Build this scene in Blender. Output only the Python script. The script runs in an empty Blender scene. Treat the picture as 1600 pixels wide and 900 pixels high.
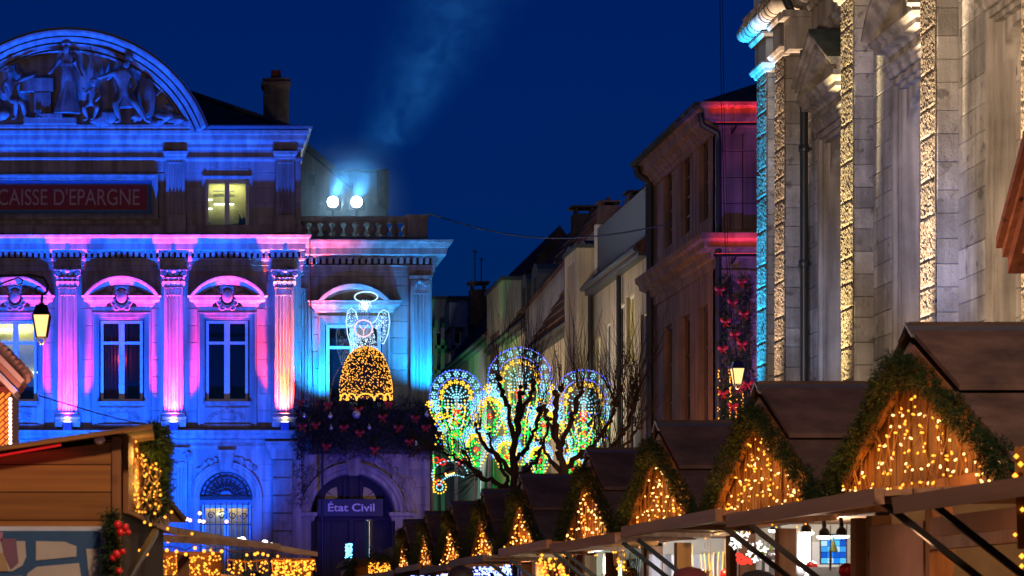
import bpy, math, random
from mathutils import Vector, Matrix

random.seed(7)
sc = bpy.context.scene
COL = sc.collection
R = math.radians
F = 3780.0            # focal length in picture widths of 1600: an 85 mm lens on a 36 mm sensor
H = 1.35              # eye height

# ------------------------------------------------------------------ camera
cam_data = bpy.data.cameras.new("camera")
cam = bpy.data.objects.new("camera", cam_data)
COL.objects.link(cam)
cam.location = (0, 0, H)
cam.rotation_euler = (R(90), 0, 0)
cam_data.sensor_width = 36
cam_data.lens = 85.05
cam_data.shift_x = 0.34375
cam_data.shift_y = 0.31875
cam_data.clip_start = 0.1
cam_data.clip_end = 3000
cam_data.dof.use_dof = True
cam_data.dof.focus_distance = 62
cam_data.dof.aperture_fstop = 13.0
sc.camera = cam

# ------------------------------------------------------------------ render settings
sc.view_settings.view_transform = 'Standard'
sc.view_settings.look = 'None'
sc.view_settings.exposure = 0
sc.view_settings.gamma = 1
sc.cycles.use_denoising = True
sc.cycles.sample_clamp_indirect = 1.5
sc.cycles.max_bounces = 4
sc.cycles.diffuse_bounces = 2
sc.cycles.glossy_bounces = 2
sc.cycles.transparent_max_bounces = 8
sc.cycles.volume_bounces = 0
sc.cycles.use_light_tree = True
sc.cycles.caustics_reflective = False
sc.cycles.caustics_refractive = False

# ------------------------------------------------------------------ world: blue hour
w = bpy.data.worlds.new("World")
sc.world = w
w.use_nodes = True
wn = w.node_tree
bg = wn.nodes['Background']
sky = wn.nodes.new('ShaderNodeTexSky')
sky.sky_type = 'NISHITA'
sky.sun_disc = False
sky.sun_elevation = R(2.0)
sky.sun_rotation = R(180)
sky.air_density = 1.0
sky.dust_density = 0.0
sky.ozone_density = 6.0
hs = wn.nodes.new('ShaderNodeMix')
hs.data_type = 'RGBA'; hs.blend_type = 'MULTIPLY'; hs.inputs['Factor'].default_value = 1
hs.inputs[7].default_value = (0.004, 0.31, 0.80, 1)
wn.links.new(sky.outputs[0], hs.inputs[6])
wn.links.new(hs.outputs[2], bg.inputs[0])
bg.inputs[1].default_value = 0.088

# ------------------------------------------------------------------ helpers
def PX(px, Y): return (px - 250.0) * Y / F
def PZ(py, Y): return H + (960.0 - py) * Y / F
def P(px, py, Y): return Vector((PX(px, Y), Y, PZ(py, Y)))

def lin(c):
    return tuple(((v/255)/12.92 if v/255 <= .04045 else ((v/255+.055)/1.055)**2.4) for v in c)

MATS = {}
def nodes(name):
    m = bpy.data.materials.new(name); m.use_nodes = True
    nt = m.node_tree
    return m, nt, nt.nodes['Principled BSDF']

def mat_plain(name, col, rough=.6, metal=0.0, spec=.5):
    m, nt, b = nodes(name)
    b.inputs['Base Color'].default_value = (*col, 1)
    b.inputs['Roughness'].default_value = rough
    b.inputs['Metallic'].default_value = metal
    b.inputs['Specular IOR Level'].default_value = spec
    tc = nt.nodes.new('ShaderNodeTexCoord'); n = nt.nodes.new('ShaderNodeTexNoise')
    n.inputs['Scale'].default_value = 9; n.inputs['Detail'].default_value = 4
    nt.links.new(tc.outputs['Object'], n.inputs['Vector'])
    mx = nt.nodes.new('ShaderNodeMix'); mx.data_type = 'RGBA'
    mx.inputs[6].default_value = (*[c*.72 for c in col], 1); mx.inputs[7].default_value = (*[min(1, c*1.2) for c in col], 1)
    nt.links.new(n.outputs['Fac'], mx.inputs[0]); nt.links.new(mx.outputs[2], b.inputs['Base Color'])
    return m

def mat_stone(name, light, dark, scale=1.2, bump=.25, fine=30, dist=.02, vary=.18, rough=.85, pits=0.0, streak=0.35):
    m, nt, b = nodes(name)
    L = nt.links.new
    tc = nt.nodes.new('ShaderNodeTexCoord')
    oi = nt.nodes.new('ShaderNodeObjectInfo')
    geo = nt.nodes.new('ShaderNodeNewGeometry')
    n1 = nt.nodes.new('ShaderNodeTexNoise'); n1.inputs['Scale'].default_value = scale; n1.inputs['Detail'].default_value = 8; n1.inputs['Roughness'].default_value = .65
    L(geo.outputs['Position'], n1.inputs['Vector'])
    cr = nt.nodes.new('ShaderNodeValToRGB')
    cr.color_ramp.elements[0].position = .32; cr.color_ramp.elements[0].color = (*dark, 1)
    cr.color_ramp.elements[1].position = .62; cr.color_ramp.elements[1].color = (*light, 1)
    L(n1.outputs['Fac'], cr.inputs[0])
    # rain streaks: noise stretched downwards
    mp = nt.nodes.new('ShaderNodeMapping'); mp.inputs['Scale'].default_value = (3.5, 3.5, .25)
    L(geo.outputs['Position'], mp.inputs['Vector'])
    n2 = nt.nodes.new('ShaderNodeTexNoise'); n2.inputs['Scale'].default_value = 1.3; n2.inputs['Detail'].default_value = 5
    L(mp.outputs[0], n2.inputs['Vector'])
    mr = nt.nodes.new('ShaderNodeMapRange'); mr.inputs[1].default_value = .38; mr.inputs[2].default_value = .62
    mr.inputs[3].default_value = 1-streak; mr.inputs[4].default_value = 1.05
    L(n2.outputs['Fac'], mr.inputs[0])
    mul = nt.nodes.new('ShaderNodeMix'); mul.data_type = 'RGBA'; mul.blend_type = 'MULTIPLY'; mul.inputs[0].default_value = 1
    L(cr.outputs[0], mul.inputs[6]); L(mr.outputs[0], mul.inputs[7])
    # piece to piece tone
    rv = nt.nodes.new('ShaderNodeMapRange'); rv.inputs[3].default_value = 1-vary; rv.inputs[4].default_value = 1+vary
    L(oi.outputs['Random'], rv.inputs[0])
    mul2 = nt.nodes.new('ShaderNodeMix'); mul2.data_type = 'RGBA'; mul2.blend_type = 'MULTIPLY'; mul2.inputs[0].default_value = 1
    L(mul.outputs[2], mul2.inputs[6]); L(rv.outputs[0], mul2.inputs[7])
    n3 = nt.nodes.new('ShaderNodeTexNoise'); n3.inputs['Scale'].default_value = fine; n3.inputs['Detail'].default_value = 6; n3.inputs['Roughness'].default_value = .7
    L(geo.outputs['Position'], n3.inputs['Vector'])
    col = mul2.outputs[2]
    if pits:
        n4 = nt.nodes.new('ShaderNodeTexNoise'); n4.inputs['Scale'].default_value = fine*.45; n4.inputs['Detail'].default_value = 3
        L(geo.outputs['Position'], n4.inputs['Vector'])
        pr = nt.nodes.new('ShaderNodeMapRange'); pr.inputs[1].default_value = .60; pr.inputs[2].default_value = .68
        pr.inputs[3].default_value = 1; pr.inputs[4].default_value = 1-pits
        L(n4.outputs['Fac'], pr.inputs[0])
        m3 = nt.nodes.new('ShaderNodeMix'); m3.data_type = 'RGBA'; m3.blend_type = 'MULTIPLY'; m3.inputs[0].default_value = 1
        L(col, m3.inputs[6]); L(pr.outputs[0], m3.inputs[7]); col = m3.outputs[2]
    L(col, b.inputs['Base Color'])
    bp = nt.nodes.new('ShaderNodeBump'); bp.inputs['Strength'].default_value = bump; bp.inputs['Distance'].default_value = dist
    L(n3.outputs['Fac'], bp.inputs['Height']); L(bp.outputs[0], b.inputs['Normal'])
    b.inputs['Roughness'].default_value = rough
    b.inputs['Specular IOR Level'].default_value = .25
    return m

def mat_wood(name, a, c, axis='Z', rough=.55, scale=1.0, bump=.25):
    m, nt, b = nodes(name); L = nt.links.new
    tc = nt.nodes.new('ShaderNodeTexCoord'); oi = nt.nodes.new('ShaderNodeObjectInfo')
    mp = nt.nodes.new('ShaderNodeMapping')
    s = {'X': (.6, 14, 14), 'Y': (14, .6, 14), 'Z': (14, 14, .6)}[axis]
    mp.inputs['Scale'].default_value = [v*scale for v in s]
    add = nt.nodes.new('ShaderNodeVectorMath'); add.operation = 'ADD'
    L(tc.outputs['Object'], add.inputs[0])
    ml = nt.nodes.new('ShaderNodeVectorMath'); ml.operation = 'SCALE'; ml.inputs['Scale'].default_value = 37
    L(oi.outputs['Random'], ml.inputs[0]); L(ml.outputs[0], add.inputs[1])
    L(add.outputs[0], mp.inputs['Vector'])
    n = nt.nodes.new('ShaderNodeTexNoise'); n.inputs['Scale'].default_value = 1; n.inputs['Detail'].default_value = 7; n.inputs['Distortion'].default_value = .6
    L(mp.outputs[0], n.inputs['Vector'])
    # knots
    kn = nt.nodes.new('ShaderNodeTexVoronoi'); kn.inputs['Scale'].default_value = 4.2
    L(add.outputs[0], kn.inputs['Vector'])
    kr = nt.nodes.new('ShaderNodeMapRange'); kr.inputs[1].default_value = .06; kr.inputs[2].default_value = .17; kr.inputs[3].default_value = .18; kr.inputs[4].default_value = 1
    L(kn.outputs['Distance'], kr.inputs[0])
    cr = nt.nodes.new('ShaderNodeValToRGB')
    cr.color_ramp.elements[0].position = .3; cr.color_ramp.elements[0].color = (*a, 1)
    cr.color_ramp.elements[1].position = .7; cr.color_ramp.elements[1].color = (*c, 1)
    L(n.outputs['Fac'], cr.inputs[0])
    mul = nt.nodes.new('ShaderNodeMix'); mul.data_type = 'RGBA'; mul.blend_type = 'MULTIPLY'; mul.inputs[0].default_value = 1
    L(cr.outputs[0], mul.inputs[6]); L(kr.outputs[0], mul.inputs[7])
    rv = nt.nodes.new('ShaderNodeMapRange'); rv.inputs[3].default_value = .75; rv.inputs[4].default_value = 1.2
    L(oi.outputs['Random'], rv.inputs[0])
    m2 = nt.nodes.new('ShaderNodeMix'); m2.data_type = 'RGBA'; m2.blend_type = 'MULTIPLY'; m2.inputs[0].default_value = 1
    L(mul.outputs[2], m2.inputs[6]); L(rv.outputs[0], m2.inputs[7])
    L(m2.outputs[2], b.inputs['Base Color'])
    bp = nt.nodes.new('ShaderNodeBump'); bp.inputs['Strength'].default_value = bump; bp.inputs['Distance'].default_value = .004
    L(n.outputs['Fac'], bp.inputs['Height']); L(bp.outputs[0], b.inputs['Normal'])
    b.inputs['Roughness'].default_value = rough; b.inputs['Specular IOR Level'].default_value = .3
    return m

def mat_emit(name, col, s):
    m = bpy.data.materials.new(name); m.use_nodes = True
    nt = m.node_tree; nt.nodes.clear()
    e = nt.nodes.new('ShaderNodeEmission'); o = nt.nodes.new('ShaderNodeOutputMaterial')
    e.inputs[0].default_value = (*col, 1); e.inputs[1].default_value = s
    nt.links.new(e.outputs[0], o.inputs[0])
    m.cycles.emission_sampling = 'NONE'
    return m

def mat_glass(name, tint=(.9, .95, 1), refl=.12):
    m = bpy.data.materials.new(name); m.use_nodes = True
    nt = m.node_tree; nt.nodes.clear(); L = nt.links.new
    o = nt.nodes.new('ShaderNodeOutputMaterial'); t = nt.nodes.new('ShaderNodeBsdfTransparent'); g = nt.nodes.new('ShaderNodeBsdfGlossy')
    t.inputs[0].default_value = (*tint, 1); g.inputs[1].default_value = .05
    mx = nt.nodes.new('ShaderNodeMixShader'); mx.inputs[0].default_value = refl
    L(t.outputs[0], mx.inputs[1]); L(g.outputs[0], mx.inputs[2]); L(mx.outputs[0], o.inputs[0])
    return m

def mat_leaf(name, a, c, d=(0, 0, 0)):
    m, nt, b = nodes(name); L = nt.links.new
    geo = nt.nodes.new('ShaderNodeNewGeometry')
    n = nt.nodes.new('ShaderNodeTexNoise'); n.inputs['Scale'].default_value = 7; n.inputs['Detail'].default_value = 3
    L(geo.outputs['Position'], n.inputs['Vector'])
    mx = nt.nodes.new('ShaderNodeMix'); mx.data_type = 'RGBA'
    mx.inputs[6].default_value = (*a, 1); mx.inputs[7].default_value = (*c, 1)
    av = nt.nodes.new('ShaderNodeMath'); av.operation = 'MULTIPLY_ADD'; av.inputs[1].default_value = .5
    L(geo.outputs['Random Per Island'], av.inputs[0]); 
    h = nt.nodes.new('ShaderNodeMath'); h.operation = 'MULTIPLY_ADD'; h.inputs[1].default_value = 1.6; h.inputs[2].default_value = -.5
    L(n.outputs['Fac'], h.inputs[0]); L(h.outputs[0], av.inputs[2]); L(av.outputs[0], mx.inputs[0])
    L(mx.outputs[2], b.inputs['Base Color']); b.inputs['Roughness'].default_value = .6; b.inputs['Specular IOR Level'].default_value = .3
    return m

class MB:
    """collects polygons, then links them as one mesh object"""
    def __init__(s): s.v = []; s.f = []; s.smooth = False
    def quad(s, a, b, c, d):
        i = len(s.v); s.v += [a, b, c, d]; s.f.append((i, i+1, i+2, i+3)); return s
    def tri(s, a, b, c):
        i = len(s.v); s.v += [a, b, c]; s.f.append((i, i+1, i+2)); return s
    def box(s, x0, x1, y0, y1, z0, z1):
        if x0 > x1: x0, x1 = x1, x0
        if y0 > y1: y0, y1 = y1, y0
        if z0 > z1: z0, z1 = z1, z0
        i = len(s.v)
        s.v += [(x0,y0,z0),(x1,y0,z0),(x1,y1,z0),(x0,y1,z0),(x0,y0,z1),(x1,y0,z1),(x1,y1,z1),(x0,y1,z1)]
        for q in ((0,3,2,1),(4,5,6,7),(0,1,5,4),(1,2,6,5),(2,3,7,6),(3,0,4,7)): s.f.append(tuple(i+k for k in q))
        return s
    def bar(s, a, b, wx, wz=None, up=(0,0,1)):
        """box beam from a to b"""
        a = Vector(a); b = Vector(b); wz = wz or wx
        d = (b-a).normalized(); u = Vector(up)
        if abs(d.dot(u)) > .98: u = Vector((1,0,0))
        r = d.cross(u).normalized()*wx/2; u = r.cross(d).normalized()*wz/2
        i = len(s.v)
        for p in (a, b):
            for q in (-r-u, r-u, r+u, -r+u): s.v.append(tuple(p+q))
        for q in ((0,1,2,3),(7,6,5,4),(0,4,5,1),(1,5,6,2),(2,6,7,3),(3,7,4,0)): s.f.append(tuple(i+k for k in q))
        return s
    def loft(s, rings, closed=True, caps=True):
        i = len(s.v); n = len(rings[0])
        for r in rings: s.v += [tuple(p) for p in r]
        for k in range(len(rings)-1):
            for j in range(n if closed else n-1):
                a = i+k*n+j; b = i+k*n+(j+1) % n
                s.f.append((a, b, b+n, a+n))
        if caps and closed:
            s.f.append(tuple(i+j for j in reversed(range(n))))
            s.f.append(tuple(i+(len(rings)-1)*n+j for j in range(n)))
        return s
    def tube(s, pts, rad, n=6):
        pts = [Vector(p) for p in pts]
        if not isinstance(rad, (list, tuple)): rad = [rad]*len(pts)
        rings = []; prev = None
        for k, p in enumerate(pts):
            d = (pts[min(k+1, len(pts)-1)] - pts[max(k-1, 0)])
            d = d.normalized() if d.length > 1e-9 else Vector((0,0,1))
            if prev is None:
                u = Vector((0,0,1)) if abs(d.z) < .9 else Vector((1,0,0))
                u = (u - d*u.dot(d)).normalized()
            else:
                u = prev - d*prev.dot(d)
                u = u.normalized() if u.length > 1e-6 else d.orthogonal().normalized()
            prev = u; v = d.cross(u)
            rings.append([p + (u*math.cos(2*math.pi*j/n) + v*math.sin(2*math.pi*j/n))*rad[k] for j in range(n)])
        s.smooth = True
        return s.loft(rings)
    def lathe(s, c, prof, n=12, axis='Z', sx=1, sy=1):
        rings = []
        for r, h in prof:
            ring = []
            for j in range(n):
                a = 2*math.pi*j/n; x, y = r*math.cos(a)*sx, r*math.sin(a)*sy
                ring.append((c[0]+x, c[1]+y, c[2]+h) if axis == 'Z' else ((c[0]+x, c[1]-h, c[2]+y) if axis == 'Y' else (c[0]+h, c[1]+x, c[2]+y)))
            rings.append(ring)
        s.smooth = True
        return s.loft(rings)
    def ball(s, c, r, n=8, m=6, sx=1, sy=1, sz=1):
        pr = [(max(r*math.sin(math.pi*k/m), r*.02), -r*sz*math.cos(math.pi*k/m)) for k in range(m+1)]
        return s.lathe(c, pr, n, 'Z', sx, sy)
    def octa(s, c, r, d=None, st=1):
        x, y, z = c; i = len(s.v)
        s.v += [(x+r,y,z),(x-r,y,z),(x,y+r,z),(x,y-r,z),(x,y,z+r),(x,y,z-r)]
        for q in ((0,2,4),(2,1,4),(1,3,4),(3,0,4),(2,0,5),(1,2,5),(3,1,5),(0,3,5)): s.f.append(tuple(i+k for k in q))
        return s
    def prism_xz(s, pts, y0, y1):
        n = len(pts); i = len(s.v)
        s.v += [(x, y0, z) for x, z in pts] + [(x, y1, z) for x, z in pts]
        s.f.append(tuple(range(i, i+n))); s.f.append(tuple(reversed(range(i+n, i+2*n))))
        for k in range(n): s.f.append((i+k, i+n+k, i+n+(k+1) % n, i+(k+1) % n))
        return s
    def prism_yz(s, pts, x0, x1):
        n = len(pts); i = len(s.v)
        s.v += [(x0, y, z) for y, z in pts] + [(x1, y, z) for y, z in pts]
        s.f.append(tuple(range(i, i+n))); s.f.append(tuple(reversed(range(i+n, i+2*n))))
        for k in range(n): s.f.append((i+k, i+n+k, i+n+(k+1) % n, i+(k+1) % n))
        return s
    def prism_xy(s, pts, z0, z1):
        n = len(pts); i = len(s.v)
        s.v += [(x, y, z0) for x, y in pts] + [(x, y, z1) for x, y in pts]
        s.f.append(tuple(range(i, i+n))); s.f.append(tuple(reversed(range(i+n, i+2*n))))
        for k in range(n): s.f.append((i+k, i+(k+1) % n, i+n+(k+1) % n, i+n+k))
        return s
    def arch(s, cx, cz, y, prof, a0, a1, n=32, ring=False, sz=1.0):
        rings = []
        for k in range(n+1):
            a = R(a0+(a1-a0)*k/n)
            rings.append([(cx+r*math.cos(a), y-o, cz+r*math.sin(a)*sz) for r, o in prof])
        return s.loft(rings)
    def mould(s, path, prof):
        """profile (out, z) swept along a plan polyline, outward to the right of travel, mitred"""
        pts = [Vector(p).to_2d() for p in path]; offs = []
        for k in range(len(pts)):
            ds = []
            if k > 0: ds.append((pts[k]-pts[k-1]).normalized())
            if k < len(pts)-1: ds.append((pts[k+1]-pts[k]).normalized())
            ns = [Vector((d.y, -d.x)) for d in ds]
            if len(ns) == 1: offs.append(ns[0])
            else:
                m = (ns[0]+ns[1]); m.normalize(); offs.append(m/max(.3, m.dot(ns[0])))
        rings = [[(p.x+o.x*u, p.y+o.y*u, z) for u, z in prof] for p, o in zip(pts, offs)]
        return s.loft(rings)
    def build(s, name, mat, parent=None, local=False, label=None, kind=None, smooth=None, ang=40):
        me = bpy.data.meshes.new(name)
        off = Vector((0,0,0))
        if parent is not None and not local:
            q = parent
            while q is not None: off += q.location; q = q.parent
        if off.length > 0: vs = [(v[0]-off.x, v[1]-off.y, v[2]-off.z) for v in s.v]
        else: vs = [tuple(v) for v in s.v]
        me.from_pydata(vs, [], s.f); me.update()
        if s.smooth if smooth is None else smooth:
            me.shade_smooth(); me.set_sharp_from_angle(angle=R(ang))
        o = bpy.data.objects.new(name, me); COL.objects.link(o)
        if mat is not None: me.materials.append(mat)
        if parent is not None: o.parent = parent
        if label: o['label'] = label
        if kind: o['kind'] = kind
        return o

def thing(name, label, cat, loc=(0,0,0), group=None):
    o = bpy.data.objects.new(name, None); COL.objects.link(o)
    o.location = loc; o.empty_display_size = .3
    o['label'] = label; o['category'] = cat
    if group: o['group'] = group
    return o
def tag(o, label, cat, group=None, kind=None):
    o['label'] = label; o['category'] = cat
    if group: o['group'] = group
    if kind: o['kind'] = kind
    return o
def kids(o): return [c for c in bpy.data.objects if c.parent == o]
def copy_tree(o, parent=None, cmap=None):
    if cmap is None:
        cmap = {}
        for c in bpy.data.objects:
            if c.parent is not None: cmap.setdefault(c.parent.name, []).append(c)
    c = o.copy(); COL.objects.link(c); c.parent = parent
    for ch in cmap.get(o.name, []): copy_tree(ch, c, cmap)
    return c

def lamp(name, kind, loc, power, col, radius=.1, target=None, angle=60, blend=.6, parent=None, size=None):
    d = bpy.data.lights.new(name, kind); d.energy = power; d.color = col
    if kind in ('SPOT', 'POINT'): d.shadow_soft_size = radius
    if kind == 'SPOT': d.spot_size = R(angle); d.spot_blend = blend
    if kind == 'AREA': d.shape = 'RECTANGLE'; d.size, d.size_y = size
    o = bpy.data.objects.new(name, d); COL.objects.link(o)
    loc = Vector(loc)
    if target is not None:
        o.rotation_euler = (Vector(target)-loc).to_track_quat('-Z', 'Y').to_euler()
    if parent is not None:
        q = parent; off = Vector((0,0,0))
        while q is not None: off += q.location; q = q.parent
        o.parent = parent; loc = loc - off
    o.location = loc
    return o

_stones = {}
def stone(root, x0, x1, y0, y1, z0, z1, mat, face='y', ch=.012, name='stone', proud=.004, gap=.006):
    """one dressed block, its arris chamfered on the exposed face (face y: towards -y; face x: towards -x)"""
    sx, sy, sz = x1-x0-(gap*2 if face == 'y' else 0), y1-y0-(gap*2 if face == 'x' else 0), z1-z0-gap*2
    key = (round(sx, 3), round(sy, 3), round(sz, 3), face, mat.name)
    me = _stones.get(key)
    if me is None:
        a, b, c = sx/2, sy/2, sz/2
        m = MB()
        if face == 'y':
            rings = [[(-a, b, -c), (a, b, -c), (a, b, c), (-a, b, c)], [(-a, -b+ch, -c), (a, -b+ch, -c), (a, -b+ch, c), (-a, -b+ch, c)],
                     [(-a+ch, -b, -c+ch), (a-ch, -b, -c+ch), (a-ch, -b, c-ch), (-a+ch, -b, c-ch)]]
        else:
            rings = [[(a, b, -c), (a, -b, -c), (a, -b, c), (a, b, c)], [(-a+ch, b, -c), (-a+ch, -b, -c), (-a+ch, -b, c), (-a+ch, b, c)],
                     [(-a, b-ch, -c+ch), (-a, -b+ch, -c+ch), (-a, -b+ch, c-ch), (-a, b-ch, c-ch)]]
        m.loft(rings)
        me = bpy.data.meshes.new(name); me.from_pydata([tuple(v) for v in m.v], [], m.f); me.materials.append(mat)
        _stones[key] = me
    o = bpy.data.objects.new(name, me); COL.objects.link(o); o.parent = root
    j = random.uniform(0, proud)
    q = root; off = Vector((0,0,0))
    while q is not None: off += q.location; q = q.parent
    o.location = ((x0+x1)/2-(j if face == 'x' else 0)-off.x, (y0+y1)/2-(j if face == 'y' else 0)-off.y, (z0+z1)/2-off.z)
    return o

def ashlar(root, x0, x1, z0, z1, y, course, bw, mat, depth=.14, jit=.0, name='stone', proud=.004):
    n = max(1, round((z1-z0)/course)); ch = (z1-z0)/n
    for k in range(n):
        wds = x1-x0; m = max(1, round(wds/bw))
        xs = [x0 + wds*i/m for i in range(m+1)]
        if m > 1 and k % 2:
            xs = [x0] + [x0 + wds*(i+.5)/m for i in range(m)] + [x1]
        for a, b in zip(xs[:-1], xs[1:]):
            stone(root, a, b, y, y+depth, z0+k*ch, z0+(k+1)*ch, mat, name=name, proud=proud)

def text_mesh(body, name, x0, x1, z0, z1, y, depth, mat, parent, bold=0.0, body_only=None):
    cu = bpy.data.curves.new(name, 'FONT'); cu.body = body; cu.size = 1; cu.extrude = .02; cu.offset = bold
    t = bpy.data.objects.new(name, cu); COL.objects.link(t)
    dg = bpy.context.evaluated_depsgraph_get(); dg.update()
    me = bpy.data.meshes.new_from_object(t.evaluated_get(dg))
    COL.objects.unlink(t); bpy.data.objects.remove(t)
    xs = [v.co.x for v in me.vertices]; ys = [v.co.y for v in me.vertices]
    ax, bx, ay, by = min(xs), max(xs), min(ys), max(ys)
    q = parent; off = Vector((0,0,0))
    while q is not None: off += q.location; q = q.parent
    for v in me.vertices:
        x, yy, zz = v.co
        v.co = (x0+(x-ax)/(bx-ax)*(x1-x0)-off.x, (y-depth if zz > 0 else y)-off.y, z0+(yy-ay)/(by-ay)*(z1-z0)-off.z)
    me.materials.clear(); me.materials.append(mat)
    o = bpy.data.objects.new(name, me); COL.objects.link(o); o.parent = parent
    return o

def spiral(cx, cz, r, turns, y, a0=0, sgn=1, n=22, tail=None):
    pts = []
    for k in range(n+1):
        t = k/n; a = a0 + sgn*2*math.pi*turns*t; rr = r*(1-.82*t)
        pts.append((cx+rr*math.cos(a), y, cz+rr*math.sin(a)))
    return ([tail] if tail else []) + pts

def fir(mb, path, rad, n, needle=.05, wid=.006, seed=1, per=6, squash=1.0, inner=.25):
    """fir sprigs round a polyline"""
    rnd = random.Random(seed)
    path = [Vector(p) for p in path]
    seg = [(path[i+1]-path[i]).length for i in range(len(path)-1)]; tot = sum(seg)
    for _ in range(n):
        t = rnd.random()*tot; i = 0
        while i < len(seg)-1 and t > seg[i]: t -= seg[i]; i += 1
        d = (path[i+1]-path[i]).normalized(); c = path[i]+d*t
        o = d.orthogonal().normalized(); q = d.cross(o)
        a = rnd.random()*6.283; rr = rad*(inner+(1-inner)*rnd.random()**.6)*(0.8+.35*math.sin(c.y*9+c.z*7+c.x*5+seed))
        out = o*math.cos(a)+q*math.sin(a); b = c+out*rr
        dr = (out*rnd.uniform(.3, 1)+d*rnd.uniform(-.8, .8)+Vector((0,0,rnd.uniform(-.5, .15)))).normalized()
        L = needle*rnd.uniform(1.3, 2.2)
        tw = dr.orthogonal().normalized(); tv = dr.cross(tw)
        for k in range(per):
            s = b+dr*L*k/per; aa = k*2.4+rnd.random()
            nd = (dr*.7+(tw*math.cos(aa)+tv*math.sin(aa))).normalized()
            sd = nd.cross(dr).normalized()*wid if nd.cross(dr).length > 1e-6 else tw*wid
            mb.tri(tuple(s-sd), tuple(s+sd), tuple(s+nd*needle))
    return mb
# ------------------------------------------------------------------ materials
LIME = mat_stone('limestone', (.46, .42, .37), (.33, .29, .25), scale=.55, bump=.35, fine=14, dist=.015, vary=.10)
CARVED = mat_stone('carved_limestone', (.45, .41, .36), (.27, .24, .21), scale=1.6, bump=.4, fine=22, dist=.015, vary=.05)
STATUE = mat_stone('statue_stone', (.40, .37, .34), (.16, .14, .13), scale=1.5, bump=.4, fine=16, dist=.02, vary=.1)
ROUGH = mat_stone('hammered_stone', (.46, .37, .26), (.25, .19, .13), scale=1.6, bump=1.0, fine=24, dist=.16, vary=.18, pits=.85)
CHURCH = mat_stone('church_stone', (.46, .42, .37), (.24, .215, .185), scale=1.3, bump=.8, fine=11, dist=.05, vary=.22, pits=.45)
CHSM = mat_stone('church_smooth_stone', (.44, .385, .32), (.27, .225, .18), scale=.9, bump=.35, fine=14, dist=.018, vary=.16, streak=.5)
JOINT = mat_stone('mortar', (.20, .16, .13), (.12, .10, .08), scale=2, bump=.3)
SAND = mat_stone('sandstone', (.33, .20, .16), (.21, .125, .10), scale=.8, bump=.3, fine=14, vary=.14)
RENDER = mat_stone('cream_render', (.50, .45, .36), (.38, .34, .27), scale=.4, bump=.15, fine=30, dist=.006, streak=.25)
RENDGREY = mat_stone('grey_render', (.40, .39, .36), (.31, .30, .28), scale=.4, bump=.15, fine=30, dist=.006, streak=.25)
ZINC = mat_plain('zinc', (.085, .10, .115), .5, .4)
SLATE = mat_stone('slate', (.075, .10, .10), (.045, .06, .062), scale=1.2, bump=.3, fine=10, vary=.2)
TILE = mat_stone('roof_tile', (.17, .085, .065), (.085, .045, .036), scale=1.2, bump=.4, fine=9, vary=.25)
BRICK = mat_stone('chimney_brick', (.20, .12, .09), (.10, .06, .05), scale=3, bump=.4, fine=12, vary=.25)
TERRA = mat_plain('terracotta', (.30, .09, .045), .8)
IRON = mat_plain('black_iron', (.015, .015, .017), .45, .3)
PIPE = mat_plain('painted_pipe', (.03, .035, .035), .4, .2)
WHITEP = mat_plain('white_paint', (.70, .72, .74), .45)
GLASS = mat_glass('window_glass', (.6, .65, .7))
GLASSC = mat_glass('clear_glass', (.97, .97, .97), .05)
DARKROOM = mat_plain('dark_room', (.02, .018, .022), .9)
CURTAIN = mat_plain('red_curtain', (.35, .03, .03), .8)
ROOMWALL = mat_plain('room_wall', (.66, .60, .24), .8)
TUBE = mat_emit('ceiling_tube', (.9, 1, .8), 9)
TUBE.cycles.emission_sampling = 'AUTO'
SIGNRED = mat_plain('oxide_red_paint', (.32, .03, .045), .6)
SIGNBLUE = mat_plain('blue_paint', (.03, .17, .30), .5)
SIGNTXT = mat_plain('pale_lettering', (.62, .45, .45), .6)
NAVY = mat_plain('navy_paint', (.012, .015, .06), .45)
SIGNWHITE = mat_plain('white_lettering', (.75, .72, .85), .5)
DOORWOOD = mat_wood('dark_door', (.022, .018, .03), (.035, .03, .045), 'Z')
FIRM = mat_leaf('fir_needles', (.005, .017, .006), (.020, .052, .014))
FIRDARK = mat_leaf('dark_fir_needles', (.010, .014, .014), (.032, .042, .034))
REDBOW = mat_plain('red_ribbon', (.36, .010, .008), .5)
BAUBLE = mat_plain('red_bauble', (.6, .015, .015), .15)
SILVER = mat_plain('silver_bauble', (.6, .62, .68), .2, .7)
LENS = mat_emit('lamp_lens', (1, .97, .85), 12)
LENSW = mat_emit('white_flood_lens', (.86, .93, 1), 30)

# ================================================================== GROUND
g = MB(); g.box(-400, 400, -60, 900, -.5, 0)
COB = mat_stone('paving', (.20, .18, .16), (.10, .09, .08), scale=2, bump=.5, fine=6, dist=.03)
o = g.build('ground', COB); o['kind'] = 'structure'

# ================================================================== SAVINGS BANK (frontal, 84 m away)
YB = 84.0
def BX(p): return PX(p, YB)
def BZ(p): return PZ(p, YB)
S = YB/F
bank = thing('bank_building', 'ornate stone building with a carved arched pediment, floodlit blue and pink, CAISSE D\'EPARGNE sign', 'building', (BX(107), YB, 0))
CX = BX(107)                       # axis of symmetry
XR = BX(470); XL = 2*CX-XR
def mir(x): return 2*CX-x
# body
m = MB(); m.box(XL+.02, XR-.02, YB+.62, YB+14, 0, BZ(372)); m.box(XL+.02, XR-.02, YB+.62, YB+13.9, BZ(372), BZ(205)); m.build('body', JOINT, bank)
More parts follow.
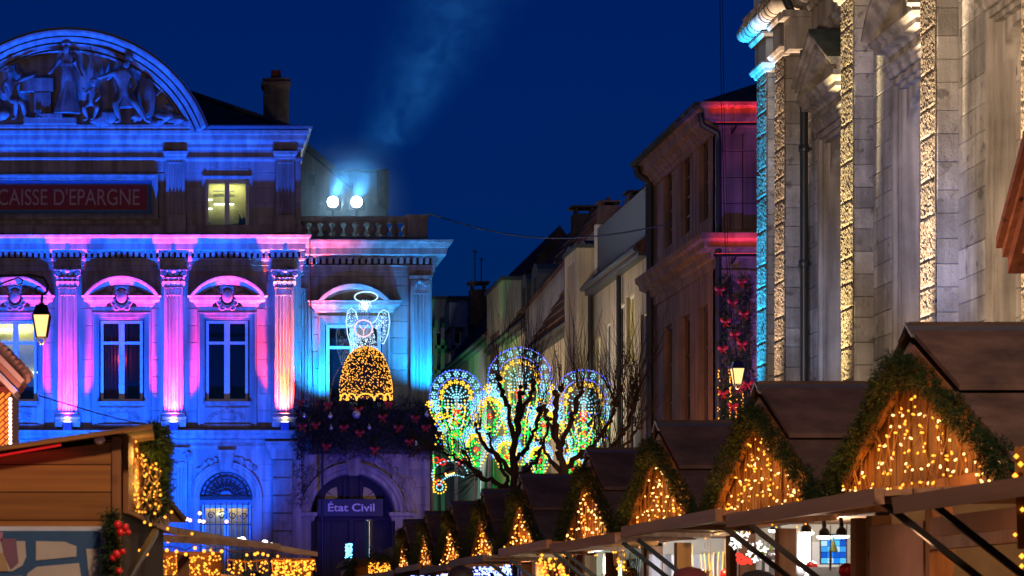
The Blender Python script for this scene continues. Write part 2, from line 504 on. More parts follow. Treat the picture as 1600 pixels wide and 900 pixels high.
# wall plates with real openings behind the stones
win_c = [190, 355, 24, -141]
def wall_with_openings(x0, x1, z0, z1, y0, y1, holes, mat, name, root):
    """wall plate split round rectangular holes (hx0,hx1,hz0,hz1), holes sorted in x, one row"""
    m = MB(); holes = sorted(holes); x = x0
    for a, b, c, d in holes:
        if a > x: m.box(x, a, y0, y1, z0, z1)
        if c > z0: m.box(a, b, y0, y1, z0, c)
        if d < z1: m.box(a, b, y0, y1, d, z1)
        x = b
    if x < x1: m.box(x, x1, y0, y1, z0, z1)
    return m.build(name, mat, root)
holes = [(BX(c-35), BX(c+35), BZ(629), BZ(499)) for c in win_c]
wall_with_openings(XL, XR, BZ(690), BZ(405), YB+.02, YB+.62, holes, LIME, 'wall', bank)
wall_with_openings(XL, XR, BZ(372), BZ(222), YB+.02, YB+.62, [(BX(321), BX(389), BZ(356), BZ(280)), (mir(BX(389)), mir(BX(321)), BZ(356), BZ(280))], LIME, 'wall', bank)
# ground floor wall with the arch hole
acx, acz, arr = BX(353), BZ(778), 41*S
def arch_wall(root, x0, x1, z0, z1, y0, y1, cx, cz, r, mat, name='wall'):
    """plate with an arched opening from z0 up to cz, then a half round of radius r"""
    m = MB(); n = 20
    m.box(x0, cx-r, y0, y1, z0, z1); m.box(cx+r, x1, y0, y1, z0, z1)
    for k in range(n):
        a, b = math.pi*(1-k/n), math.pi*(1-(k+1)/n)
        xa, xb = cx+r*math.cos(a), cx+r*math.cos(b)
        m.prism_xz([(xa, cz+r*math.sin(a)), (xb, cz+r*math.sin(b)), (xb, z1), (xa, z1)], y0, y1)
    return m.build(name, mat, root)
arch_wall(bank, BX(262)+.0, XR, 0, BZ(690), YB+.02, YB+.6, acx, acz, arr, LIME)
m = MB(); m.box(XL, BX(262), YB+.02, YB+.6, 0, BZ(690)); m.build('wall', LIME, bank)

# --- ashlar
def rows(x0, x1, zt, zb, course, bw): ashlar(bank, BX(x0), BX(x1), BZ(zb), BZ(zt), YB, course*S, bw*S, LIME, depth=.15)
rows(2, 144, 222, 268, 23, 34)
rows(-60, 2, 222, 268, 23, 34)
rows(144, 256, 222, 268, 23, 34)
for a, b in ((247, 257), (291, 319), (391, 430), (461, 470.6)): rows(a, b, 270 if a == 247 else 246, 364, 24, 30)
rows(291, 470.6, 224, 246, 22, 45)
rows(321, 389, 246, 278, 16, 40)
for a, b in ((58, 90), (122, 144), (236, 255), (287, 309), (401, 428), (460, 470.6)):
    rows(a, b, 482, 668, 26.6, 50)
for a, b in ((122, 132), (248, 256), (286, 297), (414, 428)):
    rows(a, b, 440, 482, 21, 50)
for a, b in ((293, 302), (404, 424)):
    rows(a, b, 700, 900, 25, 50)
# --- attic cornice with gutter
def prof(*p): return list(p)
zt = BZ(205)
m = MB()
m.mould([(XL, YB), (XR, YB), (XR, YB+8)], [(0, BZ(234)), (.05, BZ(234)), (.09, BZ(231)), (.09, BZ(226)), (.13, BZ(224)), (.20, BZ(220)), (.22, BZ(213)), (.26, BZ(211)), (.28, BZ(206)), (0, BZ(206))])
m.build('attic_cornice', LIME, bank)
m = MB(); m.mould([(BX(318), YB), (XR, YB), (XR, YB+8)], [(.16, zt), (.36, zt+.02), (.40, zt+.10), (.40, zt+.14), (.16, zt+.14)]); m.build('gutter', ZINC, bank)
m = MB(); m.mould([(XL, YB), (XR, YB), (XR, YB+4)], [(0, BZ(252)), (.03, BZ(252)), (.06, BZ(249)), (.06, BZ(246)), (0, BZ(245))]); m.build('string_course', LIME, bank)
# --- arched pediment
pcz = BZ(283)
def rr(p): return p*S
a0 = math.degrees(math.asin((BZ(200)-pcz)/rr(226)))
m = MB(); m.arch(CX, pcz, YB, [(rr(200), -.5), (rr(200), .16), (rr(202.5), .22), (rr(203), .08), (rr(205), .08), (rr(205.5), .30), (rr(210), .36), (rr(210.8), .40), (rr(211.2), .22), (rr(213.4), .22), (rr(213.8), .48), (rr(219), .58), (rr(219.4), .42), (rr(221.2), .42), (rr(221.6), .70), (rr(225), .80), (rr(228), .82), (rr(228), -.5)], a0-1, 181-a0, 48)
m.build('pediment_arch', LIME, bank, ang=25)
m = MB(); m.arch(CX, pcz, YB, [(rr(228.5), .78), (rr(232), .80), (rr(233), -.5), (rr(228.5), -.5)], a0-2, 182-a0, 48); m.build('lead_capping', ZINC, bank)
# tympanum panel
pts = [(CX+rr(203)*math.cos(R(t)), pcz+rr(203)*math.sin(R(t))) for t in [a0+4+(172-2*a0)*k/40 for k in range(41)]]
m = MB(); m.prism_xz(pts, YB-.02, YB+.4); m.build('tympanum', LIME, bank)
# hatching carved in the tympanum
m = MB()
for k in range(11):
    x = BX(44)+k*.085
    m.bar((x, YB-.03, BZ(104)+.0), (x+.35, YB-.03, BZ(116)-.32+.02*k), .02, .02)
m.build('carved_rays', CARVED, bank, kind='stuff')
# base shelf of the relief
m = MB(); m.mould([(BX(-106), YB), (BX(318), YB), (BX(318), YB+.3)], [(0, BZ(209)), (.20, BZ(209)), (.24, BZ(205)), (.28, BZ(201)), (.28, BZ(197)), (0, BZ(196))]); m.build('relief_shelf', LIME, bank)
m = MB(); m.box(BX(38), BX(120), YB-.45, YB-.03, BZ(197), BZ(188)); m.build('plinth', CARVED, bank)

# --- sculpture: skinned figures, in picture units turned to metres on the gable
def figure(root, name, J, E, mat, yoff=-.32, sub=2):
    """J: joint -> (px, py, forward metres, radius px); one continuous skin"""
    me = bpy.data.meshes.new(name); names = list(J)
    off = Vector((root.location.x, root.location.y, 0))
    vs = [(BX(J[n][0])-off.x, yoff-J[n][2], BZ(J[n][1])) for n in names]
    me.from_pydata(vs, [(names.index(a), names.index(b)) for a, b in E], [])
    o = bpy.data.objects.new(name, me); COL.objects.link(o); o.parent = root
    sk = o.modifiers.new('skin', 'SKIN')
    for i, n in enumerate(names):
        r_ = J[n][3]*S; me.skin_vertices[0].data[i].radius = (r_, r_)
    me.skin_vertices[0].data[0].use_root = True
    ss = o.modifiers.new('sub', 'SUBSURF'); ss.levels = sub; ss.render_levels = sub
    sk.use_smooth_shade = True
    me.materials.append(mat)
    return o
BODY = [('pel','waist'),('waist','chest'),('chest','neck'),('neck','head'),('head','crown'),('chest','shl'),('shl','ell'),('ell','hal'),('chest','shr'),('shr','elr'),('elr','har'),
        ('pel','hil'),('hil','knl'),('knl','anl'),('anl','tol'),('pel','hir'),('hir','knr'),('knr','anr'),('anr','tor')]
def face(root, px, py, r_, y, hood=None):
    m = MB()
    m.ball((BX(px-.32*r_), y, BZ(py-.1*r_)), r_*.11*S, 6, 4); m.ball((BX(px+.32*r_), y, BZ(py-.1*r_)), r_*.11*S, 6, 4)
    m.lathe((BX(px), y-.02, BZ(py+.3*r_)), [(.16*r_*S, 0), (.05*r_*S, .45*r_*S)], 5)
    m.ball((BX(px), y+.01, BZ(py+.52*r_)), r_*.2*S, 6, 4, 1.2, .6, .4)
    return m.build('face', STATUE, root)
# standing woman in a long robe
w1 = figure(bank, 'statue_of_standing_woman', dict(pel=(105,124,.1,8),waist=(105,113,.1,7.5),chest=(104,100,.1,9),neck=(104,88,.12,3.5),head=(104.5,82,.17,5.2),crown=(105,74,.14,4.6),
    shl=(95,96,.1,4.6),ell=(87,107,.12,3.3),hal=(77,121,.22,2.4),shr=(114,96,.1,4.6),elr=(121,107,.1,3.4),har=(130,127,.25,2.4),
    hil=(101,130,.1,7),knl=(100,150,.15,5),anl=(99,176,.1,4),tol=(98,180,.2,3),hir=(109,130,.1,7),knr=(110,150,.12,5),anr=(111,176,.1,4),tor=(112,180,.2,3)), BODY, STATUE)
def robe(root, cx, zt, zb, wt, wb, y, folds=9, n=54, dep=.55):
    m = MB(); rings = []
    for k in range(13):
        t = k/12; z = zt+(zb-zt)*t; ww = wt+(wb-wt)*t**1.25; ring = []
        for j in range(n):
            a = 2*math.pi*j/n; f = 1+(.015+.10*t)*math.sin(folds*a+1.6*math.sin(3*a)+t*.8)
            ring.append((cx+ww*f*math.cos(a)+.03*math.sin(5*t), y+ww*dep*f*math.sin(a), z))
        rings.append(ring)
    m.smooth = True; m.loft(rings)
    return m.build('robe', STATUE, root)
robe(w1, BX(106), BZ(113), BZ(181), 9*S, 21*S, YB-.42)
face(w1, 104.5, 81, 5.2, YB-.60)
m = MB(); m.ball((BX(104.5), YB-.42, BZ(73)), 7*S, 10, 6, 1.1, 1, .7); m.ball((BX(104.5), YB-.40, BZ(67)), 4*S, 8, 5); m.build('hair', STATUE, w1)
m = MB(); m.lathe((BX(104.5), YB-.42, BZ(108)), [(10*S, 0), (10.6*S, .04), (10*S, .09)], 16, sy=.7); m.build('belt', STATUE, w1)
# man with a cap reaching from the right-hand side
w2 = figure(bank, 'statue_of_reaching_man', dict(pel=(195,150,.1,9),waist=(192,138,.12,9),chest=(189,122,.18,10.5),neck=(195,111,.2,4),head=(198,106,.24,5.4),crown=(201,98,.22,5),
    shl=(179,118,.25,5),ell=(168,124,.35,3.8),hal=(152,130,.42,2.6),shr=(203,120,.1,5.2),elr=(212,135,.1,4),har=(206,148,.2,3),
    hil=(188,153,.15,7.5),knl=(180,168,.38,5.4),anl=(187,193,.2,3.6),tol=(180,196,.3,2.8),hir=(203,153,.15,7.5),knr=(210,167,.4,5.4),anr=(228,192,.25,3.4),tor=(235,196,.32,2.8)), BODY, STATUE)
face(w2, 196.5, 105, 5.2, YB-.68)
m = MB(); m.lathe((BX(202), YB-.54, BZ(99)), [(6.2*S, 0), (6.6*S, .05), (6.2*S, .16), (4.5*S, .22)], 12); m.build('cap', STATUE, w2)
robe(w2, BX(195), BZ(143), BZ(172), 11*S, 15*S, YB-.45, 7)
# crouching child between them
w3 = figure(bank, 'statue_of_bending_child', dict(pel=(142,164,.1,6.5),waist=(144,156,.14,6),chest=(147,148,.2,6.6),neck=(147,141,.24,2.8),head=(146,136,.28,4.8),crown=(146,130,.26,4.4),
    shl=(140,146,.25,3.4),ell=(133,153,.32,2.7),hal=(131,143,.38,2),shr=(153,147,.2,3.4),elr=(156,157,.3,2.7),har=(149,165,.36,2),
    hil=(138,166,.15,5),knl=(131,174,.36,4),anl=(137,190,.2,2.8),tol=(131,193,.28,2.2),hir=(147,166,.15,5),knr=(153,174,.36,4),anr=(147,188,.22,2.8),tor=(143,193,.3,2.2)), BODY, STATUE)
face(w3, 146, 135.5, 4.6, YB-.70)
m = MB(); m.ball((BX(146), YB-.58, BZ(131)), 5.4*S, 10, 6, 1, 1, .8); m.build('hair', STATUE, w3)
# striding boy by the bench
w4 = figure(bank, 'statue_of_seated_boy', dict(pel=(24,158,.1,7),waist=(21,146,.12,6.5),chest=(18,135,.15,7.4),neck=(18,126,.18,3.2),head=(18,120,.22,5.4),crown=(17,113,.2,5),
    shl=(10,133,.15,4),ell=(4,144,.2,3.2),hal=(8,154,.3,2.3),shr=(27,134,.15,4),elr=(38,128,.2,3),har=(56,123,.26,2.2),
    hil=(20,161,.15,6),knl=(27,164,.38,4.6),anl=(25,188,.2,3),tol=(20,192,.3,2.4),hir=(28,160,.15,6),knr=(36,166,.35,4.6),anr=(41,186,.2,3),tor=(45,190,.3,2.4)), BODY, STATUE)
face(w4, 17.5, 119, 5, YB-.62)
m = MB(); m.ball((BX(17), YB-.50, BZ(114.5)), 6.2*S, 10, 6, 1, 1, .75); m.build('hair', STATUE, w4)
m = MB(); m.ball((BX(-12), YB-.35, BZ(168)), 20*S, 14, 8, 1, .6, .8); m.ball((BX(-4), YB-.45, BZ(182)), 16*S, 12, 8, 1.3, .6, .7); m.build('drapery', STATUE, bank)
# bench, chest, fern leaves, wheat sheaf, rocks of the relief
m = MB(); m.box(BX(32), BX(84), YB-.42, YB-.06, BZ(146), BZ(126)); m.box(BX(54), BX(80), YB-.40, YB-.06, BZ(180), BZ(147)); m.box(BX(36), BX(82), YB-.36, YB-.06, BZ(128), BZ(124))
m.build('relief_bench', STATUE, bank)
m = MB()
for k in range(5): m.box(BX(55+k*5), BX(58+k*5), YB-.43, YB-.40, BZ(176), BZ(150))
m.tube(spiral(BX(61), BZ(185), 5*S, 1.6, YB-.5), .03, 5); m.box(BX(66), BX(98), YB-.5, YB-.3, BZ(189), BZ(182)); m.build('carved_chest', STATUE, bank)
m = MB()
for k, (px, py, an, ln) in enumerate([(166,112,70,24),(150,122,100,22),(158,118,85,24),(172,120,50,20),(35,118,110,22),(28,110,95,22),(236,128,80,20),(244,150,40,22),(230,135,105,18)]):
    a = R(an); c = Vector((BX(px), YB-.1, BZ(py)))
    rg = []
    for i in range(7):
        t = i/6; wd = 4.5*S*math.sin(math.pi*min(1, t*.9+.08)); d = Vector((math.cos(a), -.15, math.sin(a)))*(t-.4)*ln*S; n_ = Vector((-math.sin(a), 0, math.cos(a)))
        p = c+d; rg.append([p-n_*wd, p+Vector((0, -.09, 0)), p+n_*wd, p+Vector((0, .06, 0))])
    m.loft(rg)
m.build('carved_leaves', STATUE, bank, kind='stuff')
m = MB(); m.lathe((BX(229), YB-.3, BZ(186)), [(11*S,0),(13*S,.3),(14*S,.8),(10*S,1.2),(5*S,1.35)], 14, sy=.6); m.build('carved_basket', STATUE, bank)
for (px, py, r_, sx) in [(168,186,14,1.3),(256,183,12,1.5),(276,189,10,1.6),(296,194,7,1.8),(158,192,12,1.6),(262,172,7,1.2),(244,192,10,1.4),(214,186,10,1.0)]:
    m = MB(); m.ball((BX(px), YB-.22, BZ(py)), r_*S, 9, 6, sx, .8, .75)
    for i, v in enumerate(m.v): m.v[i] = (v[0]+random.uniform(-.05,.05), v[1]+random.uniform(-.04,.04), v[2]+random.uniform(-.05,.05))
    m.build('carved_rock', STATUE, bank)

# --- roof, chimney
rf = MB()
pk = (BX(118), YB+6, BZ(30)); e1 = (BX(478), YB+.1, BZ(204)); 
xr, xl, zr_, ze = BX(478), mir(BX(478)), BZ(36), BZ(205)
rf.v += [(xl, YB+.35, ze), (xr, YB+.35, ze), (xr, YB+14, ze), (xl, YB+14, ze), (CX+.25, YB+5, zr_), (CX+.25, YB+9, zr_)]
rf.f += [(0,1,4), (1,2,5,4), (2,3,5), (3,0,4,5)]
roof = rf.build('roof', SLATE, bank)
m = MB(); m.bar((xr, YB+.3, ze+.05), (CX+.25, YB+4.95, zr_+.06), .22, .12); m.build('hip_capping', ZINC, roof)
m = MB()
for k in range(1, 9):
    t = k/9; x = xr+(CX+.25-xr)*t
    a = Vector((xr-(xr-CX)*t*.0-k*.62, YB+.33, ze+.02)); 
    b_ = Vector((a.x, YB+.35+4.65*(1-(a.x-CX-.25)/(xr-CX-.25)) if a.x > CX else YB+4, 0))
    f_ = 1-(a.x-(CX+.25))/(xr-(CX+.25)); b_ = Vector((a.x, YB+.35+4.65*f_, ze+(zr_-ze)*f_+.03)); m.bar(a, b_, .05, .06)
m.build('standing_seam', ZINC, roof, kind='stuff')
ch = MB(); yc = YB+5
def cx_(p): return PX(p, yc)
def cz_(p): return PZ(p, yc)
ch.box(cx_(413), cx_(451), yc, yc+.8, cz_(215), cz_(133)); chim = ch.build('chimney', BRICK, bank)
# brick courses of the chimney, one mesh (each brick about four pixels)
m = MB(); n = 15
for k in range(n):
    z0 = cz_(196)+(cz_(134)-cz_(196))*k/n; z1 = cz_(196)+(cz_(134)-cz_(196))*(k+1)/n
    xs = [cx_(413)+i*.165+(k % 2)*.08-.08 for i in range(7)]
    for a in xs:
        x0, x1 = max(a, cx_(413)-.012), min(a+.155, cx_(451)+.012)
        if x1-x0 > .03: m.box(x0, x1, yc-.03-random.uniform(0, .012), yc+.1, z0+.008, z1-.006)
m.build('brick_courses', BRICK, chim, kind='stuff')
m = MB(); m.mould([(cx_(413), yc+.8), (cx_(413), yc), (cx_(451), yc), (cx_(451), yc+.8)][::1], [(0, cz_(134)), (.07, cz_(134)), (.09, cz_(128)), (.05, cz_(127)), (.05, cz_(122)), (0, cz_(122))]); m.box(cx_(413), cx_(451), yc, yc+.8, cz_(134), cz_(123.5)); m.build('chimney_cap', BRICK, chim)
m = MB(); m.lathe((cx_(432), yc+.4, cz_(124)), [(.2, 0), (.19, .2), (.17, .36), (.19, .40), (.12, .41)], 12); m.build('chimney_pot', TERRA, chim)

# --- sign in its moulded frame
m = MB()
fx0, fx1, fz0, fz1 = mir(BX(247)), BX(247), BZ(344), BZ(272)
for k, (ins, pr) in enumerate([(0, .16), (2.2, .22), (4.5, .14), (7.5, .08)]):
    i0 = ins*S; wdt = (2.4 if k < 3 else 2.2)*S
    x0, x1, z0, z1 = fx0+i0, fx1-i0, fz0+i0, fz1-i0
    m.box(x0, x1, YB-pr, YB+.05, z1-wdt, z1); m.box(x0, x1, YB-pr, YB+.05, z0, z0+wdt)
    m.box(x0, x0+wdt, YB-pr+.004, YB+.05, z0+wdt, z1-wdt); m.box(x1-wdt, x1, YB-pr+.004, YB+.05, z0+wdt, z1-wdt)
m.build('sign_frame', LIME, bank)
m = MB(); m.box(mir(BX(237)), BX(237), YB-.03, YB+.05, BZ(333), BZ(283)); sg = m.build('sign_panel', SIGNBLUE, bank)
m = MB(); m.box(mir(BX(230.5)), BX(230.5), YB-.034, YB, BZ(328.2), BZ(288.8)); m.build('orange_line', mat_plain('orange_paint', (.35, .08, .04), .6), sg)
m = MB(); m.box(mir(BX(229.4)), BX(229.4), YB-.040, YB, BZ(327.2), BZ(289.8)); m.build('red_field', SIGNRED, sg)
text_mesh("CAISSE D'EPARGNE", 'lettering', BX(-3), BX(218), BZ(321), BZ(295), YB-.05, .012, SIGNTXT, sg)
m = MB(); m.box(XL, XR+.06, YB-.10, YB+.05, BZ(372), BZ(352)); m.box(BX(62), BX(256), YB-.2, YB-.1, BZ(372), BZ(355)); m.build('attic_plinth', LIME, bank)

# --- fluted pilasters
def fluted(root, x0, x1, z0, z1, y, out, flutes, name, mat=LIME, margin=.12, cap=True):
    w_ = x1-x0; mg = w_*margin; fw = (w_-2*mg)/flutes
    pts = [(x0, y+.05), (x0, y-out), (x0+mg*.8, y-out)]
    for k in range(flutes):
        a = x0+mg+k*fw
        for t in (.12, .3, .5, .7, .88): pts.append((a+fw*t, y-out+fw*.42*math.sin(math.pi*(t-.12)/.76)+.001))
    pts += [(x1-mg*.8, y-out), (x1, y-out), (x1, y+.05)]
    m = MB(); m.prism_xy(pts, z0, z1)
    # rounded cable fillets where the flutes end above
    sh = m.build(name, mat, root)
    m = MB(); m.prism_xy([(x0, y+.05), (x0, y-out-.002), (x1, y-out-.002), (x1, y+.05)], z1, z1+.22); m.build('necking', mat, sh)
    if cap:
        m = MB()
        for k in range(flutes): m.ball((x0+mg+(k+.5)*fw, y-out+.0, z1+.02), fw*.36, 8, 6, 1, .7, 1)
        m.build('flute_heads', mat, sh)
    return sh
for c in (274, 445, 214-274):
    hw = 14.5
    sh = fluted(bank, BX(c-hw), BX(c+hw), BZ(337), BZ(256), YB, .14, 4, 'attic_pilaster')
    m = MB(); m.mould([(BX(c-hw), YB), (BX(c-hw)+.001, YB-.14), (BX(c+hw), YB-.14), (BX(c+hw)+.001, YB)], [(0, BZ(250)), (.03, BZ(249)), (.05, BZ(245)), (.09, BZ(243)), (.11, BZ(238)), (.02, BZ(236)), (0, BZ(236))])
    m.box(BX(c-hw), BX(c+hw), YB-.14, YB, BZ(256)+.22, BZ(236)); m.build('capital', LIME, sh)
    m = MB(); m.box(BX(c-hw-1.5), BX(c+hw+1.5), YB-.2, YB, BZ(365), BZ(340)); m.box(BX(c-hw-.5), BX(c+hw+.5), YB-.17, YB, BZ(340), BZ(337)); m.build('base', LIME, sh)

# --- windows
def window(root, x0, x1, z0, z1, y, transom=None, fw=.09, mid=.14, depth=.06, mat=WHITEP, glass=GLASS, lower=None):
    m = MB()
    m.box(x0, x1, y, y+depth, z0, z0+fw); m.box(x0, x1, y, y+depth, z1-fw, z1)
    m.box(x0, x0+fw, y+.002, y+depth, z0+fw, z1-fw); m.box(x1-fw, x1, y+.002, y+depth, z0+fw, z1-fw)
    wf = m.build('window', mat, root)
    xm = (x0+x1)/2
    m = MB(); m.box(xm-mid/2, xm+mid/2, y-.012, y+depth, z0+fw, z1-fw); m.box(xm-.02, xm+.02, y-.03, y-.012, z0+fw, z1-fw); m.build('mullion', mat, wf)
    zs = [(z0+fw, z1-fw)]
    if transom:
        m = MB(); m.box(x0+fw, xm-mid/2, y-.004, y+depth, transom-.05, transom+.05); m.box(xm+mid/2, x1-fw, y-.004, y+depth, transom-.05, transom+.05); m.build('transom', mat, wf)
        zs = [(z0+fw, transom-.05), (transom+.05, z1-fw)]
    for a, b in zs:
        for c, d in ((x0+fw, xm-mid/2), (xm+mid/2, x1-fw)):
            m = MB(); m.quad((c, y+.03, a), (d, y+.03, a), (d, y+.03, b), (c, y+.03, b)); m.build('pane', glass, wf)
    return wf
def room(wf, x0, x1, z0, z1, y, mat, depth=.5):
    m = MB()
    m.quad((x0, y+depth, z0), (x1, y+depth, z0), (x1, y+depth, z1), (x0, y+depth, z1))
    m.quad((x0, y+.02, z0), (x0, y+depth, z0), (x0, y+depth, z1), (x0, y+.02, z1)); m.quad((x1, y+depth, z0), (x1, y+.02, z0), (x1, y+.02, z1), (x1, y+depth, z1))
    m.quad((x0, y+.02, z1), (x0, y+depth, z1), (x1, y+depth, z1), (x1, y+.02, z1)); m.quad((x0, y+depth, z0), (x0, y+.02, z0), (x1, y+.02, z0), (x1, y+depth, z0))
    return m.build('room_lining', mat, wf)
def casing(root, x0, x1, z0, z1, y, steps, mat=LIME, bottom=False, name='window_surround'):
    """nested stepped architrave: steps = [(outer inset, projection)]; opening x0..x1"""
    m = MB()
    for (o0, o1, pr) in steps:
        m.box(x0-o1, x1+o1, y-pr, y+.05, z1+o0, z1+o1)
        m.box(x0-o1, x0-o0, y-pr+.003, y+.05, z0, z1+o0); m.box(x1+o0, x1+o1, y-pr+.003, y+.05, z0, z1+o0)
    return m.build(name, mat, root)

# first floor windows with curved pediments
def cartouche(root, cx, cz, y, k=1.0):
    m = MB(); m.ball((cx, y-.05, cz), .21*k, 14, 8, 1, .55, 1.2); c = m.build('shield', CARVED, root)
    m = MB()
    for s in (-1, 1):
        for (dx, dz, r_, a, sg) in ((.27, .24, .13, 200, 1), (.28, -.24, .11, 120, -1), (.62, .02, .19, 150, 1), (.60, -.03, .24, 20, -1), (.90, -.12, .12, 160, 1), (.16, .42, .11, 250, 1), (.17, -.40, .12, 60, -1), (.45, .22, .09, 0, 1)):
            m.tube(spiral(cx+s*dx*k, cz+dz*k, r_*k, 1.4, y-.05, R(a if s > 0 else 180-a), sg*s), [.045*k*(1-.5*i/22) for i in range(23)], 6)
        for (dx, dz, an) in ((.45, -.18, 20), (.75, .10, 40), (1.0, -.16, 0), (.38, .05, 90), (.82, -.22, -20), (.52, .34, 60)):
            a = R(an if s > 0 else 180-an); p = Vector((cx+s*dx*k, y-.05, cz+dz*k)); d = Vector((math.cos(a), 0, math.sin(a))); n_ = Vector((-d.z, 0, d.x))
            m.loft([[p+d*(.16*k*(t-.5))-n_*wd, p+d*(.16*k*(t-.5))+Vector((0, -.07, 0)), p+d*(.16*k*(t-.5))+n_*wd] for t, wd in ((0, .01), (.4, .055*k), (1, .01))])
    m.tube([(cx+.30*k*math.cos(a), y-.04, cz+.36*k*math.sin(a)) for a in [R(20*i) for i in range(19)]], .04*k, 6)
    m.ball((cx, y-.06, cz+.50*k), .09*k, 8, 6); m.ball((cx, y-.06, cz+.64*k), .06*k, 8, 6)
    for i in range(-3, 4): m.ball((cx+i*.05*k, y-.06, cz-.46*k+.03*abs(i)*k), .045*k, 6, 4)
    m.build('scrollwork', CARVED, root)
    return c
for c in win_c:
    x0, x1 = BX(c-33), BX(c+33)
    cs = casing(bank, BX(c-35), BX(c+35), BZ(668), BZ(499), YB, [(0, 2.5*S, .05), (2.5*S, 8*S, .11), (8*S, 10.5*S, .17)])
    wf = window(bank, x0, x1, BZ(627), BZ(500), YB+.20, transom=BZ(535), fw=.10, mid=.20)
    m = MB(); m.box(BX(c-37), BX(c+37), YB-.26, YB+.22, BZ(632), BZ(628)); m.box(BX(c-35), BX(c+35), YB-.2, YB+.02, BZ(634), BZ(632)); m.build('sill', LIME, wf)
    if c == 24:
        room(wf, BX(c-33), BX(c+33), BZ(627), BZ(500), YB+.24, ROOMWALL, .3)
        for (a, b, py) in ((-12, 22, 512), (34, 58, 579)):
            m = MB(); m.box(BX(a), BX(b), YB+.42, YB+.45, BZ(py+2), BZ(py)); m.build('ceiling_tube', TUBE, wf)
        m = MB()
        for i in range(12): m.box(BX(33+i*2), BX(34.6+i*2), YB+.32, YB+.42, BZ(600), BZ(600-random.uniform(9, 15)))
        m.box(BX(30), BX(57), YB+.3, YB+.42, BZ(602), BZ(600)); m.build('book_row', mat_plain('book_spines', (.45, .36, .2), .7), wf)
        m = MB(); m.box(BX(20), BX(57), YB+.36, YB+.44, BZ(627), BZ(603)); m.build('dark_cabinet', DARKROOM, wf)
        lamp('office_light', 'AREA', (BX(c), YB+.36, BZ(503)), 20, (1, .95, .55), target=(BX(c), YB+.42, BZ(600)), size=(1.2, .15))
    else:
        room(wf, x0, x1, BZ(627), BZ(500), YB+.24, DARKROOM, .35)
        if c == 190:
            m = MB(); n = 40
            for a, b in ((c-29, c+10), (c+12, c+29)):
                top = [(BX(a)+(BX(b)-BX(a))*i/n, YB+.40+.03*math.sin(i*1.3), 0) for i in range(n+1)]
                i0 = len(m.v)
                for p in top: m.v.append((p[0], p[1], BZ(502)))
                for i, p in enumerate(top): m.v.append((p[0]+.0, p[1], BZ(622 if a < c else 595)))
                for i in range(n): m.f.append((i0+i, i0+i+1, i0+n+2+i, i0+n+1+i))
            m.build('red_curtain', CURTAIN, wf, smooth=True)
            lamp('curtain_fill', 'POINT', (BX(c), YB+.30, BZ(560)), .9, (1, .25, .2), .08).data.energy = 7  # added fill lamp that makes the red curtain show
    # frieze, horizontal cornice and curved hood
    m = MB(); m.box(BX(c-45), BX(c+45), YB-.13, YB+.05, BZ(487.5), BZ(480)); m.build('frieze', LIME, cs)
    m = MB()
    for s in (-1, 1):
        xa, xb = (BX(c-46), BX(c-26)) if s < 0 else (BX(c+26), BX(c+46))
        m.mould([(xa, YB), (xa+.001, YB-.12), (xb, YB-.12), (xb+.001, YB)], [(0, BZ(480)), (.06, BZ(479)), (.08, BZ(476)), (.16, BZ(473)), (.28, BZ(471)), (.30, BZ(466)), (.36, BZ(464.5)), (0, BZ(464))])
    m.build('hood_cornice', LIME, cs)
    hr, hcz = 70.0*S, BZ(506)
    ha = math.degrees(math.asin((BZ(465)-hcz)/(72*S)))
    m = MB(); m.arch(BX(c), hcz, YB, [(60*S, -.05), (60*S, .30), (63*S, .34), (64*S, .42), (68*S, .50), (69*S, .56), (71.5*S, .58), (71.5*S, -.05)], ha, 180-ha, 26)
    hd = m.build('curved_hood', LIME, cs, ang=25)
    cartouche(cs, BX(c), BZ(464), YB-.14, .95)
    m = MB(); m.box(BX(c-36), BX(c+36), YB-.14, YB-.05, BZ(484.5), BZ(481)); m.build('hood_shadow_fillet', LIME, cs)
    # carved apron panel under the window
    m = MB(); m.box(BX(c-35), BX(c+35), YB-.03, YB+.02, BZ(664), BZ(636))
    ap = m.build('apron_panel', LIME, bank)
    m = MB()
    for (a, b, d, e) in ((c-33, c+33, 637, 638.5), (c-33, c+33, 662, 663.5)): m.box(BX(a), BX(b), YB-.06, YB, BZ(e), BZ(d))
    for a in (c-33, c+31.6): m.box(BX(a), BX(a+1.4), YB-.06, YB, BZ(662), BZ(638.5))
    for s in (-1, 1):
        for (dx, dy, r_, a, sg) in ((24, 0, 4.5, 90, 1), (16, -4, 3.5, 30, -1), (12, 4, 3, 200, 1), (27, 5, 3, 10, 1), (8, -6, 3, 100, 1)):
            m.tube(spiral(BX(c+s*dx), BZ(650+dy), r_*S, 1.3, YB-.05, R(a if s > 0 else 180-a), sg*s), .022, 5)
    m.tube([(BX(c-12), YB-.05, BZ(645)), (BX(c+12), YB-.05, BZ(645)), (BX(c+12), YB-.05, BZ(656)), (BX(c-12), YB-.05, BZ(656)), (BX(c-12), YB-.05, BZ(645))], .02, 5)
    m.ball((BX(c), YB-.05, BZ(640)), .06, 8, 5)
    m.build('apron_relief', CARVED, ap)
    m = MB(); m.box(BX(c-36), BX(c+36), YB-.18, YB+.02, BZ(668.5), BZ(664)); m.build('apron_ledge', LIME, ap)

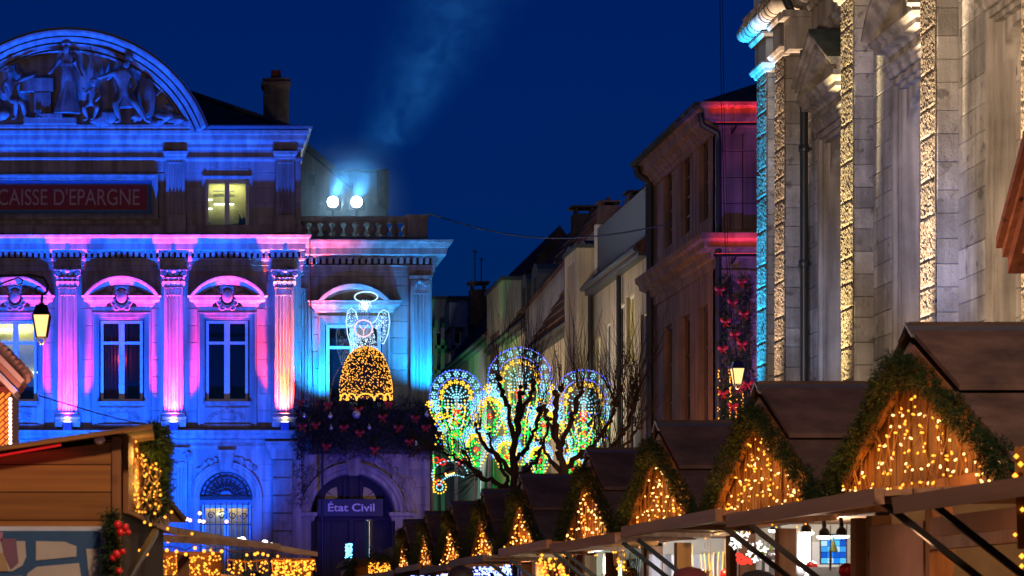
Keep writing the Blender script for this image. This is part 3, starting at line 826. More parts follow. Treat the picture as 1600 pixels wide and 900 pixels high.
# attic window, lit office
for sgn in (1, -1):
    x0, x1 = (BX(321), BX(389)) if sgn > 0 else (mir(BX(389)), mir(BX(321)))
    if sgn < 0: continue
    casing(bank, x0, x1, BZ(356), BZ(280), YB, [(0, 3*S, .03), (3*S, 5*S, .07)])
    wf = window(bank, x0, x1, BZ(356), BZ(280), YB+.16, fw=.11, mid=.17)
    room(wf, x0, x1, BZ(356), BZ(280), YB+.2, ROOMWALL, .34)
    for (a, b, py) in ((335, 366, 315), (326, 332, 308), (326, 332, 322)):
        m = MB(); m.box(BX(a), BX(b), YB+.40, YB+.42, BZ(py+2), BZ(py)); m.build('ceiling_tube', TUBE, wf)
    for (a, b, py) in ((333, 367, 294), (334, 367, 301)):
        m = MB(); m.box(BX(a), BX(b), YB+.44, YB+.46, BZ(py+2.5), BZ(py)); m.build('ceiling_vent', mat_plain('vent_grey', (.2, .2, .15), .7), wf)
    m = MB()
    for k in range(9):
        a = R(60+k*9); L_ = random.uniform(.3, .6); b0 = Vector((BX(381), YB+.34, BZ(350)))
        m.tube([b0, b0+Vector((math.cos(a)*L_*.5, 0, math.sin(a)*L_*.6)), b0+Vector((math.cos(a)*L_*1.1, 0, math.sin(a)*L_))], [.02, .018, .003], 4)
    for k in range(6): m.ball((BX(372)+random.uniform(-.18, .15), YB+.38, BZ(351)+random.uniform(0, .12)), .08, 6, 4)
    m.build('house_plant', FIRM, wf)
    m = MB(); m.box(x0-.07, x1+.07, YB-.16, YB+.18, BZ(360), BZ(357)); m.build('sill', LIME, wf)
    lamp('office_light', 'AREA', ((x0+x1)/2, YB+.26, BZ(283)), 22, (1, .98, .55), target=((x0+x1)/2, YB+.36, BZ(350)), size=(1.2, .1))

# --- main cornice, dentils, architrave
m = MB(); m.mould([(XL, YB), (XR-.36, YB), (XR-.36, YB+8)], [(0, BZ(397)), (.14, BZ(396)), (.20, BZ(394.5)), (.48, BZ(393)), (.50, BZ(384)), (.54, BZ(382)), (.59, BZ(377)), (.67, BZ(375)), (.70, BZ(371.5)), (0, BZ(370))])
m.build('main_cornice', LIME, bank)
m = MB(); x = BX(-20)
while x < XR+.08: m.box(x, x+.12, YB-.25, YB, BZ(403), BZ(395)); x += .205
m.build('dentils', LIME, bank, kind='stuff')
m = MB(); m.mould([(XL, YB), (XR, YB), (XR, YB+8)], [(0, BZ(424)), (.05, BZ(424)), (.06, BZ(416)), (.09, BZ(415)), (.09, BZ(409)), (.14, BZ(407)), (.15, BZ(404)), (0, BZ(403))]); m.build('architrave', LIME, bank)

# --- giant fluted pilasters with acanthus capitals, each over its uplight
def acanthus(root, cx, z0, z1, hw, y, out, mat):
    h = z1-z0
    m = MB()
    m.loft([[(cx-a, y+.05, z), (cx-a, y-b, z), (cx+a, y-b, z), (cx+a, y+.05, z)] for z, a, b in ((z0, hw*.80, out), (z0+h*.5, hw*.86, out+.03), (z0+h*.86, hw*1.0, out+.09))])
    cap = m.build('capital', mat, root)
    m = MB(); m.loft([[(cx-a, y+.05, z), (cx-a, y-b, z), (cx+a, y-b, z), (cx+a, y+.05, z)] for z, a, b in ((z1-h*.13, hw*1.12, out+.16), (z1-h*.06, hw*1.18, out+.20), (z1, hw*1.2, out+.21))]); m.build('abacus', mat, cap)
    m = MB(); m.box(cx-hw*.85, cx+hw*.85, y-out-.05, y, z0-h*.07, z0); m.build('astragal', mat, cap)
    m = MB()
    for row, (cnt, zb, lh, lw) in enumerate(((4, 0, .42, .30), (5, .22, .40, .24))):
        for k in range(cnt):
            x = cx+(k-(cnt-1)/2)*hw*2*(.86/cnt)*1.02
            rings = []
            for i in range(7):
                t = i/6; zz = z0+h*(zb+lh*(t if t < .8 else .8-(t-.8)*.5)); oo = out+.02+.05*row+.14*t**2*(1 if t < .8 else 1.1); wd = hw*lw*(.75+.5*math.sin(math.pi*t*.9))*(1 if t < .85 else .6)
                rings.append([(x-wd, y-oo+.05, zz), (x-wd*.45, y-oo-.02, zz+.01), (x, y-oo+.02, zz), (x+wd*.45, y-oo-.02, zz+.01), (x+wd, y-oo+.05, zz)])
            m.loft(rings, closed=False)
    for s in (-1, 1):
        m.tube(spiral(cx+s*hw*.92, z0+h*.74, h*.15, 1.7, y-out-.17, R(200 if s > 0 else -20), -s), .04, 6)
        m.tube(spiral(cx+s*hw*.26, z0+h*.76, h*.11, 1.5, y-out-.15, R(-20 if s > 0 else 200), s), .03, 6)
    m.ball((cx, y-out-.2, z1-h*.06), .09, 8, 6)
    m.smooth = True
    m.build('leaves', CARVED, cap)
    return cap
UPL = []
for c in (106, 271, 444, -59):
    hw = 15
    sh = fluted(bank, BX(c-hw), BX(c+hw), BZ(644), BZ(463), YB, .22, 5, 'pilaster', margin=.10)
    m = MB(); m.box(BX(c-21), BX(c+21), YB-.035, YB+.02, BZ(650), BZ(424)); m.build('backing_strip', LIME, sh)
    acanthus(sh, BX(c), BZ(450), BZ(424), 17.5*S, YB, .22, CARVED)
    m = MB(); m.mould([(BX(c-hw), YB), (BX(c-hw)+.001, YB-.22), (BX(c+hw), YB-.22), (BX(c+hw)+.001, YB)], [(0, BZ(668)), (.10, BZ(668)), (.10, BZ(658)), (.07, BZ(657)), (.11, BZ(653)), (.07, BZ(650)), (.03, BZ(648)), (.05, BZ(646)), (0, BZ(644))])
    m.box(BX(c-hw), BX(c+hw), YB-.22, YB, BZ(668), BZ(644)); m.build('base', LIME, sh)
    if c > 0: UPL.append(c)

# --- ledge over the ground floor, piers, arch with fan grille
m = MB(); m.mould([(XL, YB), (XR, YB), (XR, YB+8)], [(0, BZ(692)), (.10, BZ(692)), (.13, BZ(688)), (.36, BZ(686)), (.40, BZ(681)), (.50, BZ(678)), (.52, BZ(674)), (0, BZ(668.5))]); m.build('ledge', LIME, bank)
m = MB(); m.mould([(BX(262), YB), (BX(425), YB)], [(0, BZ(702)), (.05, BZ(702)), (.07, BZ(697)), (.0, BZ(692))]); m.build('string_course', LIME, bank)
m = MB(); m.mould([(BX(424), YB), (BX(424)+.001, YB-.2), (BX(460), YB-.2), (BX(460)+.001, YB)], [(0, BZ(718)), (.05, BZ(717)), (.06, BZ(708)), (.14, BZ(705)), (.2, BZ(697)), (.26, BZ(695)), (.26, BZ(691)), (0, BZ(690))]); m.box(BX(424), BX(460), YB-.2, YB, BZ(718), BZ(691)); m.build('pier_cap', LIME, bank)
VERM = mat_stone('vermiculated_stone', (.44, .40, .35), (.28, .24, .21), scale=1.2, bump=1.0, fine=9, dist=.07, vary=.1, pits=.3)
for k in range(8): stone(bank, BX(425), BX(458), YB-.16, YB+.1, BZ(746+28*k), BZ(718+28*k), VERM, name='pier_stone', gap=.015, ch=.03)
io = fluted(bank, BX(266), BX(292), BZ(905), BZ(731), YB, .14, 4, 'ionic_pilaster', cap=False)
m = MB(); m.box(BX(262), BX(296), YB-.26, YB, BZ(704), BZ(700)); m.box(BX(266), BX(292), YB-.18, YB, BZ(722), BZ(704))
for s in (-1, 1): m.tube(spiral(BX(279+s*11.5), BZ(713), 6.5*S, 2.2, YB-.22, R(90), -s, 30), .04, 6)
for i in range(5): m.ball((BX(271+i*4), YB-.2, BZ(724)), .05, 8, 6, 1, 1, 1.4)
m.build('capital', CARVED, io)
m = MB(); m.arch(acx, acz, YB, [(41*S, -.1), (41*S, .06), (43*S, .09), (46*S, .09), (47*S, .13), (52*S, .13), (53*S, .18), (56*S, .18), (56*S, -.1)], 0, 180, 30)
m.box(acx-56*S, acx-41*S, YB-.1, YB, 0, acz); m.box(acx+41*S, acx+56*S, YB-.1, YB, 0, acz)
am = m.build('arch_moulding', LIME, bank, ang=25)
m = MB(); m.prism_xz([(acx-9*S, BZ(735)), (acx+9*S, BZ(735)), (acx+13*S, BZ(708)), (acx-13*S, BZ(708))], YB-.3, YB+.05)
for i in range(4): m.box(acx+(-7+i*4)*S, acx+(-5+i*4)*S, YB-.34, YB-.3, BZ(732), BZ(713))
m.box(acx-14*S, acx+14*S, YB-.36, YB, BZ(708), BZ(704)); m.build('keystone', CARVED, am)
m = MB(); rnd = random.Random(3)
for s in (-1, 1):
    for k in range(26):
        a = R(90+s*rnd.uniform(14, 46)); r_ = rnd.uniform(57, 66)*S
        m.ball((acx+r_*math.cos(a), YB-.05, acz+r_*math.sin(a)), rnd.uniform(.05, .10), 6, 4, 1, .8, 1)
m.build('fruit_carving', CARVED, am, kind='stuff')
# fan grille and the window under it
m = MB()
for r_ in (40, 33, 12): m.tube([(acx+r_*S*math.cos(R(t)), YB+.1, acz+r_*S*math.sin(R(t))) for t in range(0, 181, 10)], .03, 5)
for t in range(0, 181, 15):
    m.tube([(acx+12*S*math.cos(R(t)), YB+.1, acz+12*S*math.sin(R(t))), (acx+40*S*math.cos(R(t)), YB+.1, acz+40*S*math.sin(R(t)))], .02, 5)
    if t < 180:
        b = R(t+7.5)
        m.tube(spiral(acx+25*S*math.cos(b), acz+25*S*math.sin(b), 4.5*S, 1.4, YB+.1, b), .018, 5)
        m.tube(spiral(acx+19*S*math.cos(b+.05), acz+19*S*math.sin(b+.05), 3*S, 1.3, YB+.1, b+2, -1), .016, 5)
m.box(acx-41*S, acx+41*S, YB+.05, YB+.15, acz-.06, acz+.06)
m.build('fan_grille', IRON, am)
m = MB(); m.box(acx-41*S, acx+41*S, YB+.3, YB+.5, BZ(790), BZ(735)); m.build('fanlight_back', mat_plain('painted_board', (.26, .27, .32), .6), am)
wf = window(am, BX(316), BX(392), BZ(905), BZ(788), YB+.25, fw=.12, mid=.16)
m = MB()
for k in range(9): m.box(BX(319+k*8.5), BX(320.2+k*8.5), YB+.12, YB+.15, BZ(900), BZ(786))
m.box(BX(316), BX(392), YB+.11, YB+.16, BZ(820), BZ(818.6))
for k in range(4):
    m.tube(spiral(BX(330+k*17), BZ(805), 6*S, 1.4, YB+.12, k), .02, 5)
m.build('window_bars', IRON, am)
m = MB(); m.quad((BX(316), YB+.58, BZ(905)), (BX(392), YB+.58, BZ(905)), (BX(392), YB+.58, BZ(788)), (BX(316), YB+.58, BZ(788))); m.build('lit_hall_wall', ROOMWALL, am)
lamp('hall_light', 'AREA', (acx, YB+.42, BZ(791)), 7, (1, .7, .2), target=(acx, YB+.52, BZ(850)), size=(1.4, .1))
m = MB(); m.box(BX(340), BX(352), YB+.5, YB+.54, BZ(803), BZ(801)); m.build('ceiling_tube', TUBE, am)

# --- uplights standing on the ledge, one under each giant pilaster
ucol = {106: ((1, .01, .55), .8), 271: ((1, .015, .30), 1.3), 444: ((1, .035, .03), 1.6)}
ulab = {106: 'small blue-cased uplight at the foot of the pilaster beside the street lantern', 271: 'small blue-cased uplight on the ledge between the red-curtained window and the dark window',
        444: 'blue-cased uplight under the pilaster that glows orange at the building corner'}
CASE = mat_plain('blue_lamp_case', (.06, .10, .35), .4)
for c in UPL:
    yb = YB-.42
    u = thing('uplight', ulab[c], 'floodlight', (BX(c), yb, BZ(676)), 'pilaster uplights on the ledge')
    m = MB(); m.box(BX(c)-.14, BX(c)+.14, yb-.10, yb+.14, BZ(674), BZ(661)); m.build('housing', CASE, u)
    m = MB()
    for i in range(5): m.box(BX(c)-.13+i*.058, BX(c)-.10+i*.058, yb-.115, yb-.10, BZ(673), BZ(662))
    m.build('cooling_fins', CASE, u)
    m = MB(); m.box(BX(c)-.12, BX(c)+.12, yb-.08, yb+.11, BZ(661), BZ(660.4)); m.build('lens', LENS, u)
    m = MB(); m.bar((BX(c)-.17, yb, BZ(675.5)), (BX(c)-.17, yb, BZ(666)), .03); m.bar((BX(c)+.17, yb, BZ(675.5)), (BX(c)+.17, yb, BZ(666)), .03); m.bar((BX(c)-.17, yb, BZ(675.5)), (BX(c)+.17, yb, BZ(675.5)), .03); m.build('yoke', IRON, u)
    col, k = ucol[c]
    lamp('pilaster_beam', 'SPOT', (BX(c), yb, BZ(659)), 7000*k, col, .10, (BX(c if c < 400 else 436), YB+.15, BZ(430)), 78 if c < 400 else 62, .9, u)
    lamp('pilaster_narrow_beam', 'SPOT', (BX(c), yb+.05, BZ(659)), 9000*k, ((1, .07, .55) if c < 400 else (1, .24, .0)), .10, (BX(c), YB-.2, BZ(440)), 26, 1, u)
    lamp('amber_diode', 'SPOT', (BX(c), yb+.1, BZ(659)), 160 if c < 400 else 420, (1, .45, .02), .05, (BX(c), YB-.15, BZ(620)), 70, 1, u)
# ================================================================== CIVIL REGISTRY WING
YW = 84.4
def WX(p): return PX(p, YW)
def WZ(p): return PZ(p, YW)
wing = thing('registry_wing', 'lower stone wing with balustrade and arched door, sign reading État Civil', 'building', (WX(572), YW, 0))
wx0, wx1 = XR+.02, WX(675)
pcx, pcz2, pr_ = WX(551), WZ(806), 66*S
arch_wall(wing, wx0, wx1, 0, WZ(712), YW+.02, YW+.9, pcx, pcz2, pr_, LIME)
wall_with_openings(wx0, wx1, WZ(712), WZ(432), YW+.02, YW+.6, [(WX(508), WX(598), WZ(700), WZ(505))], LIME, 'wall', wing)
m = MB(); m.box(wx0, wx1-.02, YW+.95, YW+11, 0, WZ(378)); m.box(wx0, wx1-.01, YW+.6, YW+.95, WZ(470), WZ(378)); m.box(wx0, wx1-.01, YW+.02, YW+.6, WZ(432), WZ(380)); m.build('body', JOINT, wing)
def wrows(x0, x1, zt, zb, course, bw): ashlar(wing, WX(x0), WX(x1), WZ(zb), WZ(zt), YW, course*S, bw*S, LIME, depth=.15)
wrows(487, 499, 470, 628, 26.6, 60); wrows(607, 640, 477, 628, 26.6, 40); wrows(487, 640, 432, 446, 14, 50)
wrows(462, 486, 432, 628, 26.6, 40); wrows(613, 640, 446, 477, 30, 40)
wrows(640, 675.4, 706, 900, 27, 60)
# cornice
m = MB(); m.mould([(wx0, YW), (wx1, YW), (wx1, YW+8)], [(0, WZ(405)), (.12, WZ(404)), (.16, WZ(402)), (.46, WZ(400)), (.48, WZ(391)), (.52, WZ(389)), (.58, WZ(384)), (.66, WZ(382)), (.68, WZ(379)), (0, WZ(377))]); m.build('cornice', LIME, wing)
m = MB(); x = wx0+.05
while x < wx1+.1: m.box(x, x+.13, YW-.27, YW, WZ(413), WZ(404)); x += .225
m.build('dentils', LIME, wing, kind='stuff')
m = MB(); m.mould([(wx0, YW), (wx1, YW), (wx1, YW+8)], [(0, WZ(432)), (.05, WZ(432)), (.06, WZ(425)), (.10, WZ(424)), (.10, WZ(417)), (.16, WZ(415)), (0, WZ(413))]); m.build('architrave', LIME, wing)
# balustrade
yb = YW+.35
m = MB(); m.box(wx0, WX(670), yb-.02, yb+.5, WZ(378), WZ(367)); m.build('parapet_base', CARVED, wing)
m = MB(); m.box(wx0, WX(640), yb, yb+.4, WZ(343), WZ(335)); m.build('handrail', CARVED, wing)
m = MB(); m.box(WX(638), WX(670), yb-.04, yb+.55, WZ(367), WZ(337)); m.box(WX(636), WX(672), yb-.08, yb+.6, WZ(337), WZ(333)); m.build('parapet_pier', CARVED, wing)
bal = None
for k in range(10):
    px = 475.5+18*k
    if bal is None:
        m = MB(); q = 1.0
        m.lathe((WX(px), yb+.2, WZ(367)), [(.17, 0), (.17, .05), (.10, .09), (.17, .20), (.18, .28), (.10, .42), (.09, .46), (.15, .50), (.17, .535)], 10)
        bal = m.build('baluster', CARVED, wing); b0 = px
    else:
        o = bal.copy(); COL.objects.link(o); o.parent = wing; o.location.x = WX(px)-WX(b0)
# pilaster at the corner, cyan lit
sh = fluted(wing, WX(641), WX(671), WZ(668), WZ(460), YW, .18, 4, 'pilaster', margin=.14)
m = MB(); m.box(WX(638), WX(674), YW-.28, YW, WZ(437), WZ(432)); m.box(WX(641), WX(671), YW-.2, YW, WZ(450), WZ(437))
for s in (-1, 1): m.tube(spiral(WX(656+s*9), WZ(444), 5*S, 1.8, YW-.24, R(90), -s), .035, 6)
m.ball((WX(656), YW-.24, WZ(441)), .1, 8, 6); m.tube([(WX(650), YW-.22, WZ(438)), (WX(656), YW-.24, WZ(443)), (WX(662), YW-.22, WZ(438))], .03, 5); m.build('capital', CARVED, sh)
sh2 = fluted(wing, WX(464), WX(484), WZ(668), WZ(460), YW, .12, 3, 'pilaster', margin=.14)
# window with curved hood behind the angel
cs = casing(wing, WX(508), WX(598), WZ(700), WZ(505), YW, [(0, 3*S, .05), (3*S, 8*S, .10), (8*S, 11*S, .16)])
wf = window(wing, WX(510), WX(596), WZ(698), WZ(506), YW+.2, transom=WZ(542), fw=.12, mid=.26)
room(wf, WX(510), WX(596), WZ(698), WZ(506), YW+.24, DARKROOM, .35)
m = MB(); c = 551
for (pa, pb) in (((490, 498)), ((604, 614))): pass
m.mould([(WX(494), YW), (WX(494)+.001, YW-.12), (WX(612), YW-.12), (WX(612)+.001, YW)], [(0, WZ(489)), (.06, WZ(488)), (.08, WZ(484)), (.16, WZ(480)), (.26, WZ(478)), (.28, WZ(473)), (.32, WZ(472)), (0, WZ(471))]); m.build('hood_cornice', LIME, cs)
hc, hR = WZ(519), 73.0
ha = math.degrees(math.asin((WZ(472)-hc)/(hR*S)))
m = MB(); m.arch(WX(551), hc, YW, [(62*S, -.05), (62*S, .28), (65*S, .32), (66*S, .40), (70*S, .48), (73*S, .52), (73*S, -.05)], ha, 180-ha, 26); m.build('curved_hood', LIME, cs, ang=25)
m = MB(); m.box(WX(500), WX(602), YW-.06, YW+.02, WZ(470), WZ(452)); m.build('hood_panel', LIME, cs)
# portal
m = MB(); m.arch(pcx, pcz2, YW, [(66*S, -.4), (66*S, .05), (68*S, .10), (73*S, .10), (74*S, .17), (80*S, .17), (81*S, .24), (83*S, .24), (83*S, -.1)], 0, 180, 36)
po = m.build('portal_arch', LIME, wing, ang=25)
m = MB()
for s in (-1, 1):
    a, b = sorted((pcx+s*66*S, pcx+s*83*S))
    m.box(a, b, YW-.17, YW+.4, 0, WZ(812)); m.box(a+(.1 if s > 0 else -.0), b-(.0 if s > 0 else .1), YW-.12, YW+.1, 0, WZ(812))
m.build('portal_jamb', LIME, po)
for s in (-1, 1):
    a, b = sorted((pcx+s*63*S, pcx+s*90*S)); m = MB(); m.mould([(a, YW), (a+.001, YW-.12), (b, YW-.12), (b+.001, YW)], [(0, WZ(815)), (.05, WZ(814)), (.07, WZ(809)), (.14, WZ(806)), (.16, WZ(801)), (0, WZ(800))]); m.box(a, b, YW-.12, YW+.4, WZ(815), WZ(800.5)); m.build('impost', LIME, po)
m = MB(); m.prism_xz([(pcx-8*S, WZ(744)), (pcx+8*S, WZ(744)), (pcx+13*S, WZ(706)), (pcx-13*S, WZ(706))], YW-.4, YW+.05)
m.tube(spiral(pcx-7*S, WZ(712), 5*S, 1.6, YW-.43, 1.5, 1), .04, 6); m.tube(spiral(pcx+7*S, WZ(712), 5*S, 1.6, YW-.43, 1.5, -1), .04, 6)
for i in range(3): m.box(pcx+(-5+i*4)*S, pcx+(-3+i*4)*S, YW-.43, YW-.4, WZ(740), WZ(718))
m.build('keystone', CARVED, po)
m = MB(); rnd = random.Random(5)
for s in (-1, 1):
    for k in range(30):
        a = R(90+s*rnd.uniform(12, 62)); r_ = rnd.uniform(86, 100)*S
        p = (pcx+r_*math.cos(a), WZ(806)+r_*math.sin(a))
        if p[1] > WZ(708): continue
        if k % 3 == 0: m.tube(spiral(p[0], p[1], rnd.uniform(4, 7)*S, 1.4, YW-.06, rnd.random()*6, rnd.choice((-1, 1))), .035, 5)
        else: m.ball((p[0], YW-.04, p[1]), rnd.uniform(.06, .13), 6, 4, rnd.uniform(.7, 1.4), .8, rnd.uniform(.7, 1.3))
    for k in range(9):     # hanging oak spray beside the arch
        z = WZ(750+k*6); x = pcx+s*(88+4*math.sin(k))*S
        for q in (-1, 1): m.ball((x+q*.08, YW-.05, z), .09, 6, 4, 1, .6, 1.5)
m.build('spandrel_carving', CARVED, po, kind='stuff')
# door in the arch
yd = YW+.55
m = MB(); m.box(pcx-66*S, pcx+66*S, yd+.25, yd+.3, 0, WZ(738)); dr = m.build('door', DOORWOOD, wing)
for s in (-1, 1):
    for (a, b, zt_, zb_) in ((6, 30, 815, 850), (34, 60, 815, 850), (6, 30, 855, 960), (34, 60, 855, 960)):
        x0, x1 = sorted((pcx+s*a*S, pcx+s*b*S)); m = MB(); m.box(x0, x1, yd+.2, yd+.25, WZ(zb_), WZ(zt_)); m.box(x0+.12, x1-.12, yd+.17, yd+.2, WZ(zb_-5), WZ(zt_+5)); m.build('door_panel', DOORWOOD, dr)
m = MB(); m.box(pcx-66*S, pcx+66*S, yd+.1, yd+.25, WZ(812), WZ(806)); m.box(pcx-3*S, pcx+3*S, yd+.12, yd+.25, 0, WZ(740)); m.box(pcx-12*S, pcx-9*S, yd+.12, yd+.25, WZ(780), WZ(742)); m.box(pcx+14*S, pcx+17*S, yd+.12, yd+.25, WZ(780), WZ(742)); m.build('door_frame', DOORWOOD, dr)
LITFAN = mat_plain('fanlight_cream', (.62, .52, .22), .7)
for s, fx in ((-1, 531), (1, 569)):
    for k in range(2):
        a0_, a1_ = (5, 38) if k == 0 else (42, 84)
        pts = []
        for t in range(6): a = R(a0_+(a1_-a0_)*t/5); pts.append((WX(fx)+s*22*S*math.cos(a)*1.0, WZ(781)+22*S*math.sin(a)))
        for t in range(6): a = R(a1_-(a1_-a0_)*t/5); pts.append((WX(fx)+s*5*S*math.cos(a), WZ(781)+5*S*math.sin(a)))
        if s < 0: pts = pts[::-1]
        m = MB(); m.prism_xz(pts, yd+.235, yd+.25); m.build('fanlight', LITFAN, dr)
m = MB(); m.box(WX(496), WX(600), YW+.32, YW+.38, WZ(806), WZ(779)); sp = m.build('sign_panel', NAVY, wing)
text_mesh('État Civil', 'lettering', WX(513.5), WX(586.5), WZ(798.5), WZ(783), YW+.32, .012, SIGNWHITE, sp, bold=.018)
# wall lamp with an orange glow on the corner of the wing
ORANGE = mat_emit('sodium_tube', (1, .36, .06), 16)
t_ = thing('street_light', 'slim sodium street light glowing orange on an arm beside the bare tree', 'street light', (WX(676), 80.5, PZ(741, 80.5)))
y_ = 80.5
m = MB(); m.tube([(WX(674), YW+.1, PZ(743, YW)), (PX(682, y_), y_+.6, PZ(742, y_)), (PX(697, y_), y_, PZ(739, y_))], .035, 6); m.build('arm', IRON, t_)
m = MB(); m.loft([[(PX(px, y_), y_+.12*math.cos(a)*k, PZ(py, y_)+.13*k*math.sin(a)) for a in [R(36*i) for i in range(10)]] for px, py, k in ((693, 741, .4), (697, 739, 1), (705, 736, 1.15), (713, 734, .9), (715.5, 733.5, .3))]); m.smooth = True; m.build('head', IRON, t_)
m = MB(); m.bar((PX(695.5, y_), y_-.04, PZ(742, y_)), (PX(714, y_), y_-.04, PZ(736.5, y_)), .12, .10); m.build('lamp_bowl', ORANGE, t_)
lamp('sodium_glow', 'POINT', (PX(705, y_), y_-.1, PZ(747, y_)), 90, (1, .5, .15), .15, parent=t_)

# house behind the terrace
REARW = mat_stone('dark_grey_render', (.15, .15, .15), (.10, .10, .10), scale=.4, bump=.15, fine=30, dist=.006, streak=.3)
rh = thing('rear_house', 'dark house with a sloping gable wall rising behind the balustrade terrace', 'building', (PX(540, 96), 96, 0))
yh = 96.0
m = MB(); m.prism_xz([(PX(440, yh), 2), (PX(600, yh), 2), (PX(600, yh), PZ(340, yh)), (PX(540, yh), PZ(300, yh)), (PX(475, yh), PZ(245, yh)), (PX(440, yh), PZ(216, yh))], yh-1.5, yh); m.build('gable_wall', REARW, rh)
m = MB(); m.box(PX(512, yh), PX(606, yh), yh+.1, yh+8, 2, PZ(268, yh)); m.build('wall', REARW, rh)
m = MB(); m.prism_xz([(PX(508, yh), PZ(268, yh)), (PX(608, yh), PZ(268, yh)), (PX(606, yh), PZ(264, yh)), (PX(510, yh), PZ(264, yh))], yh, yh+8.3); m.bar((PX(440, yh), yh-.7, PZ(213, yh)), (PX(516, yh), yh-.7, PZ(277, yh)), 2.2, .22); m.bar((PX(513, yh), yh-.7, PZ(275, yh)), (PX(545, yh), yh-.7, PZ(302, yh)), 2.0, .2); m.build('roof', SLATE, rh)
m = MB(); m.box(PX(478, yh), PX(488, yh), yh-1.62, yh-1.5, PZ(300, yh), PZ(285, yh)); m.build('vent', IRON, rh)
m = MB(); m.box(PX(590, yh), PX(606, yh), yh-.3, yh+.1, PZ(330, yh), PZ(268, yh)); m.build('chimney', BRICK, rh)

# floodlights on the terrace
YF = 86.0
for i, px in enumerate((520, 557)):
    f = thing('floodlight', ['white floodlight shining on the terrace, next to the gable wall', 'white floodlight shining on the terrace, the one farther from the bank roof'][i], 'floodlight', (PX(px, YF), YF, PZ(345, YF)), 'paired floodlights above the balustrade')
    c = (PX(px, YF), YF, PZ(316, YF))
    m = MB(); m.lathe(c, [(.12, -.22), (.2, -.18), (.24, .02), (.25, .06), (.22, .06)], 16, 'Y'); m.build('housing', IRON, f)
    m = MB(); m.lathe(c, [(.005, .05), (.20, .065), (.005, .08)], 20, 'Y'); m.build('lens', LENSW, f)
    m = MB(); m.bar((c[0], YF, PZ(378, YF)), (c[0], YF, c[2]-.3), .06); m.tube([(c[0]-.28, YF, c[2]), (c[0]-.28, YF, c[2]-.25), (c[0], YF, c[2]-.32), (c[0]+.28, YF, c[2]-.25), (c[0]+.28, YF, c[2])], .02, 5); m.build('stand', IRON, f)
    lamp('terrace_beam', 'SPOT', (c[0], YF-.3, c[2]), 150, (.75, .9, 1), .15, (c[0]-2+i*4, YF-20, c[2]-4), 120, 1, f)
    lamp('sky_beam', 'SPOT', (c[0], YF+.4, c[2]+.2), 9000, (.12, .5, 1), .15, (PX(700, 92), 92, PZ(-20, 92)), 60, 1, f)
    lamp('spill_light', 'POINT', (c[0], YF+.9, c[2]+.1), 160, (.7, .88, 1), .15, None, parent=f)

# lit smoke drifting up from the terrace
sm = MB()
ax = [(596, 262, 10), (590, 235, 26), (598, 205, 38), (625, 160, 46), (665, 100, 56), (705, 40, 66), (740, -30, 78), (762, -90, 60)]
rings = []
for px, py, r_ in ax:
    c = P(px, py, 90); rr_ = (r_+24)*90/F*1.6
    rings.append([c+Vector((math.cos(R(30*i))*rr_, math.sin(R(30*i))*rr_, 0)) for i in range(12)])
sm.loft(rings); sm.smooth = True
vm = bpy.data.materials.new('smoke'); vm.use_nodes = True; nt = vm.node_tree; nt.nodes.clear(); L = nt.links.new
ou = nt.nodes.new('ShaderNodeOutputMaterial'); pv = nt.nodes.new('ShaderNodeVolumePrincipled'); L(pv.outputs[0], ou.inputs['Volume'])
pv.inputs['Color'].default_value = (.35, .7, 1, 1); pv.inputs['Anisotropy'].default_value = 0.1
geo = nt.nodes.new('ShaderNodeNewGeometry')
# falloff from the plume axis: x grows with z
a_, b_ = P(592, 235, 90), P(740, -30, 90)
sep = nt.nodes.new('ShaderNodeSeparateXYZ'); L(geo.outputs['Position'], sep.inputs[0])
def math_(op, a=None, b=None, c=None):
    n = nt.nodes.new('ShaderNodeMath'); n.operation = op
    for i, v in enumerate((a, b, c)):
        if v is None: continue
        if isinstance(v, (int, float)): n.inputs[i].default_value = v
        else: L(v, n.inputs[i])
    return n.outputs[0]
t01 = math_('DIVIDE', math_('SUBTRACT', sep.outputs['Z'], a_.z), b_.z-a_.z)
dx = math_('SUBTRACT', sep.outputs['X'], math_('MULTIPLY_ADD', math_('POWER', math_('MAXIMUM', t01, 0.0), .85), b_.x-a_.x, a_.x))
dy = math_('SUBTRACT', sep.outputs['Y'], 90.0)
d2 = math_('SQRT', math_('ADD', math_('MULTIPLY', dx, dx), math_('MULTIPLY', dy, dy)))
rad = math_('MULTIPLY_ADD', math_('MAXIMUM', t01, 0.0), 2.2, 1.5)
fall = math_('MAXIMUM', math_('SUBTRACT', 1.0, math_('DIVIDE', d2, rad)), 0.0)
nz = nt.nodes.new('ShaderNodeTexNoise'); nz.inputs['Scale'].default_value = .8; nz.inputs['Detail'].default_value = 4; nz.inputs['Distortion'].default_value = 1.2
L(geo.outputs['Position'], nz.inputs['Vector'])
nn = math_('MAXIMUM', math_('MULTIPLY_ADD', nz.outputs['Fac'], 3.6, -1.3), 0.0)
base = math_('MINIMUM', math_('MAXIMUM', math_('MULTIPLY_ADD', t01, 6.0, .9), 0.0), 1.0)
fall = math_('MULTIPLY', math_('MULTIPLY', fall, fall), base)
den = math_('MULTIPLY', math_('MULTIPLY', fall, nn), .068)
L(den, pv.inputs['Density'])
hz = bpy.data.materials.new('lamp_glow_haze'); hz.use_nodes = True; nt2 = hz.node_tree; nt2.nodes.clear()
o2 = nt2.nodes.new('ShaderNodeOutputMaterial'); p2 = nt2.nodes.new('ShaderNodeVolumePrincipled'); nt2.links.new(p2.outputs[0], o2.inputs['Volume'])
p2.inputs['Color'].default_value = (.5, .8, 1, 1)
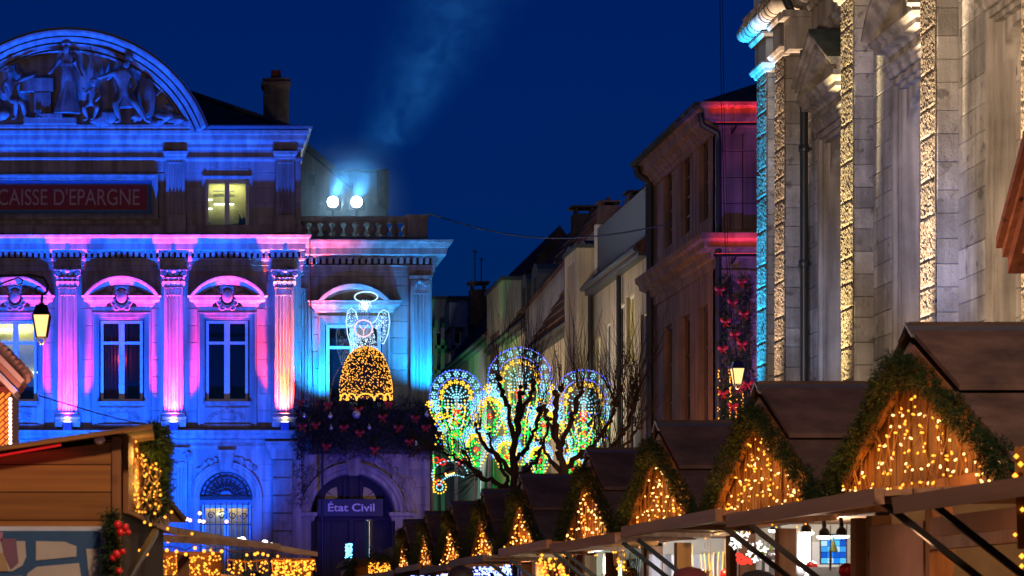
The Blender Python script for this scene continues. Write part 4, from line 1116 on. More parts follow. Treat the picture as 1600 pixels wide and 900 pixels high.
tc2 = nt2.nodes.new('ShaderNodeTexCoord'); ln = nt2.nodes.new('ShaderNodeVectorMath'); ln.operation = 'LENGTH'; nt2.links.new(tc2.outputs['Object'], ln.inputs[0])
mr2 = nt2.nodes.new('ShaderNodeMapRange'); mr2.inputs[1].default_value = 0.0; mr2.inputs[2].default_value = 2.5; mr2.inputs[3].default_value = .075; mr2.inputs[4].default_value = 0
nt2.links.new(ln.outputs['Value'], mr2.inputs[0]); nt2.links.new(mr2.outputs[0], p2.inputs['Density'])
mm = MB(); mm.ball((0, 0, 0), 2.5, 20, 14); mo = mm.build('glow_haze', hz); mo.location = P(540, 312, YF-.4); mo['kind'] = 'stuff'; mo['label'] = 'haze sphere added for the glow round the two terrace floodlights'  # sphere of haze added to give the floodlights a soft glow
so = sm.build('smoke', vm); so['kind'] = 'stuff'; so['label'] = 'faint pale blue smoke drifting up from the terrace floodlights'

# ================================================================== hedge of fir branches on the balcony
YH = 82.6
hd = thing('fir_hedge', 'dark balcony hedge of fir branches over the arched door', 'hedge', (PX(575, YH), YH, PZ(710, YH)))
m = MB(); m.box(XR+.3, PX(680, YH), YH, YW-.02, PZ(704, YH), PZ(700, YH)); m.box(XR+.3, PX(680, YH), YH-.0, YH+.06, PZ(700, YH), PZ(640, YH)); m.build('balcony_box', JOINT, hd)
m = MB()
for k in range(9):
    py = 634+k*8.6
    fir(m, [(PX(461, YH), YH-.1, PZ(py, YH)), (PX(500, YH), YH-.35, PZ(py+random.uniform(-2, 2), YH)), (PX(570, YH), YH-.4, PZ(py+random.uniform(-2, 2), YH)), (PX(640, YH), YH-.35, PZ(py+random.uniform(-2, 2), YH)), (PX(692-k*.8, YH), YH-.2, PZ(py+2, YH))], .26, 620, .085, .011, k+40, 6)
fir(m, [(PX(462, YH), YH-.1, PZ(640, YH)), (PX(470, YH), YH-.1, PZ(745, YH)), (PX(468, YH), YH-.1, PZ(790, YH))], .22, 300, .085, .011, 77, 6)
fir(m, [(PX(690, YH), YH-.1, PZ(640, YH)), (PX(686, YH), YH-.1, PZ(690, YH)), (PX(660, YH), YH-.1, PZ(712, YH))], .3, 350, .085, .011, 78, 6)
m.build('foliage', FIRDARK, hd)
def bow(name, c, s, label, group, mat=REDBOW, seed=0):
    rnd = random.Random(seed); c = Vector(c); m = MB()
    for sg in (-1, 1):
        tip = c+Vector((sg*s, -.3*s, s*rnd.uniform(.15, .4)))
        m.loft([[c+(tip-c)*t+Vector((0, -.2*s*math.sin(math.pi*t), wd*s)), c+(tip-c)*t+Vector((0, -.35*s*math.sin(math.pi*t), 0)), c+(tip-c)*t+Vector((0, 0, -wd*s))] for t, wd in ((0, .1), (.35, .32), (.7, .42), (1, .2))])
        e = c+Vector((sg*s*rnd.uniform(.3, .7), -.2*s, -s*rnd.uniform(.8, 1.2)))
        m.loft([[c+(e-c)*t+Vector((-wd*s, -.1*s, 0)), c+(e-c)*t+Vector((0, -.2*s, 0)), c+(e-c)*t+Vector((wd*s, -.1*s, 0))] for t, wd in ((0, .1), (.5, .2), (1, .16))])
    m.ball(c+Vector((0, -.12*s, 0)), .2*s, 7, 5)
    o = m.build(name, mat); 
    return tag(o, label, 'bow', group)
HB = ['at the top by the bank corner', 'on the top edge below the dark window', 'top edge, beside the gold skirt', 'low, below the start of the gold skirt', 'lower middle, under the gold skirt', 'upper middle, under the end of the gold skirt', 'upper part, towards the light arches', 'lower part, towards the light arches', 'at the outer end', 'middle height near the bank', 'closest to the bank at middle height', 'lowest, above the keystone', 'lowest, above the carved spray near the bank', 'close under the hem of the gold skirt', 'lowest at the outer end']
for i, (px, py) in enumerate([(468, 628), (512, 632), (607, 631), (537, 668), (562, 676), (598, 652), (649, 653), (622, 668), (666, 668), (493, 664), (472, 666), (585, 702), (510, 697), (560, 640), (640, 690)]):
    bow('bow', P(px, py, YH-.75), .16, 'red ribbon bow on the balcony hedge, '+HB[i], 'red bows on the balcony hedge', seed=i)
for i, (px, py, r_) in enumerate([(557, 647, .16), (516, 650, .09), (577, 668, .08), (517, 669, .07), (667, 648, .09), (475, 650, .07), (650, 694, .07)]):
    m = MB(); m.ball(P(px, py, YH-.7), r_, 10, 8); m.lathe(P(px, py, YH-.7)+Vector((0, 0, r_)), [(.03, -.01), (.03, .04), (.01, .05)], 6)
    tag(m.build('bauble', SILVER), 'small silver bauble on the dark balcony hedge', 'bauble', 'silver baubles on the balcony hedge')

# ================================================================== light angel
YA = 82.3
def AP(px, py, dy=0): return P(px, py, YA+dy)
NEON = mat_emit('cold_white_rope', (.42, .70, 1), 2.0)
NEONP = mat_emit('pink_white_rope', (1, .55, .68), 1.5)
LEDW = mat_emit('cold_white_diode', (.55, .80, 1), 2.6)
GOLD = mat_emit('gold_diode', (1, .42, .05), 2.2)
GOLDW = mat_emit('gold_rope', (1, .50, .06), 1.7)
MESHM = mat_plain('dark_netting', (.05, .035, .015), .8)
ag = thing('light_angel', 'illuminated angel figure with halo, white wings and gold bell skirt above the door', 'light figure', AP(570, 626))
m = MB(); m.tube([AP(572+18*math.cos(a), 464+8*math.sin(a), .25*math.sin(a)) for a in [R(15*i) for i in range(25)]], .022, 6); m.build('halo', NEON, ag)
wgs = {-1: [(559, 500), (556, 487), (549, 481), (543, 487), (541, 502), (543, 522), (548, 540), (552, 551)], 1: [(582, 505), (588, 500), (593, 488), (600, 484), (607, 488), (609, 503), (606, 523), (599, 538)]}
for s, pts in wgs.items():
    m = MB(); m.tube([AP(*p) for p in pts], .016, 6); wg = m.build('wing', NEON, ag)
    m = MB(); rnd = random.Random(s+9)
    for k in range(120):
        a, b = rnd.choice(pts[1:]), rnd.choice(pts[1:]); t = rnd.random(); q = (560, 530) if s < 0 else (586, 530)
        u = rnd.random()*.5; x = (a[0]+(b[0]-a[0])*t)*(1-u)+q[0]*u; y = (a[1]+(b[1]-a[1])*t)*(1-u)+q[1]*u
        m.octa(AP(x, y), .0145)
    m.build('diodes', LEDW, wg, kind='stuff')
m = MB(); rnd = random.Random(11)
for k in range(150):
    a = rnd.random()*6.28; r_ = rnd.random()**.5*10.5; m.octa(AP(570+r_*math.cos(a), 478+r_*math.sin(a)*.9, -.2+rnd.random()*.4), .0135)
m.ball(AP(570, 478), .13, 8, 6); m.build('head', LEDW, ag)
m = MB()
for k in range(420):
    t = rnd.random(); w_ = 9+12*t; x = 570+rnd.uniform(-1, 1)*w_; y = 500+t*48
    if (x-568)**2+(y-513)**2 < 150: continue
    m.octa(AP(x, y, rnd.uniform(-.2, .2)), .0135)
bd = m.build('body', LEDW, ag, kind='stuff')
m = MB()
for k in range(10):
    a = R(36*k); m.tube([AP(569.5, 545)+Vector((r_*math.cos(a), r_*.6*math.sin(a), z_)) for r_, z_ in ((.42, 0), (.34, .35), (.26, .75), (.18, 1.05), (.12, 1.3))], .008, 4)
m.build('wire_body', mat_plain('white_net', (.55, .6, .7), .6), ag)
m = MB(); m.tube([AP(568+14*math.cos(R(15*i)), 513+13*math.sin(R(15*i)), -.28) for i in range(25)], .021, 6); rg_ = m.build('ring', NEONP, ag)
m = MB(); m.tube([AP(561, 508, -.28), AP(568, 516, -.28), AP(575, 507, -.28)], .018, 5); m.tube([AP(568, 516, -.28), AP(568, 524, -.28)], .018, 5); m.build('ring_strands', NEONP, rg_)
# skirt: dome of netting with gold diodes
prf = [(41, 626), (41.5, 615), (40.5, 600), (38, 585), (33, 568), (26, 554), (16, 545), (6, 541)]
sk_ = YA/F
m = MB(); m.lathe((PX(571.5, YA), YA, PZ(626, YA)), [(r_*sk_, (626-py)*sk_) for r_, py in prf], 24, sy=.7); skt = m.build('skirt', MESHM, ag)
m = MB(); rnd = random.Random(21)
for k in range(820):
    py = rnd.uniform(541, 626); i = 0
    for i in range(len(prf)-1):
        if prf[i][1] >= py >= prf[i+1][1]: break
    t = (prf[i][1]-py)/(prf[i][1]-prf[i+1][1]+1e-6); r_ = prf[i][0]+(prf[i+1][0]-prf[i][0])*t
    a = rnd.uniform(math.pi, 2*math.pi); 
    m.octa((PX(571.5, YA)+(r_+.4)*sk_*math.cos(a), YA+(r_+.4)*sk_*math.sin(a)*.7, PZ(py, YA)), rnd.uniform(.013, .025))
m.build('gold_diodes', GOLD, skt, kind='stuff')
m = MB()
for k, px in enumerate((538, 549, 571, 594, 605)):
    w_ = (6, 8, 14, 9, 5)[k]
    m.tube([AP(px+w_*math.cos(R(18*i)), 626-11*math.sin(R(18*i)), -.85) for i in range(11)], .026, 6)
m.build('scalloped_hem', GOLDW, skt)
lamp('angel_glow', 'POINT', AP(575, 500, .9), 22, (.7, .85, 1), .4, parent=ag)
# ================================================================== CHURCH along the street
XW, XF = 11.35, 11.05          # wall plane, pilaster face
ZC0, ZC1 = 4.6, 13.6           # height range that needs separate stones
church = thing('church', 'tall weathered stone church wall with floodlit rough pilasters and niche pediments', 'church', (XW, 36, 0))
_slabs = {}
def rough_slab(root, x, y0, y1, z, h):
    """hammered slab: its street face broken into facets a few centimetres across"""
    key = (round(h, 2), random.randrange(3)); me = _slabs.get(key)
    if me is None:
        rnd = random.Random(hash(key)); m = MB(); ny, nz = 18, max(8, int(h/.036)); w_ = y1-y0-.008; hh = h-.008; idx = {}
        for j in range(nz+1):
            for i in range(ny+1):
                edge = i in (0, ny) or j in (0, nz); d = .020 if edge else .030+rnd.uniform(-.0042, .0042)+(-.016 if rnd.random() < .04 else 0)
                idx[i, j] = len(m.v); m.v.append((-d, -w_/2+w_*i/ny+(0 if edge else rnd.uniform(-.008, .008)), hh*j/nz+(0 if edge else rnd.uniform(-.008, .008))))
        for j in range(nz):
            for i in range(ny): m.f.append((idx[i, j], idx[i, j+1], idx[i+1, j+1], idx[i+1, j]))
        i0 = len(m.v); m.v += [(0, -w_/2, 0), (0, w_/2, 0), (0, w_/2, hh), (0, -w_/2, hh)]
        for ring, (a, b) in (([idx[i, 0] for i in range(ny+1)], (i0, i0+1)), ([idx[ny, j] for j in range(nz+1)], (i0+1, i0+2)), ([idx[i, nz] for i in range(ny, -1, -1)], (i0+2, i0+3)), ([idx[0, j] for j in range(nz, -1, -1)], (i0+3, i0))):
            m.f.append(tuple(ring)+(b, a))
        me = bpy.data.meshes.new('hammered_slab'); me.from_pydata(m.v, [], m.f); me.materials.append(ROUGH); _slabs[key] = me
    o = bpy.data.objects.new('hammered_slab', me); COL.objects.link(o); o.parent = root
    o.location = (x-root.location.x, (y0+y1)/2-root.location.y, z+.004-root.location.z)
PIL = [(44.0, 44.7), (42.75, 43.4), (38.5, 39.2), (34.4, 35.1), (30.3, 31.0)]   # (near, far)
m = MB(); m.box(XW+.42, XW+9, 24, 44.68, 0, 17); m.box(XW+.05, XW+.42, 24, 44.68, 0, ZC0); m.build('core_wall', JOINT, church)
# pilasters of stacked blocks, rough towards the street
for (y0, y1) in PIL:
    z = ZC0; k = 0
    m = MB(); m.box(XF+.02, XW+.1, y0+.02, y1-.02, 0, ZC0); m.build('pilaster_base', CHURCH, church)
    ztop = H+9.88
    while z < ztop-.05:
        h = min(random.choice((.33, .36, .40, .36)), ztop-z)
        stone(church, XF, XW+.12, y0, y1, z, z+h, CHURCH, face='y', name='pilaster_stone', gap=.003, ch=.01, proud=.0)
        z += h
    # hammered slabs on the street face, sitting 3 cm proud of the quoins' inner face
    z = ZC0
    while z < ztop-.05:
        h = min(random.choice((.40, .52, .62)), ztop-z)
        rough_slab(church, XF-.002, y0, y1, z, h)
        z += h
NICHE = [(40.55, 'tri'), (36.35, 'seg'), (32.15, 'tri')]
# wall strips each side of the niche surrounds
bays = [(39.2, 42.75, 40.55), (35.1, 38.5, 36.35), (31.0, 34.4, 32.15)]
for (y0, y1, yc) in bays:
    z = ZC0
    m = MB(); m.box(XW+.06, XW+.42, yc+.62, y1, ZC0, H+9.88); m.box(XW+.06, XW+.42, y0, yc-.62, ZC0, H+9.88); m.box(XW+.06, XW+.42, yc-.62, yc+.62, H+8.12, H+9.88); m.build('wall', JOINT, church)
    while z < H+9.85:
        h = min(random.choice((.35, .38, .42)), H+9.88-z)
        stone(church, XW, XW+.2, yc+.80, y1, z, z+h, CHURCH, face='x', name='wall_stone', gap=.003)
        if yc-.80-y0 > .1: stone(church, XW, XW+.2, y0, yc-.80, z, z+h, CHURCH, face='x', name='wall_stone', gap=.003)
        z += h
for (y0, y1) in [(43.4, 44.0)]:
    m = MB(); m.box(XW-.06, XW+.42, y0, y1, ZC0, H+9.88); m.build('wall', CHURCH, church)
# niche surrounds, blind panels and aedicule pediments
def stepped(root, yc, hw, z0, z1, x, steps, mat, name):
    m = MB()
    for (o0, o1, pr) in steps:
        m.box(x-pr, x+.1, yc-hw-o1, yc+hw+o1, z1+o0, z1+o1)
        for s in (-1, 1):
            a, b = sorted((yc+s*(hw+o0), yc+s*(hw+o1))); m.box(x-pr+.003, x+.1, a, b, z0, z1+o0)
    return m.build(name, mat, root)
for (yc, kind) in NICHE:
    nz1 = H+8.02
    ns = stepped(church, yc, .62, 0, nz1, XW, [(0, .07, .06), (.07, .15, .12), (.15, .19, .09)], CHSM, 'niche_surround')
    # weathered block chain beside the surround
    # recessed blind panel of smooth blocks
    z = ZC0
    while z < nz1-.75:
        h = min(random.choice((.36, .40, .44)), nz1-.72-z)
        stone(church, XW+.24, XW+.4, yc-.62, yc+.62, z, z+h, CHSM, face='x', name='niche_stone', gap=.003, ch=.006, proud=.003)
        z += h
    m = MB(); m.box(XW+.26, XW+.42, yc-.62, yc+.62, z, nz1); m.build('niche_head', CHSM, ns)
    # arched shell above the blind panel
    m = MB(); n = 18
    for k in range(n):
        a, b = math.pi*k/n, math.pi*(k+1)/n
        ya, yb = yc+.62*math.cos(a), yc+.62*math.cos(b); za, zb = z+.6*math.sin(a), z+.6*math.sin(b)
        m.prism_yz([(ya, za), (yb, zb), (yb, nz1), (ya, nz1)], XW+.05, XW+.262)
    m.build('niche_spandrel', CHSM, ns)
    m = MB(); m.box(XW-.02, XW+.24, yc-.62, yc-.60, 0, nz1); m.box(XW-.02, XW+.24, yc+.60, yc+.62, 0, nz1); m.build('niche_reveal', CHSM, ns)
    # flat frieze, then cornice and pediment standing out from the wall
    hw = 1.03; xp = XW
    fz = MB(); fz.box(xp-.14, xp+.1, yc-.82, yc+.82, nz1+.19, H+8.55); fz.build('frieze', SAND if False else CHSM, ns)
    path = [(xp, yc+.84), (xp-.12, yc+.84), (xp-.12, yc-.84), (xp, yc-.84)]
    m = MB(); m.mould(path, [(0, H+8.22), (.03, H+8.22), (.06, H+8.28), (.06, H+8.33), (.10, H+8.36), (.10, H+8.40), (0, H+8.40)]); m.build('architrave_moulding', CHSM, ns)
    m = MB(); m.mould(path, [(0, H+8.55), (.04, H+8.55), (.07, H+8.60), (.12, H+8.62), (.20, H+8.64), (.20, H+8.72), (.24, H+8.74), (.28, H+8.80), (.28, H+8.82), (0, H+8.82)]); m.box(xp-.12, xp, yc-.84, yc+.84, H+8.55, H+8.81); co = m.build('pediment_cornice', CHSM, church)
    m = MB(); zb_ = H+8.825
    if kind == 'tri':
        rise = .66
        for s in (-1, 1):
            for (d0, d1, pr) in ((0, .07, .30), (.07, .15, .24), (.15, .22, .34), (.22, .27, .40)):
                e0 = Vector((0, yc+s*1.12, zb_)); ap_ = Vector((0, yc, zb_+rise)); 
                a = [(e0.y-s*0, e0.z+d0-.0), (ap_.y, ap_.z+d0), (ap_.y, ap_.z+d1), (e0.y, e0.z+d1)]
                if s < 0: a = a[::-1]
                m.prism_yz(a, xp-pr-.08, xp+.02)
        m.build('raking_cornice', CHSM, co)
        m = MB(); m.prism_yz([(yc-1.0, zb_), (yc+1.0, zb_), (yc, zb_+rise-.05)], xp-.10, xp+.02); m.build('tympanum', CHSM, co)
        m = MB(); m.prism_yz([(yc-1.14, zb_+.275), (yc, zb_+rise+.275), (yc+1.14, zb_+.275), (yc, zb_+rise+.33)], xp-.47, xp+.02); m.build('weathering_slab', SLATE, co)
    else:
        rings = []
        rad = 1.22; cz = zb_+.62-rad+.0; a_ = math.degrees(math.acos(1.10/rad)) if rad > 1.1 else 0
        n = 20; prf_ = [(rad-.10, .0), (rad-.10, .26), (rad-.03, .30), (rad-.02, .36), (rad+.06, .42), (rad+.08, .48), (rad+.14, .48), (rad+.14, .0)]
        aa0 = math.asin(max(-1, min(1, (zb_-cz)/rad)))
        for k in range(n+1):
            a = aa0+(math.pi-2*aa0)*k/n
            rings.append([(xp-o_, yc+r_*math.cos(a)*1.0, cz+r_*math.sin(a)) for r_, o_ in prf_])
        m.loft(rings); m.build('curved_cornice', CHSM, co, smooth=True, ang=25)
        m = MB(); m.prism_yz([(yc+(rad-.08)*math.cos(aa0+(math.pi-2*aa0)*k/16), cz+(rad-.08)*math.sin(aa0+(math.pi-2*aa0)*k/16)) for k in range(17)], xp-.10, xp+.02); m.build('tympanum', CHSM, co)
# capitals and entablature breaking out over the pilasters
path = [(14, 44.72)]
for (y0, y1) in PIL:
    path += [(XF, y1+.0), (XF, y0), (XW, y0)] if y1 == 44.7 else [(XW, y1), (XF, y1), (XF, y0), (XW, y0)]
path[1] = (XF, 44.72)
z0 = H+9.88
m = MB(); m.mould(path, [(0, z0-.02), (.05, z0), (.07, z0+.06), (.10, z0+.07), (.13, z0+.13), (.13, z0+.16), (0, z0+.17)]); m.build('capital_band', CHSM, church)
m = MB(); m.mould(path, [(0, z0+.16), (.04, z0+.16), (.04, z0+.60), (0, z0+.60)]); m.build('architrave', CHSM, church)
m = MB(); m.mould(path, [(0, z0+.58), (.10, z0+.60), (.14, z0+.66), (.14, z0+.70), (0, z0+.72)]); m.build('fillet', CHSM, church)
# fat roll moulding cut into drums
pr = [(.04, z0+.72)]+[(.16+.16*math.sin(R(t)), z0+.90-.17*math.cos(R(t))) for t in range(0, 181, 20)]+[(.04, z0+1.08)]
m = MB(); m.mould(path, pr); m.build('roll_moulding', CHSM, church, smooth=True, ang=35)
pr2 = [(.04, z0+.71)]+[(.165+.175*math.sin(R(t)), z0+.90-.185*math.cos(R(t))) for t in range(0, 181, 20)]+[(.04, z0+1.09)]
for (y0, y1) in PIL[:3]:
    for t in (.04, .36, .68, .97):
        yy = y0+(y1-y0)*t; m = MB()
        m.loft([[(XF-o_, yy+q, zz) for o_, zz in pr2] for q in (-.025, .025)])
        m.build('roll_band', CHSM, church)
m = MB(); m.mould(path, [(0, z0+1.08), (.20, z0+1.08), (.24, z0+1.16), (.06, z0+1.18), (.06, z0+1.75), (.2, z0+1.78), (.30, z0+1.90), (.46, z0+1.94), (.50, z0+2.1), (.62, z0+2.2), (.62, z0+2.35), (0, z0+2.4)]); m.build('entablature', CHSM, church)
m = MB(); m.box(XW, XW+.45, 24, 44.7, z0-.05, z0+5); m.build('upper_wall', JOINT, church)
# scrolled brackets high up beside the drainpipe
for yy in (42.2, 38.0):
    m = MB(); m.prism_yz([(yy-.16, z0-.05), (yy+.16, z0-.05), (yy+.16, z0+.62), (yy-.16, z0+.62)], XW-.42, XW); m.box(XW-.52, XW, yy-.2, yy+.2, z0+.50, z0+.62); m.build('bracket', CHSM, church)
# drainpipe with a swan neck
m = MB(); yd_ = 42.15
m.tube([(11.22, yd_, 0.2), (11.22, yd_, H+9.9), (11.20, yd_, H+10.2), (11.02, yd_+.05, H+10.5), (10.92, yd_+.1, H+10.75), (10.90, yd_+.1, H+11.4)], .072, 10)
dp = m.build('drainpipe', PIPE, church)
m = MB()
for zz in (3, 5.2, 7.4, 9.4): m.lathe((11.22, yd_, zz), [(.085, 0), (.095, .02), (.095, .1), (.085, .12)], 10); m.bar((11.22, yd_, zz+.06), (XW+.02, yd_, zz+.06), .05)
m.build('pipe_bracket', PIPE, dp, kind='stuff')
# uplights on the ground at the pilasters
cc = [((.015, .42, 1), 2.2), ((1, .72, .50), .8), ((1, .80, .42), 1.5), ((1, .76, .52), 1.7), ((1, .70, .40), 1.3)]
lb = ['cyan uplight at the foot of the end pilaster of the church', 'warm uplight at the foot of the church pilaster beside the drainpipe', 'yellowish uplight under the middle church pilaster', 'warm uplight under the church pilaster before the blue stones', 'warm uplight under the church pilaster near the wooden canopy']
for (y0, y1), (col, k), l in zip(PIL, cc, lb):
    yy = (y0+y1)/2+.25
    u = thing('ground_uplight', l, 'floodlight', (XF-.95, yy, 0), 'uplights along the church wall')
    m = MB(); m.lathe((XF-.95, yy, 0), [(.14, 0), (.14, .22), (.16, .25), (.16, .28), (.12, .28)], 12); m.build('housing', IRON, u)
    m = MB(); m.lathe((XF-.95, yy, .285), [(.12, 0), (.005, .004)], 12); m.build('lens', LENS, u)
    lamp('pilaster_wash', 'SPOT', (XF-.95, yy, .35), 32000*k, col, .10, (XF, (y0+y1)/2, 10.2), 13, .9, u)

# wooden entrance canopy sticking out near the picture's edge
WOODR = mat_wood('canopy_wood', (.20, .075, .035), (.34, .14, .07), 'Y')
can = thing('wooden_canopy', 'red-brown wooden canopy gable with layered boards on the church front', 'canopy', (9.4, 24, 0))
yc = 25.2; 
def CY(px, X): return X*F/(px-250)
xg = 9.05
ya, yb_ = CY(1556, xg), CY(1600, xg)          # far end of the eave, gable plane x = xg
ze_ = PZ(372, ya); zb0 = PZ(396, CY(1578, xg+.1))
ym = ya-1.35
apx = PZ(232, CY(1592, xg))
zrise = apx-ze_
for k, (o, w_, d) in enumerate(((0, .10, .0), (.10, .09, .07), (.19, .16, .13))):
    m = MB()
    for s in (1, -1):
        e = (ym+s*1.35, ze_-o*1.1); t = (ym, ze_+zrise*1.9-o*1.1)
        q = [(e[0], e[1]), (t[0], t[1]), (t[0], t[1]-w_*1.6), (e[0], e[1]-w_*1.1)]
        if s > 0: q = q[::-1]
        m.prism_yz(q, xg+d, xg+1.9)
    m.build('barge_board', WOODR, can)
m = MB(); m.box(xg+.22, xg+1.9, ym-1.22, ym+1.18, zb0-.0, zb0+.16); m.build('tie_beam', WOODR, can)
m = MB(); m.prism_yz([(ym-1.1, zb0+.16), (ym+1.1, zb0+.16), (ym, ze_+zrise*1.6)], xg+.5, xg+.55); m.build('gable_board', mat_wood('dark_canopy_board', (.07, .03, .02), (.12, .05, .03), 'Y'), can)
m = MB(); m.bar((xg+.35, ym+1.05, 0), (xg+.35, ym+1.05, zb0), .16); m.bar((xg+1.7, ym+1.05, 0), (xg+1.7, ym+1.05, zb0), .16); m.build('post', WOODR, can)
lamp('canopy_light', 'SPOT', (7.3, ym+2.2, 3.2), 600, (1, .55, .36), .2, (xg, ym+.6, ze_), 50, 1, can)

# ================================================================== SANDSTONE HOUSE
XS, YS0, YS1 = 14.24, 62.0, 70.1
sh = thing('sandstone_house', 'reddish sandstone corner house with red-lit cornices and a fir-clad niche', 'building', (XS, YS0, 0))
zc1, zc2 = H+14.74-1.7, H+11.4-1.7         # main cornice, string cornice
zc1 = H+13.04; zc2 = H+9.71
m = MB(); m.box(XS+.3, XS+12, YS0+.3, YS1, 0, zc1-.05); m.build('body', JOINT, sh)
# side wall with slots for windows
def SY(px): return XS*F/(px-250)
sw = [(1038, 1050), (1064, 1078), (1093, 1106)]
for (zlo, zhi, wlo, whi) in ((zc2+.0, zc1, H+10.3, H+12.4), (0, zc2, 3.0, H+8.1)):
    m = MB(); y = YS0; hs_ = sorted((SY(b), SY(a)) for a, b in sw)
    for a, b in hs_:
        m.box(XS, XS+.3, y, a, zlo, zhi); m.box(XS, XS+.3, a, b, zlo, wlo); m.box(XS, XS+.3, a, b, whi, zhi); y = b
    m.box(XS, XS+.3, y, YS1, zlo, zhi); m.build('side_wall', SAND, sh)
    for a, b in hs_:
        m = MB(); m.box(XS+.12, XS+.2, a, a+.09, wlo, whi); m.box(XS+.12, XS+.2, b-.09, b, wlo, whi); m.box(XS+.12, XS+.2, a, b, whi-.1, whi); m.box(XS+.12, XS+.2, a, b, wlo, wlo+.1)
        n = 4 if zlo > 5 else 6
        for i in range(1, n): m.box(XS+.13, XS+.19, a, b, wlo+(whi-wlo)*i/n-.03, wlo+(whi-wlo)*i/n+.03)
        f_ = m.build('window', mat_plain('brown_frame', (.10, .06, .05), .6) if 'brown_frame' not in bpy.data.materials else bpy.data.materials['brown_frame'], sh)
        m = MB(); m.quad((XS+.17, b, wlo), (XS+.17, a, wlo), (XS+.17, a, whi), (XS+.17, b, whi)); m.build('pane', GLASS, f_)
        m = MB(); m.quad((XS+.29, b, wlo), (XS+.29, a, wlo), (XS+.29, a, whi), (XS+.29, b, whi)); m.build('room_lining', DARKROOM, f_)
# front wall in blocks
def rowsS(x0, x1, z0, z1, y, course, bw): ashlar(sh, x0, x1, z0, z1, y, course, bw, SAND, depth=.2, name='stone', proud=.012)
def SX(px): return PX(px, YS0)
m = MB(); m.box(XS, XS+6, YS0+.05, YS0+.3, 0, zc1); m.build('front_wall', SAND, sh)
rowsS(XS, SX(1130), zc2+.15, zc1-.5, YS0-.10, .62, 2)          # corner strip upstairs
rowsS(SX(1130), SX(1160), zc2+.15, zc1-.5, YS0-.02, .75, 1.2); rowsS(SX(1160), SX(1200), zc2+.15, zc1-.5, YS0-.06, .62, 2)
rowsS(XS, SX(1119.5), 2, zc2-1.2, YS0-.10, .55, 2); rowsS(SX(1171), SX(1200), 2, zc2-.9, YS0-.06, .7, 2)
m = MB(); m.box(SX(1119.5), SX(1171), YS0-.1, YS0+.04, zc2-1.25, zc2-.9); m.box(SX(1119.5), SX(1125), YS0-.13, YS0+.04, 2, zc2-1.25); m.build('niche_surround', SAND, sh)
pth = [(XS, YS1), (XS, YS0), (XS+6, YS0)]
m = MB(); m.mould(pth, [(0, zc1-.72), (.06, zc1-.72), (.08, zc1-.6), (.14, zc1-.58), (.20, zc1-.45), (.36, zc1-.35), (.38, zc1-.15), (.47, zc1-.08), (.49, zc1), (0, zc1)]); m.build('main_cornice', SAND, sh)
m = MB(); m.mould(pth, [(0, zc2-.85), (.05, zc2-.85), (.07, zc2-.62), (.14, zc2-.58), (.16, zc2-.42), (.36, zc2-.34), (.38, zc2-.2), (.47, zc2-.14), (.49, zc2), (0, zc2+.02)]); m.build('string_cornice', SAND, sh)
m = MB(); zt_ = zc1
m.v += [(XS-.5, YS0-.5, zt_), (XS+10, YS0-.5, zt_), (XS+10, YS1, zt_), (XS-.5, YS1, zt_), (XS+3.6, YS0+3.6, zt_+1.9), (XS+6, YS0+3.6, zt_+1.9), (XS+3.6, YS1, zt_+1.9)]
m.f += [(0, 1, 5, 4), (3, 0, 4, 6), (1, 2, 5), (2, 6, 4, 5), (0, 3, 2, 1)]
m.build('roof', SLATE, sh)
m = MB()
for k in range(34):
    y = YS0-.3+k*.25; m.box(XS-.62, XS-.49, y, y+.17, zc1-.06, zc1+.03)
m.box(XS-.60, XS-.49, YS0-.45, YS1, zc1-.10, zc1-.07); m.build('eave_tiles', SLATE, sh, kind='stuff')
m = MB(); m.tube([(XS-.45, YS0-.25, zc1-.25), (XS-.40, YS0-.28, zc1-.55), (XS+.0, YS0-.22, zc1-.75), (XS+.02, YS0-.22, zc1-1.0), (XS+.02, YS0-.22, .3)], .085, 8); m.build('downpipe', PIPE, sh)
m = MB(); m.tube([(XS-.5, YS1-.3, zc1-.12), (XS-.45, YS1-.3, zc1-.35), (XS-.12, YS1-.4, zc1-.6), (XS-.12, YS1-.4, zc1-.9), (XS-.12, YS1-.4, .3)], .11, 8); m.build('downpipe', PIPE, sh)
m = MB(); m.tube([(XS+1.3, YS0+.9, zc1+.35), (XS+1.3, YS0+.9, zc1+1.0), (XS+3.6, YS0+3.6, zc1+2.6)], .02, 5); m.build('lightning_rod', IRON, sh)
# red LED bars lighting both cornices
REDLED = mat_emit('red_led', (1, .03, .02), 4)
for zz, l in ((zc1-.62, 'red LED bar under the top cornice of the sandstone house'), (zc2-.62, 'red LED bar under the middle cornice of the sandstone house')):
    b = thing('led_bar', l, 'light bar', (XS+2, YS0-.6, zz), 'red LED bars on the sandstone house')
    m = MB(); m.box(XS-.2, XS+5, YS0-.66, YS0-.58, zz, zz+.06); m.build('housing', IRON, b)
    m = MB(); m.box(XS-.15, XS+4.95, YS0-.65, YS0-.59, zz+.06, zz+.065); m.build('lens', REDLED, b)
    m = MB()
    for q in (.4, 2.4, 4.4): m.bar((XS+q, YS0-.62, zz+.02), (XS+q, YS0-.05, zz-.1), .04)
    m.build('bracket', IRON, b)
    a = lamp('cornice_wash', 'AREA', (XS+2.4, YS0-.62, zz+.08), 14, (1, .03, .03), target=(XS+2.4, YS0-.40, zz+.6), size=(5.2, .05), parent=b)
    a.data.spread = R(50)
